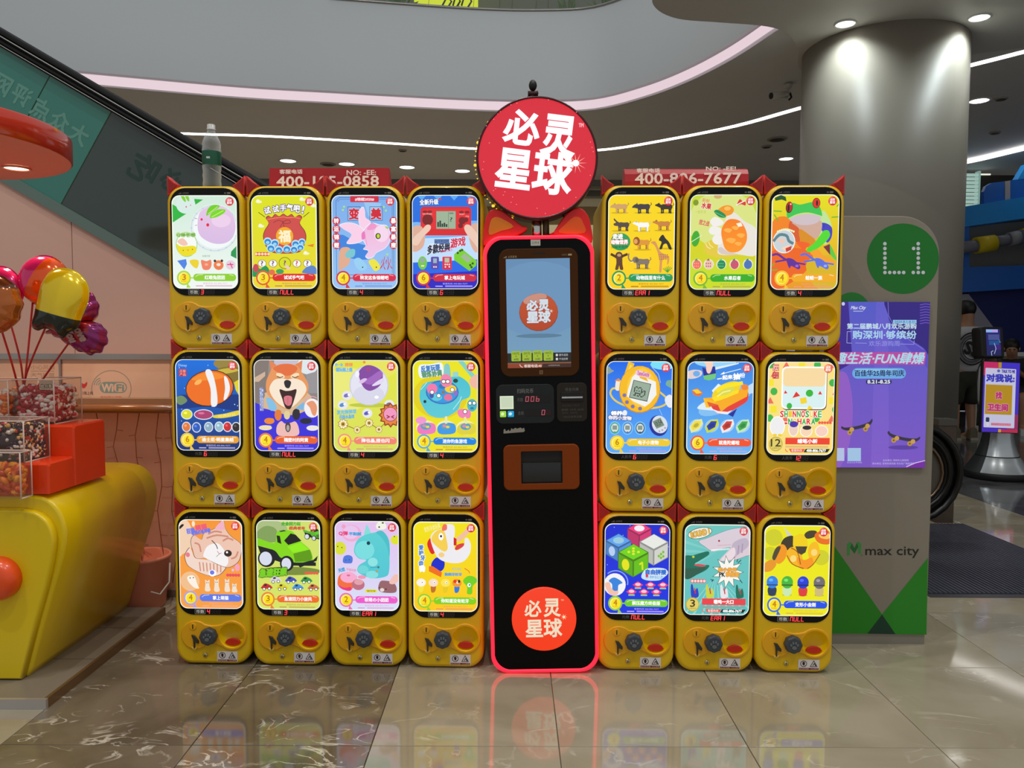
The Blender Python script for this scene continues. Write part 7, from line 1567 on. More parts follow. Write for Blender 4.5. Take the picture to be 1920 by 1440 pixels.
s = kart('logo_spark', (1046, 1146, 1066, 1166), print_mat('spark_glow', 1.2), -.009, lo, clip=False); s.star(1057, 1156, 1.2, 6, 7, (255, 236, 190)); s.text('TM', 1052, 1123, 1057, 1126, (255, 200, 160)); kput(s)
# cat ears on the top
def kpoly(pts): return [k2(860 + x / 6.4, 300 + y / 6.4, .03) for x, y in pts]
def ccw(P):
    A_ = sum(P[i - 1][0] * P[i][1] - P[i][0] * P[i - 1][1] for i in range(len(P))); return P if A_ > 0 else P[::-1]
M_KEAR = mat('kiosk_ear_red', (236, 20, 18), .35)
for out, inn, mi in (([(292, 1010), (316, 730), (362, 612), (430, 580), (520, 602), (640, 690), (760, 786), (812, 796), (806, 850), (640, 930), (420, 960)], [(366, 890), (380, 740), (430, 682), (520, 702), (660, 800), (500, 850)], mat('ear_amber', (232, 128, 10), .4)),
                     ([(1100, 900), (1140, 868), (1210, 760), (1300, 650), (1400, 590), (1482, 602), (1552, 690), (1586, 820), (1596, 1000), (1400, 960)], [(1200, 884), (1280, 780), (1380, 702), (1450, 712), (1492, 780), (1506, 894)], mat('ear_orange', (244, 92, 10), .4))):
    q = MB(); q.prism(ccw(smooth(kpoly(out), 3)), .018, .055, bevel=.005); e = q.build('cat_ear', M_KEAR, ki)
    q = MB(); q.prism(ccw(smooth(kpoly(inn), 3)), .0155, .02, bevel=.001); q.build('ear_inset', mi, e)
# round lit sign on its chrome post
SCX, SCZ = k2(1007, 296); SR = .2155
q = MB(); q.lathe([(.001, .085), (SR, .085), (SR, .006), (SR - .002, -.003), (SR - .0085, -.003), (SR - .009, .002)], (SCX, 0, SCZ), 64, 0, 'Y'); sg = q.build('sign_case', mat('sign_maroon', (70, 8, 14), .3), ki)
q = MB(); q.lathe([(SR - .0085, .0), (SR * .6, -.001), (.001, -.001)], (SCX, 0, SCZ), 64, 0, 'Y'); q.build('sign_face', glow('sign_red', (214, 30, 50), 1.0), sg)
M_SIGNW = glow('sign_white', (250, 244, 255), 1.25, False)
letters(sg, (('必', 945, 207, 1012, 270), ('灵', 1016, 219, 1080, 294), ('星', 930, 280, 996, 351), ('球', 1000, 287, 1073, 364)), M_SIGNW, -.0035, None, -math.radians(8), .004, .03)
s = kart('sign_spark', (1040, 220, 1120, 350), print_mat('spark_glow', 1.2), -.008, sg, clip=False); s.star(1080, 308, 3, 20, 11, (250, 170, 160)); s.ell(1079, 308, 6, col=(255, 246, 250)); s.text('TM', 1085.5, 234, 1094, 241, (250, 170, 180), bold=.3); kput(s)
s = kart('sign_stars', (895, 180, 1120, 412), MATS['spark_glow'], -.0022, sg, clip=False)
for x, y in ((929, 222), (936, 212), (941, 208), (920, 266), (909, 301), (1030, 188), (972, 193), (961, 196), (907, 315), (926, 355), (930, 352), (944, 364), (947, 358), (961, 368), (968, 382), (958, 378), (1006, 390), (1078, 371), (1055, 391), (1105, 330), (1106, 268), (1109, 278), (1111, 286), (1068, 220), (1066, 222), (1021, 400), (915, 234), (1081, 212)): s.ell(x, y, .9, col=(250, 130, 140), n=8)
kput(s)
zt_ = k2(1000, 441)[1]; zb2 = k2(1000, 418)[1]
M_CHR = mat('chrome', (220, 218, 214), .12, metal=1)
q = MB(); q.cyl((SCX - .004, .05, zt_ - .03), (SCX - .004, .05, SCZ - SR + .03), .018, n=20); q.build('sign_post', M_CHR, ki)
q = MB(); q.cyl((SCX + .03, .06, zt_ - .03), (SCX + .03, .06, SCZ - SR + .05), .012, n=14); q.build('sign_post', mat('post_olive', (70, 62, 30), .4), ki)
q = MB(); q.tube(smooth([(SCX + .09, .05, SCZ - SR + .03), (SCX + .11, .05, zt_ + .03), (SCX + .13, .05, zt_ - .01)], 4, closed=False), .003, 6); q.build('sign_cable', M_BLK, ki)
# small black spotlight on top of the sign
tx, tz = k2(1000, 178)
q = MB(); q.box((tx - .020, .03, tz - .004), (tx + .020, .05, tz + .006)); q.cyl((tx - .017, .04, tz + .0), (tx + .017, .04, tz + .022), .006, n=8); q.build('lamp_bracket', mat('bracket_maroon', (60, 8, 12), .5), ki)
q = MB(); q.cyl((tx - .018, .04, tz + .018), (tx + .018, .04, tz + .018), .009, n=12); q.build('lamp_hinge', mat('bracket_maroon', (60, 8, 12), .5), ki)
q = MB(); q.sphere((tx, .04, tz + .046), .0145, 16, 10, sc=(1, 1.2, 1.35)); q.build('lamp_head', M_BLK, ki)
q = MB()
for i in range(26): a_ = math.radians(140 + 4.2 * i); q.sphere((SCX + (SR + .006) * math.cos(a_), .06, SCZ + (SR + .006) * math.sin(a_)), .0025 if i % 5 else .006, 6, 4)
q.build('fairy_lights', glow('amber_led', (255, 190, 50), 1.6, False), ki)['kind'] = 'stuff'

# ================================================================ phone number boards on top of the machines
M_BRD = mat('board_red', (178, 22, 30), .4)
def board(label, x0, x1, ytop, rounded, Y, rows):
    pL = at_y(x0, ytop, Y); pR = at_y(x1, ytop, Y); zb_ = 1.7783; h = pL.z - zb_; w = pR.x - pL.x
    t = thing('number_board', label, 'sign', ((pL.x + pR.x) / 2, Y, zb_), ROT, 'red phone number boards on the machines')
    q = MB()
    if rounded:
        R = []
        prof_ = [(0, 0), (-.004, h * .35), (0, h * .68), (.014, h * .9), (.04, h), (.07, h * .9), (.085, h * .6), (.09, 0)]
        for x in (-w / 2, w / 2): R.append([(x, y, z) for y, z in prof_])
        q.rings(R, 0, (True, True), False)
    else:
        R = []
        for x in (-w / 2, w / 2): R.append([(x, 0, 0), (x, .006, h), (x, .03, h), (x, .09, 0)])
        q.rings(R, 0, (True, True), False)
    q.build('board', M_BRD, t)
    cx, cz = (pL.x + pR.x) / 2, 0
    def fm(px, py): p = at_y(px, py, Y); return (p.x - cx, p.z - zb_)
    A = Art((0, 0, 1, 1), (1, 1), clip=False, fmap=fm)
    for tx_, a_, b_, c_, d_, bo in rows: A.text(tx_, a_, b_, c_, d_, (255, 236, 230), bold=bo)
    A.build('lettering', print_mat('board_ink', rough=.5), t, (0, -.006, 0))
board('flat red phone number board ending 0858 on the left machines', 503, 729, 314, False, 2.93, (('客服电话', 524.5, 318, 567.5, 326, .35), ('NO: -EE:', 651, 320, 706, 329, .3), ('400-185-0858', 519, 331, 711, 350, .7)))
board('curved red phone number board ending 7677 on the right machines', 1172, 1403, 312, True, 2.90, (('客服电话', 1194, 316, 1237, 323.5, .35), ('NO: -EE!', 1323, 313.5, 1378, 320.5, .3), ('400-806-7677', 1191, 325, 1388, 345, .7)))
# ================================================================ water bottle on the first machine
p = at_y(397, 300, 2.955); z0 = 1.7765; zt2 = at_y(397, 234, 2.955).z - z0
bt = thing('water_bottle', 'empty clear plastic water bottle with green label on machine top', 'bottle', (p.x, 2.955, z0))
def plastic():
    m_ = bpy.data.materials.new('clear_plastic'); m_.use_nodes = True; nt = m_.node_tree
    b = nt.nodes['Principled BSDF']; b.inputs['Base Color'].default_value = lin((225, 232, 235)); b.inputs['Roughness'].default_value = .08
    t_ = nt.nodes.new('ShaderNodeBsdfTransparent'); t_.inputs[0].default_value = lin((238, 242, 242)); lw = nt.nodes.new('ShaderNodeLayerWeight'); lw.inputs[0].default_value = .35
    mx = nt.nodes.new('ShaderNodeMixShader'); mr = nt.nodes.new('ShaderNodeMapRange'); mr.inputs[3].default_value = .08; mr.inputs[4].default_value = .9
    nt.links.new(lw.outputs['Facing'], mr.inputs[0]); nt.links.new(mr.outputs[0], mx.inputs[0]); nt.links.new(t_.outputs[0], mx.inputs[1]); nt.links.new(b.outputs[0], mx.inputs[2]); nt.links.new(mx.outputs[0], nt.nodes['Material Output'].inputs[0])
    return m_
h = zt2; rb = .034
prof_ = [(.001, .004), (rb * .7, .002), (rb * .95, .01), (rb, .025), (rb * .94, .04), (rb, .055), (rb * .94, .07), (rb, .085), (rb, h * .62), (rb * .95, h * .66), (rb * .99, h * .70), (rb * .9, h * .76), (rb * .62, h * .84), (rb * .42, h * .90), (rb * .40, h * .93)]
q = MB(); q.lathe(prof_, n=28); q.build('bottle_body', plastic(), bt, fix=False)
q = MB(); q.lathe([(rb * .5, h * .92), (rb * .5, h * .93), (rb * .44, h * .935), (rb * .44, h * .995), (rb * .4, h), (.001, h)], n=24); q.build('cap', thin_glass('cap_plastic', (240, 240, 238), .35, .2, (226, 228, 226)), bt, fix=False)
q = MB(); q.lathe([(rb * 1.01, h * .38), (rb * 1.015, h * .385), (rb * 1.015, h * .585), (rb * 1.01, h * .59)], n=28); lb = q.build('label', mat('label_green', (20, 84, 60), .35), bt, fix=False)
fa = Art((0, 0, 100, 100), (.04, .04), clip=False); fa.text('怡宝', 34, 44, 66, 62, (226, 240, 230), bold=1); fa.build('label_lettering', print_mat('label_ink', rough=.4), lb, (0, -rb * 1.03, h * .485))
# ================================================================ STANDING SIGN BOARD on the right
SY = 3.05
sbd = thing('sign_board', 'tall beige standing sign board with green L1 circle and purple poster', 'sign board', (1.4, SY, 0))
def sp(px, py): p = at_y(px, py, SY); return (p.x - 1.4, p.z)
xr = sp(1740, 1100)[0]; zt = sp(1650, 405)[1]; xl = -.19
Pn = [(xl, .062), (xr, .062)] + [(xr - .15 + .15 * math.cos(math.radians(a_)), zt - .15 + .15 * math.sin(math.radians(a_))) for a_ in range(0, 91, 9)] + [(xl, zt)]
M_SBD = mat('board_beige', (140, 132, 118), .5, vary=.04, vscale=1.5)
q = MB(); q.prism(Pn, 0, .07, bevel=.003); q.build('panel', M_SBD, sbd)
q = MB(); q.box((xl, .006, 0), (xr - .004, .066, .062)); q.build('plinth', mat('plinth_metal', (150, 144, 132), .35, metal=.4), sbd)
A = Art((0, 0, 1, 1), (1, 1), clip=False, fmap=sp)
A.ell(1693, 485, 67.5, 66, (12, 120, 32), n=48); A.ell(1597, 582, 34, 34, (24, 128, 40), n=36)
for y in (457, 466, 475, 484, 493, 502, 511): A.ell(1659, y, 3.4, 3.4, (222, 226, 236), n=12); A.ell(1721.5, y, 3.4, 3.4, (222, 226, 236), n=12)
for x in (1668, 1676.7, 1685.4, 1694): A.ell(x, 511, 3.4, 3.4, (222, 226, 236), n=12)
for x, y in ((1712.7, 466), (1712, 511), (1730.6, 511)): A.ell(x, y, 3.4, 3.4, (222, 226, 236), n=12)
A.build('level_sign', print_mat('board_film', rough=.45), sbd, (0, -.0005, 0))
A = Art((0, 0, 1, 1), (1, 1), clip=False, fmap=sp)
A.poly([(1500, 935), (1567, 1027.5), (1653.7, 1152), (1626, 1188), (1500, 1187)], (28, 132, 12)); A.poly([(1653.7, 1152), (1739.5, 1046), (1737, 1190), (1679, 1189)], (36, 140, 28)); A.poly([(1653.7, 1152), (1626, 1188), (1679, 1189)], (4, 56, 36))
A.build('green_footer', MATS['board_film'], sbd, (0, -.0005, 0))
A = Art((0, 0, 1, 1), (1, 1), clip=False, fmap=sp)
A.poly([(1588, 1042), (1588.5, 1020), (1593, 1016), (1597, 1018), (1602, 1028), (1607, 1017), (1611, 1015.5), (1614.5, 1020), (1614.5, 1038), (1609, 1038), (1609, 1026), (1602, 1038), (1594, 1027), (1593, 1041)], (60, 150, 70)); A.poly([(1597, 1018), (1602, 1028), (1607, 1017), (1609, 1026), (1602, 1038), (1594, 1027)], (20, 110, 44)); A.ell(1615.5, 1041, 2.4, 1.6, (110, 130, 90))
A.text('max city', 1622.6, 1025, 1723, 1046, (30, 32, 28), bold=.25)
A.build('mall_logo', MATS['board_film'], sbd, (0, -.0005, 0))
# purple poster: a thin light box on the board
x0, z1 = sp(1566, 566); x1, z0 = sp(1741, 876); x1 = sp(1735, 720)[0] + .001
q = MB(); q.box((x0, -.012, z0), (x1, 0, z1)); pb_ = q.build('poster_frame', mat('frame_violet', (50, 34, 120), .4), sbd)
PC = [(x0, z0), (x1, z0), (x1, z1), (x0, z1)]
A = Art((0, 0, 1, 1), (1, 1), clip=False, fmap=sp); A.clip = PC
A.poly([(1560, 560), (1745, 560), (1745, 880), (1560, 880)], (74, 72, 200), (120, 84, 200)); A.poly([(1560, 560), (1588, 560), (1596, 660), (1592, 690), (1560, 700)], (58, 34, 150)); A.poly([(1588, 566), (1660, 566), (1668, 620), (1745, 700), (1745, 880), (1560, 880), (1560, 700), (1596, 680)], (84, 92, 208), (128, 88, 206)); A.poly([(1640, 566), (1662, 566), (1664, 880), (1630, 880)], (98, 96, 214), (136, 96, 212))
A.blob([(1662, 555), (1662, 590), (1672, 612), (1700, 634), (1728, 652), (1740, 668), (1760, 668), (1760, 555)], (44, 24, 130))
for i in range(8): A.line([(1722, 572 + 5 * i), (1732, 570 + 5 * i), (1745, 572 + 5 * i)], 1.6, (110, 80, 196))
A.line([(1662, 566), (1663, 592), (1674, 613), (1700, 636), (1728, 655)], .8, (150, 140, 240))
for i in range(12): A.line([(1560, 740 + 7 * i), (1578 + 6 * math.sin(i), 736 + 7 * i)], 1.4, (150, 90, 214))
A.blob([(1560, 720), (1584, 700), (1596, 760), (1590, 830), (1570, 880), (1556, 880)], (150, 96, 206))
A.text('Max City', 1593, 574, 1620, 582, (226, 230, 250), bold=.2, skew=.3); A.rect(1597, 583, 1615, 584.4, (190, 200, 240))
A.rect(1671, 600, 1715, 606.8, (150, 206, 244)); A.text('2020.8.1-8.31', 1674, 601.4, 1712, 605.6, (50, 60, 150))
A.text('第二届鹏城八月欢乐游购', 1585.5, 606.5, 1714.5, 617, (206, 236, 250), bold=.3); A.text('购深圳·够缤纷', 1596, 620, 1714.5, 635.5, (180, 224, 250), bold=.45); A.line([(1594, 621.5), (1585.5, 622), (1585, 643), (1594, 643.4)], .8, (190, 190, 250)); A.line([(1601, 643), (1622, 643.6)], .7, (180, 180, 250)); A.line([(1684, 645), (1710, 645.6), (1710.6, 638)], .7, (180, 180, 250)); A.text('欢乐游购周', 1626, 639, 1683, 649, (160, 160, 244))
A.poly([(1574, 660), (1733, 660), (1730, 684), (1570, 682)], (186, 76, 170)); A.text('趣生活·FUN肆燥', 1562, 661, 1730, 682, (170, 232, 250), bold=.55, skew=.3, edge=(226, 90, 170), ew=1.0)
A.rect(1595, 690, 1695, 709.5, (110, 180, 240), 9); A.rect(1600, 691.5, 1680, 697, (140, 204, 248), 2.6); A.text('百佳华25周年司庆', 1599.5, 693.5, 1692, 705, (28, 22, 84), bold=.3); A.rect(1620.5, 711, 1668.5, 720, (36, 24, 96), 4.4); A.text('8.21-8.25', 1623.5, 712.2, 1665.5, 718.6, (230, 236, 250), bold=.45)
def board_deck(A, x, y, rot, s_):
    c_, n_ = math.cos(rot), math.sin(rot)
    def q_(u, v): return (x + (u * c_ - v * n_) * s_, y + (u * n_ + v * c_) * s_)
    A.blob([q_(-28, -6), q_(-22, -2), q_(0, 0), q_(22, -2), q_(30, -7), q_(29, -1), q_(18, 5), q_(-16, 5), q_(-29, -1)], (52, 44, 64))
    for u in (-16, 14): A.ell(*q_(u, 9), 4.6 * s_, 4.6 * s_, (196, 150, 60)); A.ell(*q_(u + 5, 4), 4.2 * s_, 4.2 * s_, (210, 166, 80)); A.ell(*q_(u, 9), 1.6 * s_, 1.6 * s_, (110, 80, 60))
A.ell(1690, 838, 28, 4, (92, 62, 170)); board_deck(A, 1604, 798, -.22, 1.0); board_deck(A, 1690, 819, .2, 1.02)
A.rect(1586, 839, 1611, 863.5, (170, 206, 240)); A.rect(1566, 839, 1580, 863, (190, 206, 240)); A.text('关注公众号领取', 1585, 864.5, 1613, 867.5, (206, 200, 246)); A.text('主办单位: 深圳市人民政府', 1652, 860, 1700, 864, (206, 200, 246)); A.text('承办单位: 深圳市商务局 市文化广电旅游体育局', 1632, 866, 1719, 870, (206, 200, 246)); A.blob([(1690, 880), (1700, 872), (1727, 862), (1745, 858), (1745, 890), (1690, 890)], (120, 40, 170)); A.line([(1696, 874), (1712, 867), (1740, 860)], 1.6, (226, 206, 250)); A.ell(1578, 570, 3, 3.4, (210, 214, 244))
A.build('poster_print', print_mat('poster_glow', .85, rough=.35, coat=.2), pb_, (0, -.0125, 0))

# ================================================================ GUIDE ROBOT
RY = 6.9
rc = at_z(1850, 890, 0)
rb_ = thing('guide_robot', 'silver and black guide robot with lit poster screen', 'robot', (rc.x, RY, 0))
def rz(y): return at_y(1850, y, RY).z
def rx(x, y=760): return at_y(x, y, RY).x - rc.x
M_RSIL = mat('robot_silver', (196, 202, 206), .25, metal=.5, coat=.4); M_RDK = mat('robot_dark', (44, 48, 50), .35)
u = RY / FPX
q = MB(); q.lathe([(.001, .0), (.255, .0), (.268, .02), (.268, .06), (.262, .066), (.001, .066)], n=40); q.build('base', M_BLK, rb_)
def half(prof_, front, nm, mt):
    a0, a1 = (-150, 20) if front else (20, 210)
    q = MB(); n_ = 25; R = []
    for r_, z_ in prof_: R.append([(r_ * math.cos(math.radians(a0 + (a1 - a0) * i / (n_ - 1))), r_ * math.sin(math.radians(a0 + (a1 - a0) * i / (n_ - 1))), z_) for i in range(n_)])
    q.rings(R, 0, (False, False), True, closed=False); q.build(nm, mt, rb_, fix=False)
pA = [(.262, .066), (.235, .10), (.205, .15), (.182, .19), (.176, .198)]; pB = [(.172, .206), (.155, .25), (.135, .31), (.122, .38), (.12, .48)]
half(pA, True, 'lower_shell', M_RSIL); half(pA, False, 'lower_shell', M_RDK); half(pB, True, 'upper_shell', M_RSIL); half(pB, False, 'upper_shell', M_RDK)
q = MB(); q.lathe([(.176, .197), (.168, .2015), (.172, .207)], n=40); q.build('seam_ring', M_BLK, rb_)
q = MB(); q.sphere((.005, -.126, .43), .014, 12, 8); q.build('sensor', M_BLK, rb_)
q = MB(); q.lathe([(.119, .46), (.115, .6), (.125, .8), (.13, .95), (.11, 1.02), (.06, 1.05), (.05, 1.1)], (-.03, .05, 0), 30, cap=(True, True)); q.build('torso', M_RDK, rb_)
q = MB(); q.lathe([(.03, .62), (.052, .7), (.058, .85), (.05, .98), (.03, 1.02)], (-.135, .0, 0), 16, cap=(True, True)); q.build('arm', M_RSIL, rb_)
# poster screen, leaning back a little and turned
w_, h_ = 74 * u, 130 * u
q = MB(); q.prism(rr(w_, h_, .01, 0, 0, 3), -.016, .016, bevel=.003); ps = q.build('poster_screen', M_BLK, rb_); ps.location = (at_y(1874, 745, RY - .2).x - rc.x, -.20, at_y(1874, 745, RY - .2).z); ps.rotation_euler = (-.06, math.radians(2.5), .12)
A = Art((970, 265, 1870, 1800), (w_ - .012, h_ - .012)); A.fill((60, 40, 206), (70, 40, 190))
A.rect(970, 265, 1335, 560, (206, 30, 100)); A.rect(1335, 265, 1410, 390, (190, 150, 10)); A.rect(1600, 1400, 1870, 1800, (150, 40, 100)); A.rect(1400, 1730, 1870, 1800, (190, 40, 80)); A.rect(1380, 1730, 1450, 1800, (216, 160, 40))
A.rect(1010, 400, 1780, 1700, (206, 206, 236), 20); A.text('TALK TO ME', 1420, 425, 1750, 490, (60, 60, 170), bold=5); A.ell(1340, 455, 40, 34, (90, 110, 180)); A.text('对我说:', 1045, 530, 1740, 690, (48, 50, 190), bold=12); A.rect(1030, 760, 1700, 1410, (190, 146, 10)); A.text('找', 1290, 920, 1440, 1060, (190, 40, 110), bold=8, edge=(226, 150, 170), ew=14); A.text('卫生间', 1090, 1180, 1600, 1330, (190, 40, 110), bold=9, edge=(226, 150, 170), ew=14); A.rect(1200, 1600, 1690, 1650, (214, 70, 110)); A.text('你也可以这样和我说话哦', 1215, 1606, 1680, 1644, (250, 190, 200)); A.rect(1060, 1480, 1150, 1580, (40, 50, 90), 20); A.rect(1080, 1590, 1140, 1680, (220, 220, 236), 14)
A.build('poster_print', print_mat('robot_glow', .8, rough=.3), ps, (0, -.0165, 0))
# head with its own small screen
hw_, hh_ = 52 * u, 58 * u
q = MB(); q.prism(rr(hw_, hh_, .03, 0, 0, 5), -.05, .05, bevel=.014); hd = q.build('head', M_BLK, rb_); hd.location = (at_y(1853, 643, RY - .05).x - rc.x, -.05, at_y(1853, 643, RY - .05).z); hd.rotation_euler = (-.1, 0, .25)
A = Art((950, 980, 1330, 1690), (hw_ * .62, hh_ * .84)); A.fill((30, 20, 120), (20, 20, 90)); A.rect(955, 985, 1270, 1065, (150, 190, 250)); A.rect(1120, 1000, 1265, 1055, (200, 160, 246)); A.rect(1005, 1120, 1300, 1270, (72, 84, 150)); A.rect(1020, 1290, 1290, 1405, (10, 80, 150)); A.rect(1170, 1400, 1330, 1530, (60, 20, 130)); A.line([(1080, 1690), (1070, 1590), (1120, 1560)], 14, (190, 210, 246)); A.line([(1160, 1360), (1200, 1500), (1150, 1640)], 14, (190, 210, 246)); A.line([(1290, 1260), (1310, 1340), (1380, 1270)], 10, (130, 170, 230)); A.build('face_screen', MATS['robot_glow'], hd, (.004, -.0505, 0))
q = MB(); q.cyl((rx(1855), -.03, 1.02), (rx(1855), -.03, 1.12), .03, n=14); q.build('neck', mat('neck_tan', (130, 112, 84), .5), rb_)

# ================================================================ PEOPLE in the background
def skinned(name, pts, edges, rad, mt, parent, sub=2, root=0):
    me = bpy.data.meshes.new(name); me.from_pydata(pts, edges, [])
    o = bpy.data.objects.new(name, me); COL.objects.link(o)
    o.modifiers.new('skin', 'SKIN'); 
    sv = me.skin_vertices[0].data if me.skin_vertices else None
    if sv is None:
        b = bmesh.new(); b.from_mesh(me); b.verts.layers.skin.verify(); b.to_mesh(me); b.free(); sv = me.skin_vertices[0].data
    for i, r_ in enumerate(rad):
        sv[i].radius = (r_, r_) if not isinstance(r_, tuple) else r_; sv[i].use_root = (i == root)
    sm_ = o.modifiers.new('sub', 'SUBSURF'); sm_.levels = sub; sm_.render_levels = sub
    o.modifiers['skin'].use_smooth_shade = True
    dg = bpy.context.evaluated_depsgraph_get()
    m2 = bpy.data.meshes.new_from_object(o.evaluated_get(dg)); bpy.data.objects.remove(o); bpy.data.meshes.remove(me)
    m2.materials.clear(); m2.materials.append(mt)
    for p_ in m2.polygons: p_.use_smooth = True
    return link(name, m2, parent)
M_SKIN = mat('skin_tan', (176, 128, 98), .5); M_HAIR = mat('hair_black', (16, 13, 13), .45, bump=.4, bscale=80)
def hand_chain(P_, E_, R_, wi, wpos, d, side):
    """palm with five fingers grown from vertex wi; d = direction of the hand, side = thumb side"""
    d = Vector(d).normalized(); s_ = Vector(side).normalized(); nrm_ = d.cross(s_)
    palm = Vector(wpos) + d * .075; P_.append(tuple(palm)); E_.append((wi, len(P_) - 1)); R_.append((.035, .016)); pi2 = len(P_) - 1
    for k_, (off_, ln) in enumerate(((.030, .07), (.010, .08), (-.010, .075), (-.030, .058))):
        b_ = palm + s_ * off_ + d * .02; m_ = b_ + d * ln * .55 + nrm_ * .006; e_2 = m_ + d * ln * .4 + nrm_ * .022
        i0 = len(P_); P_ += [tuple(b_), tuple(m_), tuple(e_2)]; E_ += [(pi2, i0), (i0, i0 + 1), (i0 + 1, i0 + 2)]; R_ += [.010, .009, .0075]
    t0 = Vector(wpos) + d * .035 + s_ * .03; t1 = t0 + d * .035 + s_ * .02; i0 = len(P_); P_ += [tuple(t0), tuple(t1)]; E_ += [(wi, i0), (i0, i0 + 1)]; R_ += [.011, .009]
PY_ = 9.55
pc = at_z(1808, 822, 0)
p1 = thing('person', 'person from behind in white circle-print shirt and dark camouflage shorts', 'person', (at_y(1810, 700, PY_).x, PY_, 0), .15)
# joints: pelvis, spine, chest, neck, head ... arms, legs (faces away from the camera: +y)
P_ = [(0, 0, .92), (0, .01, 1.08), (0, 0, 1.28), (0, 0, 1.41), (0, .0, 1.50), (0, .01, 1.58), (0, .015, 1.64)]
E_ = [(0, 1), (1, 2), (2, 3), (3, 4), (4, 5), (5, 6)]; R_ = [(.12, .085), (.11, .075), (.125, .08), (.06, .055), (.072, .085), (.085, .10), (.05, .06)]
for sg_ in (-1, 1):
    b_ = len(P_); P_ += [(sg_ * .19, 0, 1.36), (sg_ * .25, .0, 1.10), (sg_ * .26, .10, .88)]; E_ += [(2, b_), (b_, b_ + 1), (b_ + 1, b_ + 2)]; R_ += [.062, .045, .032]
    hand_chain(P_, E_, R_, b_ + 2, P_[b_ + 2], (0, .3, -1), (0, 1, .3))
    b_ = len(P_); P_ += [(sg_ * .10, 0, .84), (sg_ * .105, .03, .48), (sg_ * .11, 0, .10), (sg_ * .12, .10, .045), (sg_ * .125, .17, .035)]; E_ += [(0, b_), (b_, b_ + 1), (b_ + 1, b_ + 2), (b_ + 2, b_ + 3), (b_ + 3, b_ + 4)]; R_ += [.095, .062, .042, .036, .03]
skinned('body', P_, E_, R_, M_SKIN, p1)
M_TEE = mat('shirt_white', (206, 204, 206), .7, bump=.3, bscale=14)
tp = [(0, 0, .80), (0, .01, 1.02), (0, 0, 1.26), (0, 0, 1.385)]; te = [(0, 1), (1, 2), (2, 3)]; trd = [(.19, .15), (.18, .14), (.20, .15), (.11, .09)]
for sg_ in (-1, 1): b_ = len(tp); tp += [(sg_ * .20, 0, 1.34), (sg_ * .255, .0, 1.14)]; te += [(2, b_), (b_, b_ + 1)]; trd += [.085, .075]
skinned('shirt', tp, te, trd, M_TEE, p1)
M_CAMO = mat('camouflage', (54, 52, 40), .8, vary=.75, vscale=9)
tp = [(0, 0, .90), (0, 0, .80)]; te = [(0, 1)]; trd = [(.165, .125), (.16, .12)]
for sg_ in (-1, 1): b_ = len(tp); tp += [(sg_ * .105, .01, .72), (sg_ * .115, .03, .42)]; te += [(1, b_), (b_, b_ + 1)]; trd += [.115, .105]
skinned('shorts', tp, te, trd, M_CAMO, p1)
q = MB(); q.sphere((0, .012, 1.625), .112, 20, 14, sc=(.88, .98, 1.0)); q.build('hair', M_HAIR, p1)
for sg_ in (-1, 1):
    q = MB(); q.sphere((sg_ * .088, .02, 1.57), .028, 10, 8, sc=(.45, .8, 1.1)); q.build('ear', M_SKIN, p1)
    q = MB(); q.prism(smooth([(-.05, 0), (.05, 0), (.052, .05), (.045, .13), (.0, .16), (-.045, .13), (-.052, .05)], 3), -.07, .0, bevel=.015)
    for i in range(len(q.v)): x_, y_, z_ = q.v[i]; q.v[i] = (sg_ * .115 + x_, y_ + .02 + .0, z_)
    q.build('shoe', mat('shoe_olive', (122, 112, 88), .7, vary=.4, vscale=30), p1)
    q = MB(); q.box((sg_ * .115 - .05, -.06, .0), (sg_ * .115 + .05, .22, .03)); q.build('shoe_sole', mat('sole_pale', (176, 168, 150), .7), p1)
fa = Art((-100, -100, 100, 100), (.42, .42), clip=False); fa.ring(0, 0, 92, 92, 9, (24, 24, 26), n=40); fa.ring(0, 0, 76, 76, 14, (90, 90, 94), n=40); fa.ring(0, 0, 62, 62, 6, (24, 24, 26), n=40); fa.text('SS', -46, -34, 46, 38, (24, 24, 26), bold=5, rot=18)
pr = fa.build('shirt_print', print_mat('shirt_ink', rough=.7), p1, (-.045, -.155, 1.13))
# seated person further back, head bowed
QY = 10.6
qx = at_y(1897, 660, QY).x
p2 = thing('person', 'seated person with bowed head in a black shirt beside the robot', 'person', (qx, QY, 0), -.5)
P_ = [(0, 0, .52), (0, -.02, .70), (0, -.06, .90), (0, -.10, 1.00), (-.01, -.16, 1.07), (-.015, -.19, 1.13), (-.015, -.17, 1.19)]; E_ = [(0, 1), (1, 2), (2, 3), (3, 4), (4, 5), (5, 6)]; R_ = [(.12, .09), (.11, .08), (.115, .075), (.06, .055), (.07, .085), (.08, .095), (.045, .05)]
for sg_ in (-1, 1):
    b_ = len(P_); P_ += [(sg_ * .18, -.07, .95), (sg_ * .22, -.16, .72), (sg_ * .07, -.36, .80)]; E_ += [(2, b_), (b_, b_ + 1), (b_ + 1, b_ + 2)]; R_ += [.06, .044, .03]
    hand_chain(P_, E_, R_, b_ + 2, P_[b_ + 2], (-sg_ * .3, -.6, .5), (-sg_, 0, .4))
    b_ = len(P_); P_ += [(sg_ * .10, -.06, .50), (sg_ * .12, -.45, .50), (sg_ * .12, -.45, .09), (sg_ * .13, -.56, .04)]; E_ += [(0, b_), (b_, b_ + 1), (b_ + 1, b_ + 2), (b_ + 2, b_ + 3)]; R_ += [.10, .06, .042, .036]
skinned('body', P_, E_, R_, M_SKIN, p2)
M_TB = mat('shirt_black', (22, 22, 24), .75)
tp = [(0, 0, .50), (0, -.02, .70), (0, -.06, .89), (0, -.09, .975)]; te = [(0, 1), (1, 2), (2, 3)]; trd = [(.19, .15), (.175, .14), (.19, .14), (.10, .085)]
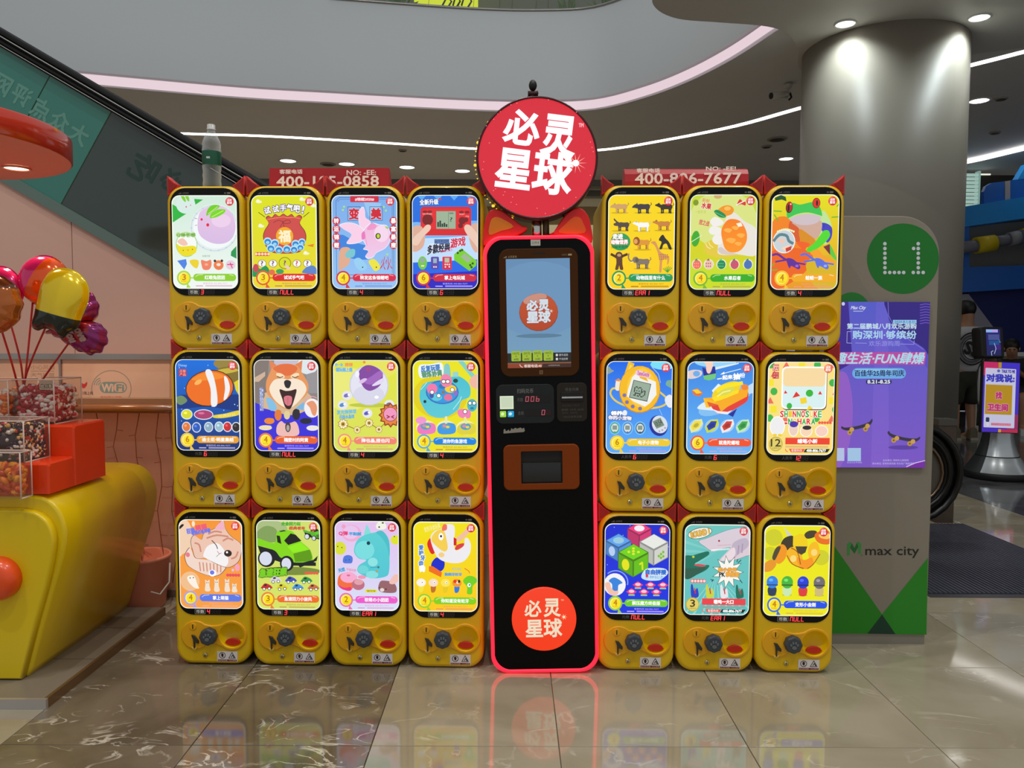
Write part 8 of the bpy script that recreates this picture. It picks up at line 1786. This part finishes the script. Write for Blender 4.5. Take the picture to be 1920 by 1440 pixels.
for sg_ in (-1, 1): b_ = len(tp); tp += [(sg_ * .19, -.07, .94), (sg_ * .225, -.14, .78)]; te += [(2, b_), (b_, b_ + 1)]; trd += [.08, .07]
skinned('shirt', tp, te, trd, M_TB, p2)
tp = [(0, .0, .53), (0, -.04, .52)]; te = [(0, 1)]; trd = [(.16, .13), (.15, .12)]
for sg_ in (-1, 1): b_ = len(tp); tp += [(sg_ * .105, -.18, .51), (sg_ * .125, -.42, .51)]; te += [(1, b_), (b_, b_ + 1)]; trd += [.11, .09]
skinned('shorts', tp, te, trd, mat('shorts_dark', (40, 42, 48), .8), p2)
q = MB(); q.sphere((-.012, -.15, 1.165), .105, 18, 12, sc=(.9, 1.0, .95)); q.build('hair', M_HAIR, p2)
for sg_ in (-1, 1):
    q = MB(); q.sphere((sg_ * .085 - .012, -.17, 1.12), .026, 10, 8, sc=(.45, .8, 1.1)); q.build('ear', M_SKIN, p2)
    q = MB(); q.sphere((sg_ * .028 - .016, -.268, 1.115), .010, 8, 6); q.build('eye', M_BLK, p2)
    q = MB(); q.box((sg_ * .13 - .045, -.66, 0), (sg_ * .13 + .045, -.40, .08)); q.build('shoe', mat('shoe_white', (206, 206, 204), .6), p2)
q = MB(); q.sphere((-.016, -.285, 1.09), .016, 8, 6, sc=(.8, 1, 1.2)); q.build('nose', M_SKIN, p2)
q = MB(); q.box((-.035, -.275, 1.055), (.005, -.268, 1.061)); q.build('mouth', mat('lip', (140, 80, 70), .5), p2)
ph = MB(); ph.prism(rr(.07, .14, .01, 0, 0, 3), -.004, .004); o = ph.build('mobile_phone', M_BLK); o.location = (qx - .19, QY - .40, .93); o.rotation_euler = (-.9, 0, -.5); tag(o, 'black mobile phone held by the seated person', 'phone')
bn = thing('bench', 'white bench under the seated person', 'bench', (qx, QY + .05, 0), 0)
q = MB(); q.box((-.5, -.22, .38), (.9, .22, .42)); q.build('seat', mat('bench_white', (214, 214, 216), .4), bn)
for x_ in (-.4, .8):
    q = MB(); q.box((x_ - .05, -.2, 0), (x_ + .05, .2, .38)); q.build('leg', MATS['bench_white'], bn)

# ================================================================ BLUE PLAY STRUCTURE and shop fronts at the far right
BY_ = 12.3
bs = thing('play_structure', 'blue play structure with padded yellow and grey bars behind the robot', 'play structure', (at_y(1860, 500, BY_).x, BY_, 0))
ox = bs.location.x
def bq(px, py, Y=BY_): p = at_y(px, py, Y); return (p.x - ox, p.z)
M_B1 = mat('play_blue', (24, 150, 236), .4); M_B2 = mat('play_navy', (10, 26, 110), .5); M_B3 = mat('play_mid', (8, 104, 206), .4)
def slabp(nm, pts, ya, yb, mt): q = MB(); q.prism(ccw([bq(*p_) for p_ in pts]), ya, yb); return q.build(nm, mt, bs)
slabp('upper_beam', [(1780, 393), (2100, 340), (2100, 385), (1780, 430)], -.1, .3, M_B1)
slabp('lower_beam', [(1780, 503), (2100, 492), (2100, 530), (1780, 550)], -.1, .3, M_B3)
slabp('post', [(1804, 425), (1814, 424), (1814, 505), (1804, 505)], -.05, .05, M_B3)
slabp('post', [(2010, 400), (2030, 400), (2030, 505), (2010, 505)], -.05, .05, M_B3)
slabp('lower_wall', [(1830, 540), (2100, 535), (2100, 820), (1830, 820)], .2, .3, M_B2)
slabp('inner_wall', [(1780, 425), (2100, 390), (2100, 505), (1780, 510)], .5, .6, mat('play_grey', (120, 118, 112), .6))
pts = [(1842, 382), (1842, 360), (1846, 350), (1856, 344), (1880, 341), (1880, 378)]; slabp('rail_board', pts, -.04, .04, M_B3); slabp('rail_stripe', [(1881, 341), (1891, 339.5), (1891, 376), (1881, 378)], -.045, .045, mat('stripe_grey', (170, 172, 180), .5)); slabp('rail_board', [(1892, 339), (1990, 325), (1990, 362), (1892, 376)], -.04, .04, M_B3)
slabp('roof_corner', [(1904, 338), (1922, 308), (1990, 296), (1990, 326)], -.05, .1, M_B1)
M_PADY = mat('pad_yellow', (214, 190, 16), .6); M_PADG = mat('pad_grey', (120, 122, 134), .6)
def bar(nm, x0, y0, x1, y1, r, mt, Y=-.25): a_ = bq(x0, y0); b_ = bq(x1, y1); q = MB(); q.cyl((a_[0], Y, a_[1]), (b_[0], Y, b_[1]), r * BY_ / FPX, n=18); q.build(nm, mt, bs)
bar('padded_bar', 1780, 468, 1822, 464, 11, M_PADG); bar('padded_bar', 1812, 464, 1846, 459, 15, M_PADY, -.24); bar('padded_bar', 1844, 457, 1878, 452, 9.5, M_PADG); bar('padded_collar', 1872, 453, 1891, 449, 12.5, mat('pad_light', (150, 152, 160), .6)); bar('padded_bar', 1890, 450, 1990, 436, 13, mat('pad_slate', (86, 98, 124), .6)); bar('padded_bar', 1908, 446, 1990, 432, 15, M_PADY, -.1)
q = MB(); q.prism(ccw([bq(*p_) for p_ in ((1790, 553), (1816, 551), (1866, 618), (1866, 640), (1790, 640))]), .0, .1); q.build('slide_side', mat('slide_lavender', (156, 156, 172), .5), bs)
# glass shop front behind
sf = thing('glass_shop', 'dark glass shop front with glowing white louvre column beside the column', 'shop', (7.6, 13.6, 0))
q = MB(); q.box((-1.2, 0, 0), (3.9, .08, 4.1)); q.build('glass', mat('shop_dark_glass', (70, 64, 54), .08, vary=.5, vscale=2.2, coat=.5), sf)
lx0, lx1 = at_y(1806, 340, 13.5).x - 7.6, at_y(1832, 340, 13.5).x - 7.6
for i in range(16):
    z_ = 3.1 + .065 * i; q = MB(); q.cyl((lx0, -.12, z_), (lx1, -.12, z_), .027, n=8); q.build('louvre', glow('louvre_white', (190, 226, 214), .6, False), sf)
q = MB(); q.box((lx0, -.14, 2.6), (lx1, -.06, 3.05)); q.build('lamp_base', glow('louvre_base', (180, 206, 190), .6, False), sf)
q = MB(); q.box((lx1 + .02, -.1, 2.5), (lx1 + .06, .0, 4.15)); q.build('mullion', glow('mullion_pale', (150, 190, 178), .6, False), sf)
for i, (px, py) in enumerate(((1848, 297), (1876, 302), (1911, 305), (1850, 325))):  # reflections in the dark glass, put on as glowing bars
    p = at_y(px, py, 13.5); q = MB(); q.box((p.x - 7.6 - .12, -.02, p.z - .012), (p.x - 7.6 + .12, -.005, p.z + .012)); q.build('glass_reflection', glow('glass_reflection', (240, 240, 226), 1.0, False), sf)
w = MB(); w.box((11.6, 4, 0), (11.8, 16, ZC)); struct(w.build('wall_right', mat('right_wall', (110, 108, 106), .6)))
w = MB(); w.box((-9.5, 3, 0), (-9.3, 18, ZC + 2)); struct(w.build('wall_left', mat('left_wall', (150, 140, 130), .6)))
ct = thing('counter', 'white counter far behind the seated person', 'counter', (at_y(1935, 680, 11.6).x, 11.6, 0))
q = MB(); q.box((-.35, 0, 0), (1.6, .4, 1.0)); q.build('body', mat('counter_grey', (150, 150, 150), .5), ct)
q = MB(); q.box((-.38, -.04, 1.0), (1.65, .44, 1.06)); q.build('top', mat('counter_white', (230, 230, 230), .3), ct)
